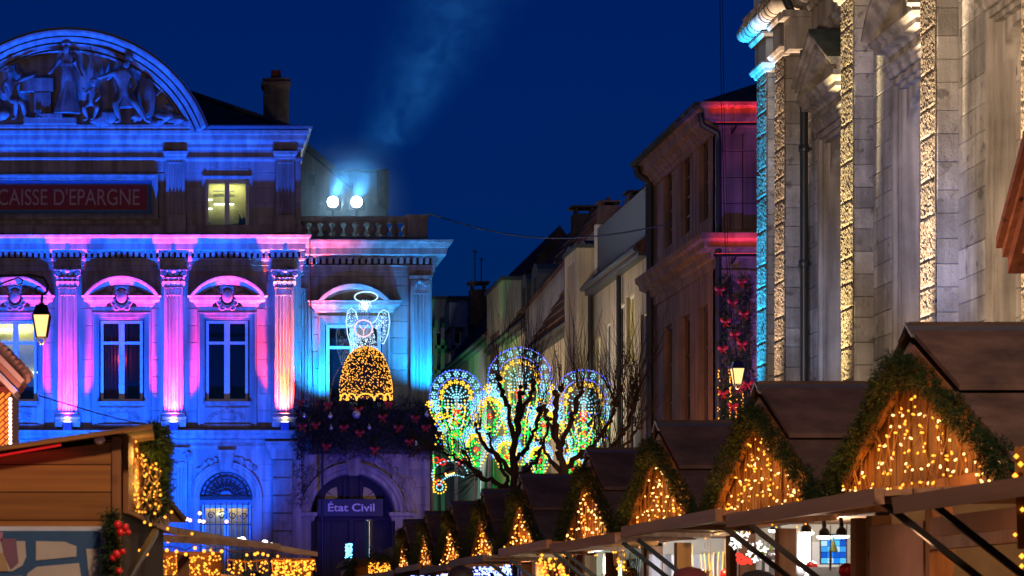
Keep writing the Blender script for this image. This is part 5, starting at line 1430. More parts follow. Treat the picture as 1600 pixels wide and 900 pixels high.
# fir columns with red bows in the niche
fc = thing('fir_hanging', 'tall fir branch panel with red bows and tiny lights in the sandstone niche', 'decoration', (SX(1148), YS0-.3, 2))
m = MB()
for px in (1127, 1136, 1157, 1166): fir(m, [(SX(px), YS0-.2, PZ(665, YS0)), (SX(px), YS0-.2, PZ(432, YS0))], .16, 520, .06, .008, px, 6)
fir(m, [(SX(1147), YS0-.2, PZ(665, YS0)), (SX(1147), YS0-.2, PZ(560, YS0))], .2, 300, .06, .008, 5, 6)
m.build('foliage', FIRM, fc)
AMBER = mat_emit('amber_bulb', (1, .34, .03), 3.0)
AMBERW = mat_emit('warm_white_bulb', (1, .55, .18), 4)
m = MB(); rnd = random.Random(2)
for k in range(90):
    px = rnd.choice((1123, 1140, 1141, 1150, 1160)); m.octa(P(px+rnd.uniform(-1.5, 1.5), rnd.uniform(575, 660), YS0-.42), .016)
m.build('bulbs', AMBER, fc, kind='stuff')
FB = ['high at the downpipe edge', 'topmost of all', 'just below the topmost', 'on the church edge, upper part', 'one of a close pair, downpipe side', 'in the middle of the panel', 'on the church edge above the lantern', 'magenta looking, half way down', 'low, on the downpipe edge below the lantern', 'lowest of all', 'directly under the lantern', 'low, beside the chalet ridge']
for i, (px, py) in enumerate([(1124, 453), (1159, 441), (1144, 473), (1162, 491), (1133, 503), (1148, 523), (1159, 538), (1129, 545), (1130, 615), (1145, 634), (1155, 606), (1168, 600)]):
    bow('bow', P(px, py, YS0-.5), .14, 'red bow on the fir hanging, '+FB[i], 'red bows on the fir panel', seed=50+i)

# ================================================================== HOUSES DOWN THE STREET
XH = 14.2
def HY(px, X=XH): return X*F/(px-250)
def row_house(name, label, ya, yb, ze, zr, mat, roofmat, wins=(), xh=XH, gut=True):
    h = thing(name, label, 'building', (xh, (ya+yb)/2, 0))
    m = MB(); m.box(xh+.28, xh+8, ya, yb, 0, ze-.02); m.build('body', JOINT, h)
    # street wall in vertical bays round the windows
    m = MB(); y = ya
    cols = sorted(set((a, b) for a, b, *_ in wins))
    for a, b in cols:
        m.box(xh, xh+.28, y, a, 0, ze)
        zs = sorted((c, d) for a2, b2, c, d, *_ in wins if (a2, b2) == (a, b)); z = 0
        for c, d in zs: m.box(xh, xh+.28, a, b, z, c); z = d
        m.box(xh, xh+.28, a, b, z, ze); y = b
    m.box(xh, xh+.28, y, yb, 0, ze); m.build('wall', mat, h)
    m = MB(); m.box(xh+.001, xh+8, ya-.02, ya, 0, ze); m.build('end_wall', mat, h)
    for a, b, c, d, lit in wins:
        m = MB(); 
        for (p, q, r_, s_) in ((a, a+.05, c, d), (b-.05, b, c, d), (a+.05, b-.05, c, c+.06), (a+.05, b-.05, d-.06, d), ((a+b)/2-.03, (a+b)/2+.03, c+.06, d-.06)): m.box(xh+.1, xh+.16, p, q, r_, s_)
        w_ = m.build('window', WHITEP, h)
        m = MB(); m.quad((xh+.13, b, c), (xh+.13, a, c), (xh+.13, a, d), (xh+.13, b, d)); m.build('pane', GLASS if not lit else GLASSC, w_)
        m = MB(); m.quad((xh+.27, b, c), (xh+.27, a, c), (xh+.27, a, d), (xh+.27, b, d)); m.build('blind' if lit else 'room_lining', LITW if lit else DARKROOM, w_)
        m = MB(); m.box(xh-.06, xh+.1, a-.06, b+.06, c-.08, c); m.build('sill', mat, w_)
    m = MB(); n = 10
    for k in range(n):       # tile courses as overlapping strips
        t0, t1 = k/n, (k+1)/n; x0, x1 = xh-.35+(3.2)*t0, xh-.35+3.2*t1; z0_, z1_ = ze+(zr-ze)*t0, ze+(zr-ze)*t1
        m.prism_xz([(x0, z0_+.0), (x1+.05, z1_-.02), (x1+.05, z1_+.02), (x0, z0_+.07)], ya, yb)
    m.prism_xz([(xh+2.85, zr), (xh+6.5, ze), (xh+6.5, ze-.1), (xh-.3, ze-.1), (xh-.3, ze)], ya+.02, yb-.02)
    rf_ = m.build('roof', roofmat, h)
    if gut:
        m = MB(); m.tube([(xh-.38, ya, ze-.02), (xh-.38, yb, ze-.02)], .08, 8); m.box(xh-.3, xh+.02, ya, yb, ze-.22, ze-.1); m.build('gutter', ZINC, h)
    return h, rf_
LITW = mat_emit('lit_yellow_blind', (1, .70, .16), 1.0)
HA, ra = row_house('cream_house', 'cream street house next to the sandstone corner, one yellow lit window', 70.3, 80.2, H+10.65, H+14.2, RENDER, TILE,
    [(SY(1014), SY(1003), 3, 10.2, 0), (SY(994), SY(981), 8.9, 11.0, 1), (SY(994), SY(981), 3.2, 8.4, 0), (SY(978), SY(965), 8.6, 10.9, 0), (SY(940), SY(932), 8.4, 10.4, 1), (SY(978), SY(965), 3.2, 8.2, 0), (SY(956), SY(946), 8.4, 10.6, 0), (SY(956), SY(946), 3.2, 8, 0)])
m = MB(); m.box(XH+.05, XH+2.6, 71, 78.8, H+10.7, H+12.55); dm = m.build('dormer', mat_plain('slate_blue_cladding', (.022, .026, .042), .6), HA)
m = MB(); m.box(XH-.02, XH+2.7, 78.8, 79.0, H+10.6, H+12.7); m.build('dormer_cheek', WHITEP, dm)
for (px0, px1, l) in ((975, 977, 0), (930, 932, 0)):
    m = MB(); y = SY(px0); m.tube([(XH-.12, y, .2), (XH-.12, y, H+10.4)], .08, 8); m.build('downpipe', PIPE, HA)
m = MB(); m.box(XH-.55, XH+.3, 79.2, 81.6, 5.5, H+12.0); orl = m.build('oriel', RENDER, HA)
m = MB(); m.box(XH-.56, XH-.54, 79.7, 81.0, H+6.4, H+11.6); m.build('oriel_recess', mat_plain('beige_panel', (.34, .27, .2), .8), orl)
m = MB(); m.box(XH-.62, XH+.4, 79.1, 81.7, H+12.0, H+12.12); m.build('oriel_roof', ZINC, orl)
HBr, rb = row_house('dormer_house', 'street house with two round-headed dormers in its steep dark roof', 81.7, 91.8, H+9.95, H+15.1, RENDER, TILE,
    [(HY(900), HY(893), 5, 8.6, 0), (HY(880), HY(874), 5, 8.6, 0), (HY(862), HY(857), 5, 8.6, 0), (HY(890), HY(884), 9.2, 10.8, 0), (HY(870), HY(864), 9.2, 10.8, 0), (HY(851), HY(846), 9.2, 10.8, 0)])
for i, (y0, y1) in enumerate(((HY(906), HY(896)), (HY(886), HY(872)))):
    m = MB(); n = 8; yc_ = (y0+y1)/2; hw = (y1-y0)/2
    pts = [(yc_-hw, H+10.2), (yc_+hw, H+10.2), (yc_+hw, H+12.3)]+[(yc_+hw*math.cos(math.pi*k/n), H+12.3+hw*.7*math.sin(math.pi*k/n)) for k in range(1, n)]+[(yc_-hw, H+12.3)]
    m.prism_yz(pts, XH+.2, XH+2.4); dd = m.build('dormer', ZINC, HBr)
    m = MB(); m.box(XH+.17, XH+.2, yc_-hw*.45, yc_+hw*.45, H+10.5, H+12.2); m.build('dormer_window', DARKROOM, dd)
HCr, rc = row_house('green_lit_house', 'street house with a green-lit eave and a tall pale dormer front', 92.0, 102.8, H+11.2, H+15.9, RENDER, TILE, [(HY(824), HY(812), 4, 7.5, 0), (HY(834), HY(828), 8.6, 11.2, 0), (HY(806), HY(799), 8.6, 11.2, 0)])
m = MB(); m.box(XH-.25, XH+1.8, HY(795), HY(770), H+8, H+13.6); td = m.build('dormer_front', RENDGREY, HCr)
m = MB(); m.box(XH-.27, XH-.25, HY(790)+.2, HY(776), H+8.2, H+11.7); m.build('dormer_recess', mat_plain('brown_panel', (.12, .075, .06), .8), td)
m = MB(); m.box(XH-.34, XH+1.9, HY(796), HY(769), H+13.6, H+13.75); m.build('dormer_roof', ZINC, td)
for y0, y1 in ((HY(815), HY(806)), (HY(832), HY(822))):
    m = MB(); n = 8; yc_ = (y0+y1)/2; hw = (y1-y0)/2
    pts = [(yc_-hw, H+11.4), (yc_+hw, H+11.4), (yc_+hw, H+13.0)]+[(yc_+hw*math.cos(math.pi*k/n), H+13.0+hw*.6*math.sin(math.pi*k/n)) for k in range(1, n)]+[(yc_-hw, H+13.0)]
    m.prism_yz(pts, XH+.2, XH+2.2); dd = m.build('dormer', ZINC, HCr)
    m = MB(); m.box(XH+.17, XH+.2, yc_-hw*.4, yc_+hw*.4, H+11.6, H+12.9); m.build('dormer_window', DARKROOM, dd)
# gable wall stepping out between the houses
m = MB(); m.prism_xz([(XH-.3, H+8.6), (XH+3, H+8.6), (XH+3, H+15.2), (XH+2.2, H+14.6), (XH-.3, H+11.6)], 91.75, 92.02); gw = m.build('party_gable', RENDGREY, HBr)
m = MB(); m.bar((XH-.45, 91.9, H+11.5), (XH+2.8, 91.9, H+15.3), .5, .14); m.build('gable_coping', TILE, gw)
HD, rd = row_house('end_house', 'farthest visible street house, its eave edge glowing green', 103.2, 118, H+11.9, H+16.6, RENDER, TILE, [(HY(752), HY(742), 4, 8.5, 0)])
# ridge chimneys
for (px, py, Y, w_, h_, nm, host) in ((912, 352, 96, .9, .9, 'chimney', HCr), (950, 333, 91, .7, .5, 'chimney', HBr), (995, 318, 86, .7, .5, 'chimney', HBr), (747, 470, 116, .8, 1.1, 'chimney', HD)):
    c = P(px, py, Y); m = MB(); m.box(c.x-w_/2, c.x+w_/2, Y-.4, Y+.4, c.z-1.2, c.z+h_*.45); m.box(c.x-w_*.62, c.x+w_*.62, Y-.5, Y+.5, c.z+h_*.72, c.z+h_*.80)
    for q in (-.35, .35): m.box(c.x+q*w_-.05, c.x+q*w_+.05, Y-.3, Y+.3, c.z+h_*.45, c.z+h_*.72)
    m.build('chimney', BRICK, host)
m = MB(); c = P(741, 420, 116)
for px, py0, py1 in ((742, 390, 440), (752, 403, 440)): m.bar(P(px, py0, 116), P(px, py1, 116), .05)
m.bar(P(738, 392, 116), P(746, 394, 116), .04); m.bar(P(748, 404, 116), P(756, 406, 116), .04); m.build('roof_aerial', IRON, HD)
# modern block closing the street
mb_ = thing('modern_block', 'pale flat-roofed modern block with balconies closing the far street', 'building', (PX(715, 125), 125, 0))
Ym = 125.0
def MX(p): return PX(p, Ym)
def MZ(p): return PZ(p, Ym)
m = MB(); m.box(MX(640), MX(775), Ym, Ym+8, 0, MZ(467)); m.build('wall', RENDGREY, mb_)
m = MB(); m.box(MX(638), MX(777), Ym-.3, Ym+8.2, MZ(467), MZ(463.5)); m.build('flat_roof', ZINC, mb_)
m = MB(); m.box(MX(694), MX(722), Ym-2.2, Ym-.002, MZ(519), MZ(481)); m.build('balcony_box', RENDGREY, mb_)
m = MB(); m.box(MX(672), MX(724), Ym-2.2, Ym-.002, MZ(552), MZ(547)); m.box(MX(672), MX(724), Ym-2.2, Ym-.002, MZ(590), MZ(585)); m.build('balcony_slab', RENDGREY, mb_)
for (a, b, c, d) in ((703, 718, 520, 537), (728, 755, 493, 540), (676, 690, 520, 546), (703, 718, 556, 580), (728, 750, 556, 600)):
    m = MB(); m.box(MX(a)-.06, MX(b)+.06, Ym-.06, Ym, MZ(d)-.06, MZ(c)+.06); f_ = m.build('window', WHITEP, mb_)
    m = MB(); m.box(MX(a)+.02, MX(b)-.02, Ym-.08, Ym-.062, MZ(d)+.02, MZ(c)-.02); m.build('pane', mat_plain('dark_pane', (.02, .025, .03), .12) if 'dark_pane' not in bpy.data.materials else bpy.data.materials['dark_pane'], f_)
m = MB()
for px in (672, 684, 700, 720): m.box(MX(px)-.1, MX(px)+.1, Ym-2.2, Ym-2.0, 0, MZ(520))
m.build('balcony_post', RENDGREY, mb_)
# ================================================================== BARE POLLARDED TREES
BARK = mat_stone('plane_bark', (.07, .045, .036), (.03, .02, .016), scale=6, bump=.8, fine=18, dist=.02)
def tree(label, Y, limbs, twigs, seed, base):
    rnd = random.Random(seed)
    t = thing('pollarded_tree', label, 'tree', (PX(base[0], Y), Y, 0), 'bare pollarded trees')
    def jit(pts, rads):
        out, ro = [], []
        for i in range(len(pts)-1):
            a, b = pts[i], pts[i+1]
            for k in range(5):
                q = k/5; w_ = .06 if 0 < k else .02
                out.append(a+(b-a)*q+Vector((rnd.uniform(-w_, w_), rnd.uniform(-w_, w_), rnd.uniform(-w_, w_)))); ro.append((rads[i]+(rads[i+1]-rads[i])*q)*rnd.uniform(.85, 1.25))
        out.append(pts[-1]); ro.append(rads[-1]); return out, ro
    m = MB(); p, r_ = jit([Vector((PX(base[0], Y), Y, 0)), P(base[0], base[1], Y)], [.25, .19]); m.tube(p, r_, 9); m.build('trunk', BARK, t)
    for L_ in limbs:
        pts = [P(px, py, Y+dy) for px, py, dy, _ in L_]; m = MB(); p, rr__ = jit(pts, [q[3]*.40 for q in L_]); m.tube(p, rr__, 8)
        e = pts[-1]; k_ = L_[-1][3]*.42
        for _ in range(4): m.ball(e+Vector((rnd.uniform(-.1, .1), rnd.uniform(-.1, .1), rnd.uniform(-.06, .14))), k_*rnd.uniform(.9, 1.5), 7, 5)
        m.build('limb', BARK, t)
    m = MB()
    for (px, py, dy, n, ln, spread, lean) in twigs:
        o_ = P(px, py, Y+dy)
        for k in range(int(n*1.25)):
            a = rnd.uniform(-spread, spread)+lean; el = rnd.uniform(-.5, .5); l_ = ln*rnd.uniform(.4, 1.1)
            d = Vector((math.sin(a), el*.6, math.cos(a))).normalized(); b = o_+Vector((rnd.uniform(-.15, .15), rnd.uniform(-.1, .1), rnd.uniform(-.05, .1)))
            sd = Vector((rnd.uniform(-.05, .05), rnd.uniform(-.05, .05), 0))*l_
            m.tube([b, b+d*l_*.35+sd, b+d*l_*.7+sd*.7, b+d*l_+Vector((0, 0, .05*l_))], [.014, .010, .007, .003], 3)
            if rnd.random() < .5:
                q = b+d*l_*.35+sd; d2 = (d+Vector((rnd.uniform(-.6, .6), rnd.uniform(-.4, .4), .1))).normalized(); m.tube([q, q+d2*l_*.3, q+d2*l_*.55+Vector((0, 0, .03))], [.010, .007, .003], 3)
    m.build('twigs', BARK, t, kind='stuff')
    return t
tree('bare pollarded tree with knobbly dark limbs in front of the glowing arches', 71, [
    [(800, 790, 0, .28), (802, 720, 0, .26), (806, 680, 0, .25), (812, 640, 0, .24), (815, 612, 0, .15)],
    [(806, 690, 0, .20), (795, 640, .2, .16), (784, 618, .3, .15), (778, 598, .3, .12)],
    [(812, 650, 0, .20), (830, 622, -.2, .15), (834, 598, -.3, .14)],
    [(800, 740, 0, .20), (780, 716, -.3, .16), (752, 690, -.4, .13), (745, 670, -.4, .10)],
    [(800, 768, 0, .22), (772, 752, -.4, .17), (745, 742, -.5, .15), (728, 722, -.6, .12), (700, 712, -.7, .07), (672, 700, -.8, .03)],
    [(752, 744, -.5, .13), (735, 730, -.5, .10), (728, 705, -.5, .09)],
    [(804, 720, 0, .2), (826, 700, .3, .13), (836, 672, .3, .12), (846, 644, .3, .16)],
    [(806, 745, 0, .2), (838, 722, .2, .13), (850, 690, .2, .11), (856, 662, .2, .10)],
    [(795, 770, 0, .2), (790, 742, -.6, .14), (770, 700, -.8, .10), (764, 678, -.8, .08)]],
    [(815, 610, 0, 12, 3.2, .16, 0), (778, 596, .3, 10, 2.6, .25, -.05), (834, 596, -.3, 12, 2.4, .25, .06), (745, 668, -.4, 8, 1.4, .5, -.1), (672, 700, -.8, 12, 1.0, .9, -1.2), (700, 712, -.7, 14, .9, 1.0, -.7), (846, 640, .3, 10, 1.6, .4, .1), (728, 705, -.5, 8, .9, .6, -.3), (728, 722, -.6, 12, .9, 1.3, -1.2), (745, 742, -.5, 12, 1.1, .6, -1.9)], 4, (800, 790))
tree('second bare pollarded tree with a long crooked limb reaching towards the sandstone house', 67, [
    [(882, 790, 0, .28), (878, 720, 0, .24), (872, 690, 0, .2), (868, 650, 0, .2), (872, 615, .1, .18)],
    [(876, 700, 0, .2), (892, 660, -.2, .17), (900, 632, -.3, .17), (906, 612, -.3, .11)],
    [(880, 735, 0, .2), (905, 712, .3, .16), (930, 690, .3, .15), (952, 660, .3, .13), (962, 640, .3, .12)],
    [(905, 715, .2, .18), (938, 716, .3, .16), (965, 690, .3, .15), (984, 660, .4, .14), (992, 622, .4, .12)],
    [(880, 760, 0, .2), (925, 735, -.2, .14), (958, 712, -.4, .12), (985, 690, -.4, .10), (996, 668, -.4, .08)],
    [(870, 690, 0, .15), (856, 660, .2, .12), (850, 640, .2, .12)],
    [(878, 740, 0, .18), (858, 716, .3, .12), (845, 690, .3, .10)]],
    [(872, 613, .1, 10, 1.9, .2, 0), (906, 610, -.3, 16, 2.4, .28, .05), (962, 638, .3, 24, 2.4, .5, 0), (992, 620, .4, 30, 2.8, .4, .1), (996, 666, -.4, 16, 1.5, .6, .2), (985, 640, .4, 14, 2.2, .4, -.05), (940, 690, .3, 14, 2.8, .2, 0), (958, 710, -.4, 14, 2.0, .4, .1), (938, 716, .3, 10, 3.0, .2, .03)], 8, (882, 790))

# ================================================================== LIGHT ARCHES
LBLUE = mat_emit('blue_bulb', (.03, .08, 1), 4.0)
LWHITE = mat_emit('ice_white_bulb', (.30, .80, 1), 1.5)
LYEL = mat_emit('yellow_bulb', (1, .56, .03), 2.1)
LGRN = mat_emit('green_bulb', (.01, .8, .08), 1.9)
LRED = mat_emit('red_bulb', (1, .02, .02), 1.8)
LATH = mat_plain('white_lath', (.45, .45, .45), .6)
BM = {'b': LBLUE, 'w': LWHITE, 'y': LYEL, 'g': LGRN, 'r': LRED}
BN = {'b': 'blue_bulbs', 'w': 'white_bulbs', 'y': 'yellow_bulbs', 'g': 'green_bulbs', 'r': 'red_bulbs'}
YL = 76.5
R_BODY = 1.0
def light_arch(label, cx, cy, R_, big=True, low=2.4, seed=0, gr='light arches between the trees'):
    rnd = random.Random(seed); o_ = thing('light_arch', label, 'light arch', P(cx, 800, YL), gr)
    B = {k: [] for k in BM}; frame = MB(); kk = YL/F
    def add(c, x, y, dy=0): B[c].append((cx+x, cy-y, dy))
    def ring(c, r, a0, a1, step, sx=1):
        n = max(2, int(abs(R(a1-a0))*r/step))
        for i in range(n+1): a = R(a0+(a1-a0)*i/n); add(c, sx*r*math.cos(a), r*math.sin(a))
    def flower(c, x, y, r, n=6, c2=None):
        for i in range(n): a = 6.283*i/n; add(c, x+r*math.cos(a), y+r*math.sin(a))
        add(c2 or c, x, y)
    def fr(pts): frame.tube([P(cx+x, cy-y, YL+.03) for x, y in pts], .018, 4)
    ring('b', R_, -25, 205, 5.6); ring('b', R_*.70, -15, 195, 6.5)
    for i in range(11): a = R(-15+i*21); flower('w', R_*.85*math.cos(a), R_*.85*math.sin(a), 3.6)
    for rr_ in (R_, R_*.7, R_*.55): fr([(rr_*math.cos(R(t)), rr_*math.sin(R(t))) for t in range(-25, 206, 10)])
    for i in range(9): a = R(-5+i*23.7); flower('y', R_*.56*math.cos(a), R_*.56*math.sin(a), 3.0, 5)
    if big:
        # fan of drops inside the arch
        for i in range(7):
            a = R(15+i*25)
            for q in range(1, 6): add('w', R_*.09*q*math.cos(a), R_*.09*q*math.sin(a)-3)
        for i in range(8): x = -18+i*5.2; [add('w', x, -6-q*5.5) for q in range(3)]
        # red lantern panel
        for i in range(4):
            for q in range(4): add('r', -5+i*3.4, -17-q*3.6)
        # body: nested lyre outlines narrowing downwards
        D = R_*low
        for c, f, st in (('y', 1.0, 4.6), ('w', .80, 5.2), ('g', .56, 4.2), ('y', .34, 4.8), ('g', .90, 6)):
            for s in (-1, 1):
                n = int(D/st)
                for i in range(n):
                    t = i/n; w_ = R_*1.0*f*(1-t)**.6*(.92+.16*math.sin(t*9)); add(c, s*w_, -R_*.15-t*D)
                fr([(s*R_*1.0*f*(1-t/12)**.6*(.92+.16*math.sin(t/12*9)), -R_*.15-t/12*D) for t in range(13)])
        for k in range(3):
            y = -R_*.55-k*R_*.42; w_ = R_*(.34-.08*k)
            ring_ = [(w_*math.cos(R(t)), y+w_*.8*math.sin(R(t))) for t in range(0, 360, 24)]
            for x, yy in ring_: add('ywg'[k % 3], x, yy)
            flower('r', 0, y, 2.6, 5); 
            for i in range(14): add('g', rnd.uniform(-.6, .6)*w_, y+rnd.uniform(-.6, .6)*w_)
        for s in (-1, 1):
            for (x, y, r_, c) in ((.78, -.22, .20, 'w'), (.98, -.30, .15, 'y'), (.62, -.75, .16, 'y'), (.45, -1.25, .13, 'w'), (.72, -.50, .13, 'w')):
                for i in range(14): a = i*.62; q = r_*R_*(1-i/18); add(c, s*(x*R_+q*math.cos(a)), y*R_+q*math.sin(a))
        for i in range(90): add(rnd.choice('ggybw'), rnd.uniform(-.85, .85)*R_*(1-.25*rnd.random()), -R_*(.3+rnd.random()*1.5))
        for i in range(46): add('g', rnd.uniform(-.32, .32)*R_, -R_*(1.3+rnd.random()*.9))
        for i in range(26): add('w', rnd.uniform(-.7, .7)*R_, -R_*(.3+rnd.random()*1.3))
        for i in range(54): add('y', rnd.uniform(-.8, .8)*R_, -R_*(.3+rnd.random()*1.5))
    else:
        for i in range(40): add(rnd.choice('gggy'), rnd.uniform(-.4, .4)*R_, rnd.uniform(-1.4, .3)*R_)
        flower('r', 0, -R_*.35, 3.2, 6, 'r'); flower('r', 0, -R_*.35, 1.8, 5)
        for c, f in (('y', 1.0), ('w', .72), ('g', .45)):
            for s in (-1, 1):
                for i in range(int(R_*1.5/4.6)): t = i*4.6/(R_*1.5); add(c, s*R_*f*(1-t*.8), -t*R_*1.6)
        fr([(-R_*(1-t/8*.8), -t/8*R_*1.6) for t in range(9)]); fr([(R_*(1-t/8*.8), -t/8*R_*1.6) for t in range(9)])
    frame.bar(P(cx, cy, YL+.05), Vector((PX(cx, YL), YL+.05, 0)), .10)
    frame.build('frame', LATH, o_)
    for k, ps in B.items():
        m = MB()
        for px, py, dy in ps: m.octa(P(px+rnd.uniform(-.5, .5), py+rnd.uniform(-.5, .5), YL-.06), rnd.uniform(.028, .038))
        if ps: m.build(BN[k], BM[k], o_, kind='stuff')
    if big: lamp('arch_glow', 'POINT', P(cx, cy, YL-1.2), 22, (.6, .85, 1), .5, parent=o_)
    return o_
light_arch('glowing bulb arch nearest the wing wall, blue rim over a tapering green and yellow body', 713, 620, 42, True, 2.3, 1)
light_arch('tallest glowing bulb arch, blue rim and red panel, behind the knobbly tree', 812, 593, 50, True, 2.6, 2)
light_arch('glowing bulb arch with red panel behind the second bare tree', 912, 628, 50, True, 2.0, 3)
light_arch('smaller bulb arch with a big red flower, filling the gap left of the tallest arch'.replace('left of', 'beside'), 765, 640, 30, False, 2, 4)
light_arch('small low bulb arch with a blue and white rim between two tall arches', 850, 656, 24, False, 2, 5)
light_arch('low bulb arch with green heart behind the crooked limb of the knobbly tree', 792, 705, 24, False, 2, 6)
light_arch('low bulb arch just above the chalet ridge, blue top and red flower', 896, 728, 20, False, 2, 7)
light_arch('bulb arch low beside the orange street light, partly behind the thin twigs', 744, 694, 25, False, 2, 8)
light_arch('low bulb arch between the trunks of the two bare trees', 842, 712, 22, False, 2, 9)
# corner flourish by the wing
fl = thing('light_flourish', 'curled string of bulbs with red stars and a ring, hanging by the wing corner', 'light arch', P(690, 770, YL), 'light arches between the trees')
BB = {'w': [], 'y': [], 'r': [], 'g': []}
for i in range(16): a = R(200-i*13); BB['w'].append((703+28*math.cos(a), 742-22*math.sin(a)))
for i in range(12): BB['w'].append((689+i*3.2, 752-6*math.sin(i/11*3.1)-i*.6))
for i in range(14): a = i*.449; BB['y'].append((687+10*math.cos(a), 761-10*math.sin(a)))
for i in range(9): a = i*.7; BB['w'].append((687+5*math.cos(a), 761-5*math.sin(a)))
for i in range(9): BB['y'].append((678, 735+i*4.2))
for cx_2, cy_2 in ((681, 719), (692, 722), (720, 722), (686, 754)):
    for i in range(8): a = i*.785; BB['r'].append((cx_2+4.5*math.cos(a), cy_2-4.5*math.sin(a)))
for i in range(10): BB['g'].append((677+i*.2, 712+i*3))
for k, ps in BB.items():
    m = MB()
    for px, py in ps: m.octa(P(px, py, YL), .033)
    m.build(BN[k], BM[k], fl, kind='stuff')
m = MB(); m.tube([P(675+i*3, 742-22*math.sin(R(10+i*10)), YL+.04) for i in range(17)], .02, 4); m.bar(P(677, 780, YL+.04), P(677, 705, YL+.04), .04); m.bar(P(677, 705, YL+.04), Vector((PX(677, YL), YL+.04, 0)), .05); m.build('frame', LATH, fl)
# ================================================================== MARKET CHALETS, row on one side of the alley
WOODO = mat_wood('chalet_plank', (.13, .052, .018), (.27, .12, .042), 'Z')
WOODH = mat_wood('chalet_board', (.24, .11, .045), (.42, .22, .10), 'Y')
WOODG = mat_wood('grey_flap_wood', (.18, .095, .055), (.38, .225, .135), 'Y')
WOODGX = mat_wood('kiosk_board', (.17, .065, .014), (.32, .135, .03), 'X', scale=2.2)
FELT = mat_stone('bitumen_board', (.17, .11, .092), (.075, .052, .046), scale=3.5, bump=.35, fine=40, dist=.004, vary=.12, streak=.2)
RIDGE = mat_plain('zinc_ridge', (.17, .19, .23), .4, .5)
WIRE = mat_plain('amber_wire', (.30, .15, .04), .6)
XG = 3.46
def chalet(label, loc, group='chalets along the alley'):
    s = thing('market_chalet', label, 'market stall', loc, group)
    hw, zr, zev, x0, x1 = 1.30, H+1.30, H+.665, -.06, 2.5
    sl = (zr-zev)/1.345
    # roof boards, the upper lapping over the lower, both slopes
    for sg in (-1, 1):
        for (t0, t1, lift) in ((.50, 1.0, 0.0), (-.02, .53, .045)):
            m = MB(); th = .024
            a = (sg*1.345*t0, zr-.03+lift-(zr-zev)*t0); b = (sg*1.345*t1, zr-.03+lift-(zr-zev)*t1)
            q = [(a[0], a[1]), (b[0], b[1]), (b[0], b[1]-th), (a[0], a[1]-th)]
            if sg > 0: q = q[::-1]
            m.prism_yz(q, x0, x1); m.build('roof_board', FELT, s, local=True)
    m = MB(); c = .10
    m.prism_yz([(0, zr+.012), (-c, zr-c*sl-.004), (-c, zr-c*sl+.008), (0, zr+.028), (c, zr-c*sl+.008), (c, zr-c*sl-.004)], x0-.015, x1); m.build('ridge_cap', RIDGE, s, local=True)
    for sg in (-1, 1):
        m = MB(); q = [(0, zr-.06), (sg*1.33, zev-.04), (sg*1.33, zev-.15), (0, zr-.17)]
        if sg > 0: q = q[::-1]
        m.prism_yz(q, x0+.01, x0+.035); m.build('barge_board', WOODH, s, local=True)
    # gable of upright planks
    n = 22; w_ = 2*hw/n
    for k in range(n):
        a, b = -hw+k*w_, -hw+(k+1)*w_; f = lambda u: zr-.09-abs(u)*sl
        m = MB(); zb = H+.60
        pts = [(a+.004, zb), (b-.004, zb), (b-.004, max(zb+.01, f(b))), (a+.004, max(zb+.01, f(a)))]
        j = random.uniform(0, .012); m.prism_yz(pts, -j, .025); m.build('plank', WOODO, s, local=True)
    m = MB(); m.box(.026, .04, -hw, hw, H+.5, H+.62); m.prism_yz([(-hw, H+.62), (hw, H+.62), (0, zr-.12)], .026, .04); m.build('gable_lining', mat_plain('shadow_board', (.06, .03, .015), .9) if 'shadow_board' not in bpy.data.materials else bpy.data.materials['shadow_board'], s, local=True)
    m = MB(); m.box(-.03, .02, -hw-.02, hw+.02, H+.50, H+.598); m.build('lintel_board', WOODH, s, local=True)
    for u in (-hw+.05, .30, hw-.05):
        m = MB(); m.box(.13, .23, u-.05, u+.05, 0, H+.499); m.build('post', WOODO, s, local=True)
    m = MB(); m.box(-.12, .55, -hw+.1, hw-.1, .92, .97); m.build('counter', WOODH, s, local=True)
    for k in range(8):
        a = -hw+.1+k*(2*hw-.2)/8; m = MB(); m.box(-.0, .025, a+.004, a+(2*hw-.2)/8-.004, .05, .919); m.build('front_plank', WOODO, s, local=True)
    m = MB(); m.box(.24, 2.35, hw-.04, hw-.01, .02, H+.56); m.build('side_wall', PARTW, s, local=True)
    m = MB(); m.box(.24, 2.35, -hw+.01, -hw+.04, .02, H+.56); m.build('side_wall', WOODH, s, local=True)
    m = MB(); m.box(2.33, 2.36, -hw+.041, hw-.041, .02, H+1.1); m.build('back_wall', WOODO, s, local=True)
    m = MB(); m.box(.11, 2.33, -hw+.041, hw-.041, H+.56, H+.58); m.build('ceiling', WOODH, s, local=True)
    # raised shutter flap with its boards and rails
    fl = bpy.data.objects.new('flap', None); COL.objects.link(fl); fl.parent = s; fl.location = (-.04, 0, H+.515)
    for k in range(4):
        m = MB(); m.box(-.51+k*.118, -.51+(k+1)*.118-.006, -hw+.02, hw-.02, -.012, .012); m.build('board', WOODG, fl, local=True)
    m = MB(); m.box(-.55, -.512, -hw+.02, hw-.02, -.045, .022); m.build('edge_rail', WOODG, fl, local=True)
    for u in (-hw+.12, 0, hw-.12):
        m = MB(); m.box(-.51, -.02, u-.03, u+.03, -.04, -.0125); m.build('batten', WOODG, fl, local=True)
    for u in (-1.12, 1.15):
        m = MB(); m.bar((-.51, u, H+.46), (0.0, u, H+.06), .026, .026); m.build('strut', IRON, s, local=True)
    return s
PARTW = mat_plain('cream_partition', (.62, .57, .48), .8)
PINKP = mat_plain('pinkish_board', (.34, .20, .15), .8)
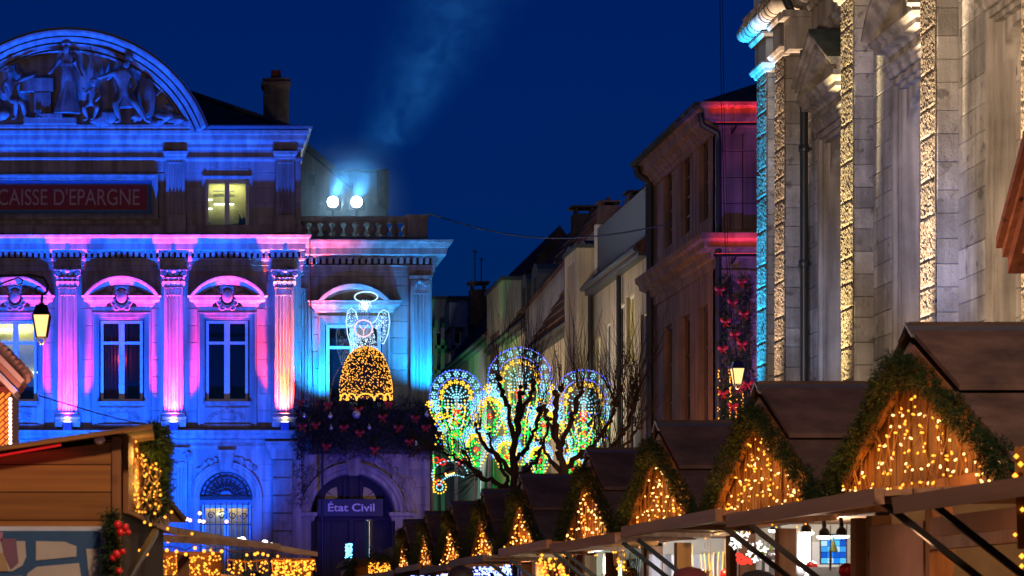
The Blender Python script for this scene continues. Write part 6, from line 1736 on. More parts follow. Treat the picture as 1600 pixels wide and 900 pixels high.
ST = [(11.0, 'biggest market chalet, ridge against the church, pinkish board and hanging lights below'), (13.78, 'market chalet with a snowflake and picture display under its flap, second in the row'),
      (16.55, 'market chalet with pale satin and yellow light strings under its flap, third in the row'), (19.25, 'market chalet with mint trellis panels below, fourth in the row'),
      (22.80, 'market chalet with a red interior, just after the gap in the row'), (25.5, 'market chalet roof directly under the knobbly tree, sixth in the row'),
      (28.25, 'market chalet seventh in the row, blue icicle lights under its flap'), (31.0, 'market chalet last but one in the row, in front of the wing pier'), (33.7, 'small last chalet of the row, its roof in front of the wing doorway')]
proto = chalet(ST[0][1], (XG, ST[0][0], 0))
# garland and light net of one gable
GX = -.11
sl_ = .635/1.345
def gable_garland(seed):
    m = MB(); zr = H+1.30
    for sg in (-1, 1):
        fir(m, [(GX, 0, zr-.13), (GX+.02, sg*.45, zr-.10-.45*sl_), (GX+.02, sg*.9, zr-.08-.9*sl_), (GX+.04, sg*1.30, zr-.06-1.30*sl_)], .043, 800, .022, .0030, seed+sg, 7, inner=.1)
        fir(m, [(GX+.04, sg*1.10, zr-.12-1.10*sl_), (GX+.05, sg*1.37, zr-.09-1.40*sl_)], .05, 200, .024, .0032, seed+sg+5, 7, inner=.1)
    fir(m, [(GX+.05, -1.2, zr-.13-1.2*sl_), (GX+.05, 0, zr-.20), (GX+.05, 1.2, zr-.13-1.2*sl_)], .02, 300, .02, .003, seed+19, 6)
    fir(m, [(GX, -.2, zr-.2), (GX, .2, zr-.2)], .06, 140, .026, .0032, seed+9, 7)
    return m
def light_net(seed, dens=2.3, r=.0058):
    rnd = random.Random(seed); zr = H+1.30; wires = MB(); bulbs = MB(); hot = MB()
    n = int(26*dens)
    for k in range(n):
        u = -1.29+2.58*(k+rnd.uniform(.2, .8))/n
        top = zr-.22-abs(u)*sl_*1.0; bot = H+.53+rnd.uniform(-.02, .10)
        if top-bot < .06: top = bot+.07
        x = -.05+rnd.uniform(-.02, .02)
        pts = []; m_ = max(2, int((top-bot)/.07))
        for i in range(m_+1):
            t = i/m_; pts.append(Vector((x+rnd.uniform(-.015, .015), u+rnd.uniform(-.03, .03)+.03*math.sin(i*1.3+k), top+(bot-top)*t)))
        wires.tube(pts, .0035, 3)
        for p in pts[1:]:
            if rnd.random() < .78:
                q = p+Vector((rnd.uniform(-.02, .02), rnd.uniform(-.035, .035), rnd.uniform(-.02, .02)))
                d = (q-p); d = d.normalized() if d.length > 1e-4 else Vector((0, 1, 0))
                (hot if rnd.random() < .42 else bulbs).tube([q-d*.010, q, q+d*.007], [r*.5, r, r*.7], 5)
    pts = [Vector((-.06, -1.3+2.6*i/30, H+.50+.02*math.sin(i))) for i in range(31)]
    for p in pts:
        if rnd.random() < .6: bulbs.octa(tuple(p+Vector((0, 0, rnd.uniform(-.03, .03)))), r)
    return wires, bulbs, hot
s0 = copy_tree(proto); s0.location = (XG, 8.22, 0); s0['label'] = 'chalet cut off by the picture edge, only its raised flap and black struts showing'
[c for c in bpy.data.objects if c.parent == s0 and c.name.startswith('flap')][0].rotation_euler.y = R(-8)
chal = [proto]
cmap = {}
for c in bpy.data.objects:
    if c.parent is not None: cmap.setdefault(c.parent.name, []).append(c)
for (Y, lab) in ST[1:]:
    s = copy_tree(proto, None, cmap); s.location = (XG, Y, 0); s['label'] = lab; chal.append(s)
which = ['biggest chalet nearest the church', 'chalet with the snowflake display', 'chalet with the pale satin display', 'chalet with the mint trellis panels', 'chalet with the red interior', 'chalet under the knobbly tree', 'seventh chalet of the row', 'last but one chalet of the row', 'small last chalet of the row']
which[0] = 'biggest chalet of the row'
zoff = [0, .07, .02, .03, .0, 0, 0, 0, -.05]
gmesh = []; lm = []
for i, s in enumerate(chal):
    s.location.z = 0
    if i < 3:
        gb = gable_garland(10*i+1).build('fir_garland', FIRM); gmesh.append(gb.data)
        wi, bu, ho = light_net(100+i)
    elif i == 3:
        gb = gable_garland(41).build('fir_garland', FIRM); gmesh.append(gb.data); wi, bu, ho = light_net(104, 1.6, .0075)
    else:
        gb = bpy.data.objects.new('fir_garland', gmesh[i % 4]); COL.objects.link(gb); wi = None
    gb.location = (XG, s.location.y, 0); tag(gb, 'thick green fir garland framing the gable of the '+which[i], 'garland', 'fir garlands on the chalet gables')
    fy = thing('fairy_lights', 'amber icicle lights hanging over the gable of the '+which[i], 'fairy lights', (XG, s.location.y, 0), 'amber lights on the chalet gables')
    if wi is None:
        wi, bu, ho = light_net(200+i, 1.2, .0095)
    wi.build('wire', WIRE, fy, local=True, kind='stuff'); bu.build('bulbs', AMBER, fy, local=True, kind='stuff'); ho.build('bright_bulbs', AMBERW, fy, local=True, kind='stuff')
    # the string's own light on the planks
    k = (1.0 if i < 4 else 1.2)
    for (u, z) in ((-.75, H+.68), (-.25, H+.80), (.25, H+.80), (.75, H+.68)) if i < 3 else ((0, H+.66),):
        lamp('gable_glow', 'POINT', (XG-.17, s.location.y+u, z), (3.0 if i < 3 else 8)*k, (1, .36, .05), .12, parent=fy)
    # individual tilt of each flap
    fl = [c for c in bpy.data.objects if c.parent == s and c.name.startswith('flap')][0]
    fl.rotation_euler.y = R([-3, 1, -2, 2, 0, -3, 3, 1, 2][i])
chal[0].location.x += 0.0
# warm bulbs mixed in, whiter ones
# ---- goods under the flaps
def hang(label, cat, name, mat, mbf, group=None, loc=None):
    o = mbf.build(name, mat); tag(o, label, cat, group); return o
PAPERW = mat_plain('white_paper', (.8, .8, .8), .7)
GREENP = mat_plain('lime_paper', (.35, .5, .02), .7)
# chalet 1: pinkish closed board between posts, framed window with amber goods
Y1 = ST[0][0]
m = MB(); m.box(XG+.12, XG+.15, Y1+.35, Y1+1.2, .97, H+.44); tag(m.build('shutter_board', PINKP), 'plain pinkish board closing half of the biggest chalet', 'board')
m = MB(); m.box(XG+.12, XG+.14, Y1-1.15, Y1+.25, H+.36, H+.45)
tag(m.build('valance_board', PINKP), 'pinkish valance board above the open window of the biggest chalet', 'board')
wfm = thing('serving_window', 'orange wooden window frame with warm goods inside the biggest chalet', 'window', (XG+.1, Y1-.4, 1))
m = MB(); m.box(XG+.10, XG+.16, Y1-1.15, Y1+.25, H+.30, H+.355); m.box(XG+.10, XG+.16, Y1+.19, Y1+.25, .97, H+.30); m.build('frame', WOODO, wfm)
m = MB(); rnd = random.Random(31)
for k in range(70): m.ball((XG+.5+rnd.random()*.3, Y1-1.0+rnd.random()*1.1, 1.0+rnd.random()*.42), rnd.uniform(.02, .05), 6, 4)
m.build('trinkets', mat_plain('amber_trinket', (.55, .22, .05), .25), wfm, kind='stuff')
lamp('stall_light', 'POINT', (XG+.6, Y1-.3, H+.42), 16, (1, .5, .2), .1, parent=wfm)
lamp('under_flap_fill', 'POINT', (XG-.32, Y1+.55, H+.30), 2.6, (1, .6, .4), .06, parent=chal[0]); lamp('under_flap_fill', 'POINT', (XG-.32, Y1-1.0, H+.30), 2.0, (1, .5, .25), .06, parent=chal[0])  # added fill lamps to brighten the boards below the flap
# chalet 2: white display with paper trees, snowflakes and two pictures
Y2 = ST[1][0]; yp = Y2+1.235
SNOW = mat_emit('lit_snowflake', (1, .97, .9), 2.2)
disp = thing('white_display_board', 'bright white display board with framed picture in the snowflake chalet', 'display', (XG+.2, yp, 1))
m = MB(); m.box(XG+.12, XG+.75, yp-.01, yp, .97, H+.45); m.build('board', PAPERW, disp)
for (px0, px1, py0, py1) in ((1192, 1226, 872, 912),):
    m = MB(); yy = yp-.03
    m.box(PX(px0, yy), PX(px1, yy), yy, yy+.015, PZ(py1, yy), PZ(py0, yy)); f_ = m.build('picture_frame', IRON, disp)
    m = MB(); m.box(PX(px0+3, yy), PX(px1-3, yy), yy-.005, yy, PZ(py1-3, yy), PZ(py0+3, yy)); m.build('mount', PAPERW, f_)
    m = MB(); m.box(PX(px0+9, yy), PX(px1-9, yy), yy-.009, yy-.005, PZ(py1-9, yy), PZ(py0+10, yy)); m.build('print', mat_plain('grey_print', (.12, .12, .13), .6), f_)
for i, (px, py, h_, w_) in enumerate(((1205, 873, 26, 9), (1193, 866, 22, 7))):
    yy = yp-.06; b = P(px, py, yy); m = MB(); m.lathe(b, [(w_*yy/F/2, 0), (.002, h_*yy/F)], 10); 
    tag(m.build('paper_tree', GREENP), ['taller lime green paper cone tree before the white display', 'shorter lime green paper cone tree before the white display'][i], 'ornament', 'lime paper cone trees')
def snowflake(px, py, Y, r, lab):
    m = MB(); c = P(px, py, Y)
    for k in range(6):
        a = R(60*k+15); d = Vector((math.cos(a), 0, math.sin(a))); m.bar(c, c+d*r, r*.16, r*.16)
        for sg in (-1, 1):
            d2 = Vector((math.cos(a+sg*.9), 0, math.sin(a+sg*.9))); m.bar(c+d*r*.55, c+d*r*.55+d2*r*.35, r*.13, r*.13)
    return tag(m.build('snowflake', SNOW), lab, 'ornament', 'white snowflakes in the chalet')
snowflake(1183, 862, Y2+.9, .07, 'lit white snowflake lying before the paper trees'); snowflake(1157, 838, Y2+1.1, .06, 'lit white snowflake hung high under the flap'); snowflake(1150, 848, Y2+1.15, .045, 'small lit snowflake just under the other hanging snowflake')
m = MB(); rnd = random.Random(77)
for k in range(14): m.ball(P(1152+k*1.6, 866+k*.9+rnd.uniform(-2, 2), Y2+1.0), .012, 6, 4)
for k in range(7): m.ball(P(1153+k*1.8, 876+k*.8+rnd.uniform(-2, 2), Y2+1.0), .013, 6, 4)
tag(m.build('berry_string', mat_emit('red_glow_bead', (1, .05, .03), 1.6)), 'string of glowing red beads under the snowflakes', 'ornament')
# blue picture
pb = thing('blue_picture', 'small bright blue stained glass style picture hanging in the snowflake chalet', 'picture', (XG+.3, Y2-.2, 1.3))
yy = Y2+.05
m = MB(); m.box(PX(1282, yy), PX(1323, yy), yy, yy+.02, PZ(882, yy), PZ(834, yy)); m.build('frame', IRON, pb)
gl = [(.02, .25, 1), (.1, .55, 1), (.5, .8, 1), (.01, .1, .6), (.05, .35, .9)]
BLP = [mat_emit('blue_pane_%s' % 'abcde'[i], c, 1.1) for i, c in enumerate(gl)]
rnd = random.Random(6)
for r_ in range(5):
    for c_ in range(4):
        m = MB(); a, b = 1283+c_*9.8, 1283+(c_+1)*9.8-.8; q, t = 836+r_*9, 836+(r_+1)*9-.8
        sk2 = rnd.uniform(-3, 3)
        m.prism_xz([(PX(a, yy), PZ(t, yy)), (PX(b, yy), PZ(t, yy)), (PX(b, yy), PZ(q, yy)), (PX(a, yy), PZ(q, yy))], yy-.006, yy-.001); m.build('pane', rnd.choice(BLP), pb)
m = MB(); m.lathe(P(1302, 862, yy-.03), [(.028, 0), (.002, .075)], 8); tag(m.build('paper_tree', mat_plain('olive_paper', (.12, .12, .01), .7)), 'olive cone tree in front of the blue picture', 'ornament', 'lime paper cone trees')
m = MB(); m.box(PX(1266, yy), PX(1323, yy), yy+.01, yy+.03, .97, PZ(886, yy)); tag(m.build('white_screen', PAPERW), 'blank white screen under the blue picture', 'board')
m = MB(); m.box(PX(1247, yy+.5), PX(1266, yy+.5), yy+.5, yy+.52, .97, PZ(832, yy+.5)); tag(m.build('white_screen', PAPERW), 'narrow white screen between the orange post and the blue picture', 'board')
SPOTW = mat_emit('spot_lamp_face', (1, .93, .8), 12)
for i, (px, py) in enumerate(((1212, 828), (1260, 832), (1288, 838), (1315, 837))):
    Yy = Y2+(.7, .1, 0, -.1)[i]; c = P(px, py, Yy)
    t_ = thing('spot_lamp', ['clip spot lamp over the paper trees', 'tilted spot lamp beside the orange post', 'spot lamp over the blue picture, next to the post', 'spot lamp at the outer corner of the blue picture'][i], 'lamp', c, 'spot lamps under the flap')
    m = MB(); m.bar(c+Vector((0, 0, .05)), c+Vector((0, .02, .10)), .02); m.lathe(c, [(.012, .05), (.03, .03), (.034, 0)], 10); m.build('shade', IRON, t_)
    m = MB(); m.lathe(c, [(.034, 0), (.03, -.012), (.005, -.016)], 10, sx=1.3); m.build('bulb', SPOTW, t_)
lamp('display_light', 'POINT', (XG+.42, Y2+.35, H+.44), 26, (1, .93, .85), .08, parent=disp)
# chalet 3: satin and yellow strings
Y3 = ST[2][0]; yp = Y3+1.22
m = MB(); n = 26; i0 = 0
for k in range(n):
    u0, u1 = k/n, (k+1)/n
    x0_, x1_ = XG+.12+.55*u0, XG+.12+.55*u1; f = lambda u: yp-.03-.05*math.sin(u*19)-.03*math.sin(u*43+1)
    m.quad((x0_, f(u0), .97), (x1_, f(u1), .97), (x1_, f(u1), H+.44), (x0_, f(u0), H+.44))
tag(m.build('satin_cloth', mat_plain('white_satin', (.75, .75, .82), .3), smooth=True), 'draped white satin cloth in the third chalet', 'cloth')
m = MB(); rnd = random.Random(8)
for k in range(10):
    y0 = Y3-.9+.13*k; m.tube([(XG+.30, y0+.02*math.sin(i*1.7+k), H+.42-i*.07) for i in range(9)], .003, 4)
tag(m.build('light_strings', mat_emit('yellow_light_string', (1, .62, .10), 2.2)), 'hanging yellow light strings in the third chalet', 'light string')
m = MB(); m.box(XG+.5, XG+.52, Y3-1.1, Y3+.2, .97, H+.44); tag(m.build('cream_screen', PARTW), 'cream screen behind the yellow light strings', 'board')
lamp('display_light', 'POINT', (XG+.30, Y3+.55, H+.40), 16, (.9, .92, 1), .08, parent=None); lamp('display_light', 'POINT', (XG+.22, Y3-.5, H+.42), 17, (1, .75, .35), .08)
# chalet 4: mint panels with trellis
Y4 = ST[3][0]; MINT = mat_plain('mint_panel', (.50, .68, .58), .7)
for i, (a, b) in enumerate(((.55, 1.1), (-.55, .15))):
    t_ = thing('trellis_panel', ['mint trellis panel in the fourth chalet, farther one', 'mint trellis panel in the fourth chalet, by the amber lights'][i], 'panel', (XG+.3, Y4+a, 1), 'mint trellis panels')
    m = MB(); m.box(XG+.3, XG+.32, Y4+a, Y4+b, .97, H+.44); m.build('sheet', MINT, t_)
    m = MB()
    for k in range(8):
        m.bar((XG+.285, Y4+a+(b-a)*k/8, .97), (XG+.285, Y4+a+(b-a)*min(1, k/8+.4), H+.44), .008); m.bar((XG+.28, Y4+a+(b-a)*min(1, k/8+.4), .97), (XG+.28, Y4+a+(b-a)*k/8, H+.44), .008)
    m.build('lattice', IRON, t_)
lamp('display_light', 'POINT', (XG+.12, Y4+.4, H+.40), 18, (.85, 1, .9), .08)
# chalet 5: red back and a cluster of amber lights
Y5 = ST[4][0]
m = MB(); m.box(XG+.35, XG+.37, Y5-1.1, Y5+1.1, .97, H+.44); tag(m.build('red_cloth', mat_plain('red_felt', (.5, .06, .03), .8)), 'red felt back cloth in the chalet after the gap', 'cloth')
lamp('display_light', 'POINT', (XG+.1, Y5+.2, H+.40), 14, (1, .5, .25), .08)
def cluster(px0, px1, py0, py1, Y, n, mat, r, lab, seed, tailwire=True, dep=.3, name='light_cluster'):
    rnd = random.Random(seed); m = MB()
    for k in range(n):
        m.octa(tuple(P(rnd.uniform(px0, px1), rnd.uniform(py0, py1), Y+rnd.uniform(-dep, dep))), r*rnd.uniform(.7, 1.2))
    w_ = MB()
    a, b = P(px0, py0-2, Y), P(px1, py0-2, Y)
    t_ = thing(name, lab, 'fairy lights', (a+b)/2)
    w_.tube([a, (a+b)/2-Vector((0, 0, .02)), b], .006, 4)
    for k in range(8): q = a+(b-a)*(k/7); w_.tube([q, q+Vector((.01, 0, -(py1-py0)*Y/F*.8))], .004, 3)
    w_.build('wire', WIRE, t_); m.build('bulbs', mat, t_, kind='stuff'); return t_
cluster(842, 888, 866, 905, 20.6, 60, AMBER, .014, 'dense bunch of amber lights between the fourth and fifth chalet', 1)
cluster(958, 976, 862, 892, 18.0, 14, AMBER, .012, 'few amber lights beside the mint panels', 2)
BLUEW = mat_emit('blue_white_icicle', (.22, .32, 1), 5)
cluster(738, 800, 882, 900, 24.4, 130, BLUEW, .013, 'blue white icicle lights below the flap of the sixth chalet', 3)
cluster(642, 706, 889, 900, 31.0, 130, BLUEW, .017, 'blue white icicle lights below the flaps at the end of the row', 4)
cluster(1586, 1600, 700, 900, 9.4, 16, AMBER, .011, 'single hanging amber string at the outer edge of the biggest chalet', 5, dep=.05)

# ornaments dangling behind the lintels
ORN = [('red glass ball', BAUBLE), ('gold ball', mat_plain('gold_ball', (.75, .42, .08), .2, .8)), ('silver ball', SILVER), ('straw star', mat_plain('straw', (.7, .5, .2), .7))]
for yc, who, n in ((Y2, 'snowflake chalet', 6), (Y3, 'third chalet', 7), (Y4, 'fourth chalet', 6), (Y5, 'red felt chalet', 6)):
    rnd = random.Random(int(yc*10))
    for k in range(n):
        nm, mt = ORN[rnd.randrange(4)]; u = yc-1.0+2.0*k/(n-1)+rnd.uniform(-.06, .06); drop = rnd.uniform(.10, .24); x = XG+.28+rnd.uniform(-.04, .06)
        t_ = thing('hanging_ornament', nm+' dangling on a thread inside the '+who+', '+['farthest down the row', 'second from the far post', 'third from the far post', 'past the middle post', 'near the outer post', 'last by the outer post', 'right at the outer post'][n-1-k].replace('right at', 'touching'), 'ornament', (x, u, H+.5-drop), 'ornaments dangling in the chalets')
        m = MB(); m.tube([(x, u, H+.50), (x, u, H+.50-drop)], .003, 3); m.build('thread', WIRE, t_)
        m = MB()
        if 'star' in nm:
            for q in range(4): a = R(45*q); d = Vector((.35*math.cos(a), math.cos(a), 0)).normalized()*math.cos(a)*.055+Vector((0, 0, math.sin(a)*.055)); c = Vector((x, u, H+.46-drop)); m.bar(c-d, c+d, .010)
        else: m.ball((x, u, H+.465-drop), rnd.uniform(.032, .045), 10, 7)
        m.build('body', mt, t_)
# ================================================================== KIOSK WITH THE TOWN MAP
LW = thing('map_kiosk', 'wooden plank kiosk with sloping roof and red light strip, carrying the town map', 'kiosk', (-.8, 9.2, 0))
YK = 9.0
def KX(p): return PX(p, YK)
def KZ(p): return PZ(p, YK)
xr_ = KX(189)
def ktop(p): return 705-35*(p-0)/235
zs = [960-0, 905, 858, 813, 769, 726, 690, 660]
import itertools
for k in range(len(zs)-1):
    za, zb = zs[k], zs[k+1]
    a, b = -190, 175
    pts = [(KX(a), KZ(za)+.002), (KX(b), KZ(za)+.002)]
    tb, ta = max(zb, ktop(b)+7), max(zb, ktop(a)+7)
    if za <= ktop(b)+9: continue
    if za <= ktop(a)+8:       # top board cut by the rake
        pc = (705+8-za)*235/35
        pts = [(KX(pc), KZ(za)+.002), (KX(b), KZ(za)+.002), (KX(b), KZ(tb)-.002)]
    else: pts += [(KX(b), KZ(tb)-.002)]+([(KX((705+8-zb)*235/35), KZ(zb)-.002)] if tb == zb and ta > zb else [])+[(KX(a), KZ(ta)-.002)]
    m = MB(); j = random.uniform(0, .006); m.prism_xz(pts, YK-j, YK+.025); m.build('plank', WOODGX, LW)
for k in range(4): m = MB(); m.box(KX(-190), KX(175), YK, YK+.025, .05+k*.10, .05+k*.10+.095); m.build('plank', WOODGX, LW)
m = MB(); m.box(KX(175), xr_, YK-.015, YK+.08, 0, KZ(683)); m.build('corner_post', WOODO, LW)
# alley side, turned a little towards the camera
dirv = Vector((math.sin(R(4.2)), math.cos(R(4.2)), 0)); c0 = Vector((xr_, YK, 0)); nrm = Vector((dirv.y, -dirv.x, 0))
for k in range(20):
    a = c0+dirv*(.09+k*.11); b = c0+dirv*(.09+(k+1)*.11-.006); m = MB(); zt_ = KZ(676)
    m.loft([[a+Vector((0, 0, H+.38)), a+nrm*.02+Vector((0, 0, H+.38)), a+nrm*.02+Vector((0, 0, zt_)), a+Vector((0, 0, zt_))], [b+Vector((0, 0, H+.38)), b+nrm*.02+Vector((0, 0, H+.38)), b+nrm*.02+Vector((0, 0, zt_)), b+Vector((0, 0, zt_))]]); m.build('side_plank', WOODO, LW)
m = MB()
p0, p1 = c0+dirv*.02, c0+dirv*2.3
# mono-pitch roof, its fascia towards the viewer
L0 = Vector((KX(-190), YK-.22, 0)); 
zl, zr2 = KZ(ktop(-190)), KZ(672)
m.v += [(KX(-190), YK-.08, zl), (KX(238), YK-.08, zr2+.003), (.0, YK+2.4, zr2+.003), (KX(-190), YK+2.4, zl), (KX(-190), YK-.08, zl+.015), (KX(238), YK-.08, zr2+.018), (.0, YK+2.4, zr2+.018), (KX(-190), YK+2.4, zl+.015)]
m.f += [(0,3,2,1), (4,5,6,7), (0,1,5,4), (1,2,6,5), (2,3,7,6), (3,0,4,7)]
m.build('roof', FELT, LW)
m = MB(); m.bar((KX(-190), YK-.086, zl+.002), (KX(238), YK-.086, zr2+.004), .01, .010); m.build('fascia', WOODGX, LW)
m = MB(); m.bar((KX(-190), YK-.03, KZ(ktop(-190)+13)), (KX(96), YK-.03, KZ(696)), .008, .008); rs = m.build('red_light_strip', mat_emit('red_strip', (1, .02, .02), .6), LW)
lamp('strip_glow', 'AREA', (KX(20), YK-.06, KZ(712)), .35, (1, .05, .03), target=(KX(20), YK, KZ(720)), size=(.5, .02), parent=LW).data.energy = .03
m = MB(); m.ball((KX(156), YK-.05, KZ(688.5)), .018, 10, 6, 1.2); m.build('round_lamp', mat_plain('pale_pink_cap', (.8, .55, .6), .3), LW)
m = MB(); m.box(KX(-188), KX(186), YK+.03, YK+2.2, 0, KZ(ktop(-188)+9)); m.prism_xz([(KX(-188), KZ(735)), (KX(186), KZ(715)), (KX(186), KZ(ktop(186)+9)), (KX(-188), KZ(ktop(-188)+9))], YK+.03, YK+.06); m.build('inner_lining', DARKROOM, LW)
m = MB(); lx = Vector((xr_-.012, YK+.03, 0)); ly = lx+Vector((math.sin(R(4.2)), math.cos(R(4.2)), 0))*2.3; m.bar(lx+Vector((0, 0, KZ(690)/2)), ly+Vector((0, 0, KZ(690)/2)), .01, KZ(690)); m.build('side_lining', DARKROOM, LW)
# town map
mp = thing('town_map', 'white framed town map poster with dark blue streets on the plank kiosk', 'map', (KX(70), YK-.03, 1.2))
m = MB(); m.box(KX(-60), KX(165), YK-.035, YK-.006, KZ(1000), KZ(823)); m.build('frame', mat_plain('white_map_frame', (.42, .48, .58), .4), mp)
m = MB(); m.box(KX(-55), KX(157), YK-.038, YK-.035, KZ(996), KZ(830)); m.build('sheet', mat_plain('map_blue', (.012, .065, .17), .6), mp)
blocks = [[(-55, 845), (40, 846), (42, 870), (36, 884), (20, 893), (-55, 893)], [(57, 846), (102, 847), (120, 854), (120, 870), (57, 876)], [(58, 886), (124, 880), (128, 906), (56, 906), (40, 912), (44, 896)], [(135, 858), (157, 858), (157, 930), (140, 905)], [(-55, 905), (36, 900), (30, 940), (-55, 940)], [(60, 915), (130, 915), (135, 960), (60, 960)]]
MAPB = mat_plain('map_cream', (.36, .34, .31), .7)
for bl in blocks:
    m = MB(); m.prism_xz([(KX(x), KZ(y)) for x, y in bl][::-1], YK-.041, YK-.038); m.build('map_block', MAPB, mp)
for pts, c in (([(2, 842), (26, 842), (30, 880), (18, 890), (8, 868)], (.15, .07, .12)), ([(-20, 866), (8, 864), (14, 893), (-20, 893)], (.30, .21, .10)), ([(-20, 832), (6, 832), (4, 846), (-20, 846)], (.30, .13, .20))):
    m = MB(); m.prism_xz([(KX(x), KZ(y)) for x, y in pts][::-1], YK-.043, YK-.041); m.build('map_patch', mat_plain('map_tint', c, .7), mp)
# garland and lights hanging down the kiosk's alley side
gc = c0+dirv*.35
m = MB()
top = P(243, 676, 9.7)
fir(m, [P(238, 678, 9.55), P(248, 700, 9.7), P(250, 740, 9.8), P(246, 770, 9.8), P(238, 800, 9.75)], .042, 1150, .026, .0028, 3, 7, inner=.1)
tag(m.build('fir_garland', FIRM), 'fir garland hanging down the alley side of the map kiosk', 'garland')
fk = thing('fairy_lights', 'bright amber light bunch on the alley side of the map kiosk', 'fairy lights', P(225, 740, 9.4))
m = MB(); rnd = random.Random(4); wq = MB()
for k in range(26):
    x = rnd.uniform(196, 254); pts = [P(x+rnd.uniform(-4, 4), 690+max(0, (x-200))*.9+q*9+rnd.uniform(-3, 3), 9.35+rnd.uniform(-.1, .15)) for q in range(int((812-690-max(0, x-200)*.9)/9))]
    if len(pts) > 1: wq.tube(pts, .0022, 3)
    for p in pts:
        if rnd.random() < .45:
            q2 = p+Vector((rnd.uniform(-.008, .008), 0, rnd.uniform(-.008, .008))); m.ball(q2, rnd.uniform(.003, .0055), 6, 4)
for px, py in ((212, 690), (208, 683), (235, 820), (226, 816), (268, 800), (258, 808), (262, 826), (300, 834), (218, 860), (230, 866), (216, 878), (205, 898)): m.ball(P(px, py, 9.4), .0055, 6, 4)
wq.build('wire', WIRE, fk); m.build('bulbs', AMBER, fk, kind='stuff')
lamp('kiosk_glow', 'POINT', P(226, 752, 9.5), 3.0, (1, .45, .08), .06, parent=fk)
lamp('kiosk_glow', 'POINT', P(212, 712, 9.3), 1.2, (1, .45, .08), .04, parent=fk)
# bauble spray at the kiosk corner
m = MB(); fir(m, [P(172, 800, 8.9), P(176, 840, 8.88), P(172, 880, 8.86), P(178, 915, 8.86)], .028, 420, .02, .0024, 14, 6)
tag(m.build('fir_swag', FIRM), 'narrow fir swag down the corner post beside the town map', 'garland')
for i, (px, py, r_) in enumerate(((184, 820, .016), (196, 824, .014), (188, 832, .015), (200, 832, .012), (182, 866, .016), (176, 872, .012), (192, 862, .012), (186, 892, .013))):
    m = MB(); m.ball(P(px, py, 8.8), r_, 10, 7); tag(m.build('bauble', BAUBLE), 'shiny red bauble on the fir swag beside the town map', 'bauble', 'red baubles on the kiosk swag')
m = MB(); m.bar(P(244, 830, 9.2), P(196, 910, 8.9), .022); tag(m.build('flap_strut', IRON), 'dark slanting strut below the amber bunch of the map kiosk', 'strut')
lamp('bauble_light', 'POINT', (.12, 8.3, 1.5), 1.3, (1, .6, .3), .05)

# ================================================================== LOW KIOSKS behind the map kiosk
def lowkiosk(label, a, b, zt, n, seed):
    """a row of roof boards from a to b (plan points) at height zt, over a lit counter"""
    a = Vector((*a, 0)); b = Vector((*b, 0)); d = (b-a).normalized(); q = Vector((-d.y, d.x, 0))   # q points away from the alley
    k_ = thing('low_kiosk', label, 'kiosk', (a+b)/2, 'low kiosks opposite the chalets')
    for i in range(n):
        m = MB(); p = a+q*(.02+i*.16); e = b+q*(.02+i*.16); m.bar(p+Vector((0, 0, zt-.012*i)), e+Vector((0, 0, zt-.012*i)), .06, .028); m.build('roof_board', WOODG, k_)
    m = MB(); m.bar(a-q*.06+Vector((0, 0, zt-.01)), b-q*.06+Vector((0, 0, zt-.01)), .03, .034); m.build('front_rail', WOODG, k_)
    m = MB(); m.bar(a+q*.5+Vector((0, 0, zt-.20)), b+q*.5+Vector((0, 0, zt-.20)), .04, .05); m.build('valance', WOODH, k_)
    for t in (.04, .5, .96):
        m = MB(); p = a+(b-a)*t+q*.5; m.bar(p, p+Vector((0, 0, zt-.05)), .07); m.build('post', WOODO, k_)
    m = MB(); m.bar(a+q*.45+Vector((0, 0, .9)), b+q*.45+Vector((0, 0, .9)), .5, .05); m.build('counter', WOODH, k_)
    m = MB(); m.bar(a+q*1.5+Vector((0, 0, .9)), b+q*1.5+Vector((0, 0, .9)), .03, zt*.9); m.build('back_wall', WOODH, k_)
    return k_, a, b, q
k1, a1, b1, q1 = lowkiosk('low kiosk whose upper boards reach out to the arched door', (-.10, 12.6), (1.12, 18.3), H+.465, 1, 1)
k2, a2, b2, q2 = lowkiosk('low kiosk with the lower, shorter roof boards and amber lights beneath', (-.085, 12.3), (.62, 13.9), H+.40, 1, 2)
for k, (a, b, zt) in enumerate(((a1, b1, H+.43), (a2, b2, H+.36))):
    fl_ = thing('fairy_lights', ['loose warm bulbs along the upper kiosk boards', 'loose warm bulbs along the lower kiosk boards'][k], 'fairy lights', (a+b)/2)
    m = MB(); w_ = MB(); rnd = random.Random(k+60); pts = []
    for i in range(15):
        p = a+(b-a)*(i/14)+Vector((-.03, -.05, zt+rnd.uniform(-.03, .02))); pts.append(p)
        if rnd.random() < .7: m.ball(p+Vector((0, 0, -.02)), .010, 6, 4)
    w_.tube(pts, .003, 3); w_.build('wire', WIRE, fl_); m.build('bulbs', AMBER, fl_, kind='stuff')
cluster(246, 345, 868, 898, 15.2, 120, AMBER, .0075, 'amber light curtain under the low kiosk boards, left of the doorway'.replace('left of', 'before'), 71, name='light_curtain')
cluster(355, 418, 876, 898, 17.5, 40, AMBER, .0085, 'sparse amber lights between the two light curtains under the kiosks', 72, name='light_curtain')
cluster(424, 492, 876, 900, 19.5, 120, AMBER, .010, 'amber light curtain at the far kiosk, nearest the arched door'.replace('nearest', 'next to'), 73, name='light_curtain')
m = MB(); m.box(PX(240, 15.6), PX(345, 15.6), 15.6, 15.63, .9, PZ(862, 15.6)); tag(m.build('counter_back', WOODGX), 'orange wooden board glowing behind the amber light curtain of the near low kiosk', 'board')
m = MB(); m.box(PX(425, 19.9), PX(488, 19.9), 19.9, 19.93, .9, PZ(872, 19.9)); tag(m.build('counter_back', WOODGX), 'orange wooden board behind the amber light curtain next to the arched door', 'board')
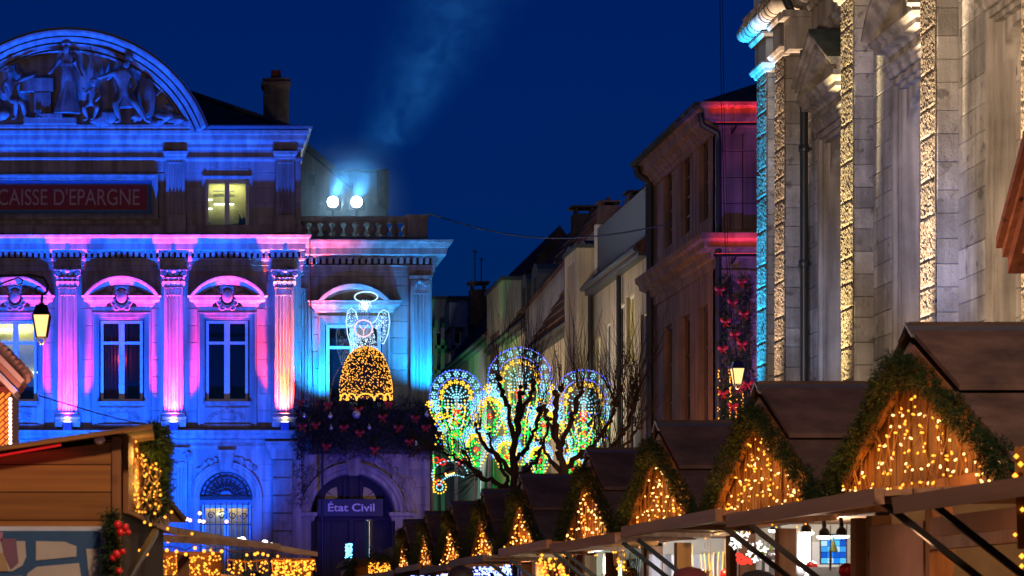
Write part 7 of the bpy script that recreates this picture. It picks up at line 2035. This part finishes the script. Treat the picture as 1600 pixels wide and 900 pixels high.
lamp('counter_glow', 'POINT', P(295, 884, 15.2), 7, (1, .36, .05), .1); lamp('counter_glow', 'POINT', P(458, 888, 19.4), 10, (1, .36, .05), .1); lamp('counter_glow', 'POINT', P(380, 886, 17.3), 4, (1, .36, .05), .1)
m = MB(); rnd = random.Random(81)
for px, py in ((374, 843), (384, 846), (414, 847), (379, 842), (424, 851)): m.ball(P(px, py, 16), .014, 8, 5, 1.4)
tag(m.build('spot_row', mat_emit('cold_spot', (.9, .93, 1), 7)), 'row of cold white spots under the upper kiosk boards', 'lamp')
tr = thing('gable_finial', 'small brown shingled gable tip poking up behind the amber bunch', 'roof', P(270, 815, 14))
m = MB()
for k in range(6):
    t0, t1 = k/6, (k+1)/6; a_, b_ = P(263+26*t0, 785+30*t0, 14), P(263+26*t1+1, 785+30*t1+1, 14)
    m.bar(a_+Vector((0, 0, .004)), b_+Vector((0, .0, .01)), .5, .018)
m.build('shingle_strip', FELT, tr)
m = MB(); m.prism_xz([(PX(248, 14), PZ(818, 14)), (PX(286, 14), PZ(818, 14)), (PX(263, 14), PZ(786, 14))], 13.8, 13.83); m.build('gable_board', WOODO, tr)
m = MB()
for px, py in ((283, 803), (292, 811), (297, 813), (312, 814), (318, 815), (354, 815), (312, 802)): m.ball(P(px, py, 14), .010, 6, 4)
tag(m.build('bulb_string', mat_emit('peach_bulb', (1, .5, .32), 6), kind='stuff'), 'few peach coloured bulbs in front of the blue-lit arch', 'fairy lights')

# fairground booth at the picture edge
YBo = 20.0
fb = thing('fairground_booth', 'red fairground booth with rope-edged eave and a bulb-lined lattice wall', 'booth', (PX(10, YBo), YBo, 0))
def FP(px, py, dy=0): return P(px, py, YBo+dy)
m = MB(); pts = [FP(-40, 520), FP(2, 545), FP(45, 590)]
tw = []
for i in range(61):
    t = i/60*2; k = int(min(t, 1.999)); q = pts[k]+(pts[k+1]-pts[k])*(t-k); tw.append(q+Vector((0, .03*math.cos(i*1.6), .03*math.sin(i*1.6))))
m.tube(tw, .038, 7); m.build('rope_trim', mat_plain('striped_rope', (.55, .33, .28), .5), fb)
for o_, c in ((12, (.55, .38, .34)), (20, (.35, .14, .10)), (30, (.62, .50, .46))):
    m = MB()
    for a, b in zip(pts[:-1], pts[1:]): m.bar(a+Vector((-o_*.0032, .02, -o_*.0048)), b+Vector((-o_*.0032, .02, -o_*.0048)), .5, .042)
    m.build('eave_board', mat_plain('eave_paint', c, .4), fb)
m = MB(); m.box(PX(-60, YBo), PX(14, YBo), YBo+.2, YBo+1.4, 0, PZ(598, YBo)); m.prism_xz([(PX(-60, YBo), PZ(600, YBo)), (PX(14, YBo), PZ(600, YBo)), (PX(-12, YBo), PZ(570, YBo)), (PX(-60, YBo), PZ(550, YBo))], YBo+.2, YBo+1.4); m.build('wall', mat_plain('red_booth_paint', (.30, .05, .03), .5), fb)
m = MB()
for k in range(10):
    for c_ in range(4): m.bar(FP(-22+c_*10, 622+k*9, .15), FP(-14+c_*10, 614+k*9, .15), .02)
m.build('lattice_lights', mat_emit('orange_lattice', (1, .25, .03), 1.4), fb, kind='stuff')
m = MB()
for k in range(12): m.ball(FP(16, 624+k*6.2, .1), .016, 7, 5)
m.build('edge_bulbs', mat_emit('pink_edge_bulb', (1, .62, .55), 4), fb, kind='stuff')
lamp('booth_light', 'POINT', FP(30, 640, -.8), 26, (1, .45, .35), .15, parent=fb)

# ================================================================== LANTERNS AND CABLES
LANGL = mat_emit('lantern_glow', (1, .60, .22), 1.7)
LANHOT = mat_emit('lantern_core', (1, .86, .6), 10)
def lantern(label, px, ytop, ybot, Y, k, bracket=None):
    t = thing('street_lantern', label, 'street lantern', P(px, ybot, Y), 'glass street lanterns')
    c = P(px, ytop, Y); s = Y/F
    def sq(w_, py, n=4): 
        z = PZ(py, Y); return [(c.x+w_*s*math.cos(R(a)), Y+w_*s*math.sin(R(a)), z) for a in (225, 315, 45, 135)]
    hh = ybot-ytop
    m = MB(); m.loft([sq(17*k, ytop+hh*.30), sq(20*k, ytop+hh*.305), sq(12*k, ytop+hh*.07), sq(6*k, ytop+hh*.05), sq(6*k, ytop+hh*.02), sq(3*k, ytop)]); m.build('hood', IRON, t)
    m = MB()
    for a in (225, 315, 45, 135):
        p0 = (c.x+19*k*s*math.cos(R(a)), Y+19*k*s*math.sin(R(a)), PZ(ytop+hh*.30, Y)); p1 = (c.x+11*k*s*math.cos(R(a)), Y+11*k*s*math.sin(R(a)), PZ(ybot-hh*.16, Y)); m.bar(p0, p1, 1.6*s*k*1.2)
        m.bar(p1, (c.x+2*k*s*math.cos(R(a)), Y+2*k*s*math.sin(R(a)), PZ(ybot, Y)), 1.4*s*k)
    q = sq(11*k, ybot-hh*.16)
    for i in range(4): m.bar(q[i], q[(i+1) % 4], 1.8*s*k)
    m.build('frame', IRON, t)
    m = MB()
    a_, b_ = sq(17.5*k, ytop+hh*.31), sq(10.5*k, ybot-hh*.17)
    m.loft([a_, b_], caps=True); m.build('frosted_glass', LANGL, t)
    m = MB(); m.ball((c.x, Y, PZ((ytop+ybot)/2+hh*.02, Y)), 4*s*k, 8, 6); 
    lamp('lantern_light', 'POINT', (c.x, Y, PZ(ybot+8*k, Y)), 130, (1, .62, .28), .1, parent=t)
    return t
YL1 = 38.0
l1 = lantern('glowing street lantern with dark hood hanging from a curled iron bracket', 65, 473, 538, YL1, 1.0)
m = MB()
m.tube([P(-90, 430, YL1), P(0, 431, YL1), P(50, 430, YL1), P(68, 434, YL1), P(75, 446, YL1), P(73, 456, YL1), P(66, 461, YL1), P(65, 473, YL1)], .02, 6)
m.tube([P(66, 461, YL1), P(58, 458, YL1), P(55, 452, YL1), P(59, 447, YL1), P(64, 449, YL1)], .013, 5)
m.tube([P(-40, 462, YL1), P(10, 440, YL1), P(28, 434, YL1), P(35, 437, YL1), P(34, 443, YL1), P(28, 445, YL1)], .013, 5)
m.build('bracket', IRON, l1)
m = MB(); m.tube([P(-90, 400, YL1), Vector((PX(-90, YL1), YL1, 0))], .06, 8); m.build('post', IRON, l1)
YL2 = 59.3
l2 = lantern('glowing street lantern hanging on a long wire before the fir panel', 1152, 562, 608, YL2, .72)
m = MB(); m.tube([P(1124, -60, YL2), P(1127, 150, YL2), P(1133, 380, YL2), P(1143, 500, YL2), P(1152, 568, YL2)], .010, 4); m.tube([P(1128, -60, YL2), P(1131, 150, YL2), P(1137, 380, YL2), P(1147, 500, YL2), P(1152, 568, YL2)], .007, 4); m.build('hanging_wire', IRON, l2)
m = MB(); m.tube([P(668, 333, 86)+(P(1103, 337, 66)-P(668, 333, 86))*(i/24)-Vector((0, 0, .75*math.sin(math.pi*i/24))) for i in range(25)], .024, 5); tag(m.build('overhead_cable', IRON), 'thin dark cable sagging across the sky from the balustrade to the sandstone house', 'cable')
m = MB(); m.tube([P(484, 372, YW-.75), P(486, 500, YW-.4), P(490, 632, YW-.75)], .02, 5); tag(m.build('wall_cable', IRON), 'thin black cable running down the wall between bank and wing', 'cable')
m = MB(); m.tube([P(60, 618, 40), P(150, 645, 50), P(255, 672, 60)], .012, 4); tag(m.build('thin_cable', mat_plain('red_cable', (.12, .02, .03), .6)), 'thin reddish cable slanting past the first floor windows', 'cable')

# ================================================================== small things at the foot of the wing
YS_ = 40.0
sr = thing('small_hut', 'small dark-roofed hut under the arched door with lights along its eave', 'hut', (PX(600, YS_), YS_, 0))
m = MB(); m.box(PX(548, YS_), PX(655, YS_), YS_, YS_+2.2, 0, PZ(882, YS_)); m.build('wall', WOODGX, sr)
m = MB(); m.prism_xz([(PX(540, YS_), PZ(884, YS_)), (PX(660, YS_), PZ(884, YS_)), (PX(652, YS_), PZ(872, YS_)), (PX(548, YS_), PZ(872, YS_))], YS_-.3, YS_+2.4); m.box(PX(655, YS_), PX(618, YS_), YS_+.3, YS_+2, PZ(874, YS_), PZ(853, YS_)); m.build('roof', mat_stone('purplish_felt', (.12, .09, .09), (.07, .055, .06), scale=2), sr)
cluster(576, 612, 880, 896, YS_-.4, 70, AMBER, .02, 'amber lights along the eave of the small hut under the arched door', 90, dep=.1)
m = MB(); fir(m, [P(575, 876, YS_-.4), P(615, 876, YS_-.4)], .1, 200, .05, .006, 33, 6); fir(m, [P(546, 905, YS_-.4), P(546, 872, YS_-.4)], .11, 200, .05, .006, 34, 6); tag(m.build('fir_garland', FIRM), 'short fir garland along the eave of the small hut', 'garland')
m = MB(); rnd = random.Random(13)
lt = thing('blue_light_column', 'little upright bunch of icy blue lights on the small hut roof', 'light figure', P(545, 872, YS_))
for k in range(90): m.octa(tuple(P(545+rnd.uniform(-5, 5), rnd.uniform(850, 871), YS_+rnd.uniform(-.06, .06))), .016)
m.build('bulbs', mat_emit('icy_blue_bulb', (.12, .55, 1), 5), lt, kind='stuff'); m = MB(); m.bar(P(545, 876, YS_), P(545, 852, YS_), .03); m.build('stem', IRON, lt)
STEEL = mat_plain('polished_steel', (.75, .75, .75), .18, 1.0)
cy = thing('flue_pipe', 'polished steel flue pipe standing before the dark arched door', 'pipe', P(577, 880, 42))
m = MB(); b = P(577, 882, 42); t_ = P(577, 813, 42); m.lathe(b, [(.062, 0), (.062, t_.z-b.z)], 18); m.build('pipe', STEEL, cy)
m = MB(); m.lathe(t_, [(.068, -.03), (.07, 0), (.064, .01), (.05, .012)], 18); m.lathe(b, [(.068, .3), (.07, .32), (.068, .34)], 18); m.build('collar', STEEL, cy)
# ================================================================== PEOPLE whose heads rise into the picture
def person(label, x, y, top, face_dir, coat, cap=None, hair=None, skin=(.45, .28, .2)):
    t = thing('person', label, 'person', (x, y, 0), None)
    k = top/1.75; s_, c_ = math.sin(face_dir), math.cos(face_dir)
    J = dict(pel=(0, 0, .98, .15), chest=(0, 0, 1.28, .17), neck=(0, .01, 1.47, .065), head=(0, .03, 1.60, .085), crown=(0, .02, 1.68, .08),
        shl=(-.19, 0, 1.40, .08), ell=(-.25, .02, 1.12, .06), hal=(-.22, .16, .92, .04), shr=(.19, 0, 1.40, .08), elr=(.25, .02, 1.12, .06), har=(.22, .16, .92, .04),
        hil=(-.1, 0, .92, .11), knl=(-.11, .03, .50, .075), anl=(-.11, 0, .09, .05), tol=(-.12, .14, .05, .045), hir=(.1, 0, .92, .11), knr=(.11, .06, .50, .075), anr=(.11, -.02, .09, .05), tor=(.12, .12, .05, .045))
    E = [('pel','chest'),('chest','neck'),('neck','head'),('head','crown'),('chest','shl'),('shl','ell'),('ell','hal'),('chest','shr'),('shr','elr'),('elr','har'),('pel','hil'),('hil','knl'),('knl','anl'),('anl','tol'),('pel','hir'),('hir','knr'),('knr','anr'),('anr','tor')]
    nm = list(J); me = bpy.data.meshes.new('body')
    def tr(p): return (k*(p[0]*c_+p[1]*s_), k*(-p[0]*s_+p[1]*c_), k*p[2])
    me.from_pydata([tr(J[n][:3]) for n in nm], [(nm.index(a), nm.index(b)) for a, b in E], [])
    o = bpy.data.objects.new('body', me); COL.objects.link(o); o.parent = t
    md = o.modifiers.new('skin', 'SKIN'); md.use_smooth_shade = True
    for i, n in enumerate(nm): me.skin_vertices[0].data[i].radius = (J[n][3]*k, J[n][3]*k)
    me.skin_vertices[0].data[0].use_root = True
    ss = o.modifiers.new('sub', 'SUBSURF'); ss.levels = ss.render_levels = 2
    me.materials.append(coat)
    hc = tr((0, .03, 1.62)); m = MB(); m.ball(hc, .10*k, 14, 10, 1, 1, 1.25)
    f = lambda a, b, c: tr((a, b, c))
    m.build('head', mat_plain('skin', skin, .6) if 'skin' not in bpy.data.materials else bpy.data.materials['skin'], t, local=True)
    m = MB()
    for sg in (-1, 1): m.ball(f(sg*.038, .125, 1.63), .012*k, 6, 4); m.ball(f(sg*.10, .03, 1.61), .025*k, 6, 4, .5, 1, 1.3)
    m.ball(f(0, .14, 1.60), .017*k, 6, 4, .8, 1, 1.4); m.ball(f(0, .125, 1.555), .02*k, 6, 4, 1.3, .5, .35); m.build('face', bpy.data.materials['skin'], t, local=True)
    for sg in (-1, 1):
        m = MB(); h0 = Vector(f(sg*.22, .16, .92))
        for q in range(4): m.tube([h0+Vector(((q-1.5)*.018*k, 0, -.02)), h0+Vector(((q-1.5)*.02*k, .01, -.07)), h0+Vector(((q-1.5)*.018*k, .03, -.07-(.035, .045, .04, .025)[q]))], [.010, .009, .007], 6)
        m.tube([h0+Vector((-sg*.03, 0, -.01)), h0+Vector((-sg*.05, .02, -.04)), h0+Vector((-sg*.045, .03, -.065))], [.011, .010, .008], 6)
        m.ball(h0+Vector((0, 0, -.03)), .035*k, 8, 6, 1, .6, 1.3); m.build('hand', bpy.data.materials['skin'], t, local=True)
    if cap:
        m = MB(); hz = tr((0, .01, 1.655)); pr = [(.112, -.03), (.116, .0), (.112, .035), (.095, .075), (.06, .10), (.01, .112)]
        m.lathe(hz, [(r_*k, z*k) for r_, z in pr], 20); m.lathe(hz, [(.119*k, -.035*k), (.122*k, -.01*k), (.119*k, .012*k)], 20); m.build('beanie', cap, t, local=True)
    if hair:
        m = MB(); hz = tr((0, 0, 1.66)); m.ball(hz, .118*k, 16, 10, 1, 1.05, .9)
        for i, v in enumerate(m.v): m.v[i] = (v[0]+random.uniform(-.006, .006), v[1]+random.uniform(-.006, .006), v[2]+random.uniform(-.006, .006))
        m.build('hair', hair, t, local=True)
    return t
DARKC = mat_plain('dark_coat', (.03, .03, .035), .8)
person('person with dark hair in a dark coat, head before the blue icicle lights', PX(720, 21), 21.0, H+(960-887)*21/F, R(25), DARKC, hair=mat_plain('dark_hair', (.05, .035, .03), .6))
person('person in a dusky red beanie passing the third chalet', PX(1080, 13), 13.0, H+(960-887)*13/F-.01, R(-20), DARKC, cap=mat_plain('dusky_red_wool', (.22, .05, .06), .95))
person('person in a black beanie passing the snowflake chalet', PX(1183, 11.2), 11.2, H+(960-892)*11.2/F-.01, R(10), DARKC, cap=mat_plain('black_wool', (.02, .02, .022), .95))

# ================================================================== FLOODLIGHTS (all stand in the square)
def flood(label, loc, target, power, col, angle, blend=.8, group='floodlights in the square', rad=.15):
    f = thing('floodlight', label, 'floodlight', (loc[0], loc[1], 0), group)
    m = MB(); m.tube([(loc[0], loc[1], 0), (loc[0], loc[1], loc[2]-.25)], .04, 6); m.build('mast', IRON, f)
    d = (Vector(target)-Vector(loc)).normalized(); c = Vector(loc); s = d.orthogonal().normalized(); u = d.cross(s)
    m = MB(); m.loft([[c-d*t+(s*math.cos(R(45*i))+u*math.sin(R(45*i)))*w_ for i in range(8)] for t, w_ in ((.34, .08), (.28, .16), (.06, .2))]); m.build('housing', IRON, f)
    lamp('flood_beam', 'SPOT', loc, power, col, rad, target, angle, blend, f)
    return f
BLUE = (.0, .085, 1)
for px, l in zip((-110, 15, 140, 265, 390), ('outermost', 'lantern side', 'middle', 'window side', 'corner side')):
    flood('tall-beam blue floodlight on a mast before the bank, the %s one' % l, (BX(px), YB-4.8, 2.75), (BX(px), YB, 18.6), 30000, (.0, .085, 1), 30, 1)
for px, l in zip((-130, 15, 150, 285), ('outermost', 'lantern side', 'middle', 'arch side')):
    flood('wide-beam blue floodlight on a mast before the bank, the %s one' % l, (BX(px)+.3, YB-9, 2.6), (BX(px), YB, 7.0), 13000, (.0, .085, 1), 50, .5)
flood('cyan floodlight behind the balcony hedge at the corner of the wing', (WX(668), 83.25, 8.75), (WX(655), YW+.1, 13.5), 1800, (.0, .30, 1), 110, .9)
flood('dim cyan floodlight behind the balcony hedge beside the bank', (WX(500), 83.2, 8.7), (WX(520), YW+.2, 12.5), 2400, (.01, .28, 1), 120, .9)
flood('blue floodlight aimed at the arched door of the wing', (WX(520), YW-9, 2.6), (WX(530), YW, 8.6), 2000, (.05, .055, 1), 70, .8)
flood('violet floodlight washing the sandstone house', (15.6, 55, 3.0), (XS+1.5, YS0, 11), 3200, (.16, .07, 1), 60, .9)
flood('blue floodlight aimed at the church returns', (7.6, 30.5, 2.6), (XW, 36.0, 7.4), 1900, (.02, .24, 1), 32, .9)
flood('blue floodlight aimed at the far church bays', (7.8, 36.5, 2.6), (XW, 42.4, 7.2), 1000, (.02, .3, 1), 30, .9)
flood('green floodlight aimed at the house doors behind the light arches', (12.4, 93, 1.0), (XH, 101, 4.4), 5000, (.02, 1, .12), 60, .5)
flood('green floodlight aimed at the eaves of the street houses', (11.5, 97, 3), (13.9, 97.5, 12.4), 2600, (.02, 1, .15), 24, .6)
flood('green floodlight aimed at the eave of the farthest street house', (11.2, 108, 3), (13.9, 109.5, 13.4), 2600, (.02, 1, .15), 24, .6)
# added fill spots without fixtures: houses opposite, sandstone side, church wall, far block
for x, y, z, ty, tz, p, c in ((10.3, 74.5, 7.5, 75.5, 9.5, 900, (1, .72, .42)), (10.3, 86, 8, 86, 10, 800, (1, .74, .46)), (10.3, 97, 8.5, 98, 11, 750, (1, .78, .5)), (11.6, 60.5, 5, 66.5, 9, 420, (1, .42, .2)), (4.4, 27, 6.5, 38, 9.0, 3900, (1, .75, .54)), (12.4, 104, 9, 125, 12, 900, (.8, .9, 1))):
    lamp('fill_light', 'SPOT', (x, y, z), p, c, .2, (14.2, ty, tz), 125 if y > 50 else 80, .6)
# added warm fill points, no fixtures, out of view
for i, (x, y, z, p) in enumerate(((1.6, 4.5, 5.6, 1300), (-9, 58, 8.0, 1150))):
    s = thing('fill_lamp', 'added warm fill lamp out of view', 'street lamp', (x, y, 0), 'added fill lamps') if False else None
    lamp('fill_light', 'POINT', (x, y, z), p, (1, .62, .38), .25)
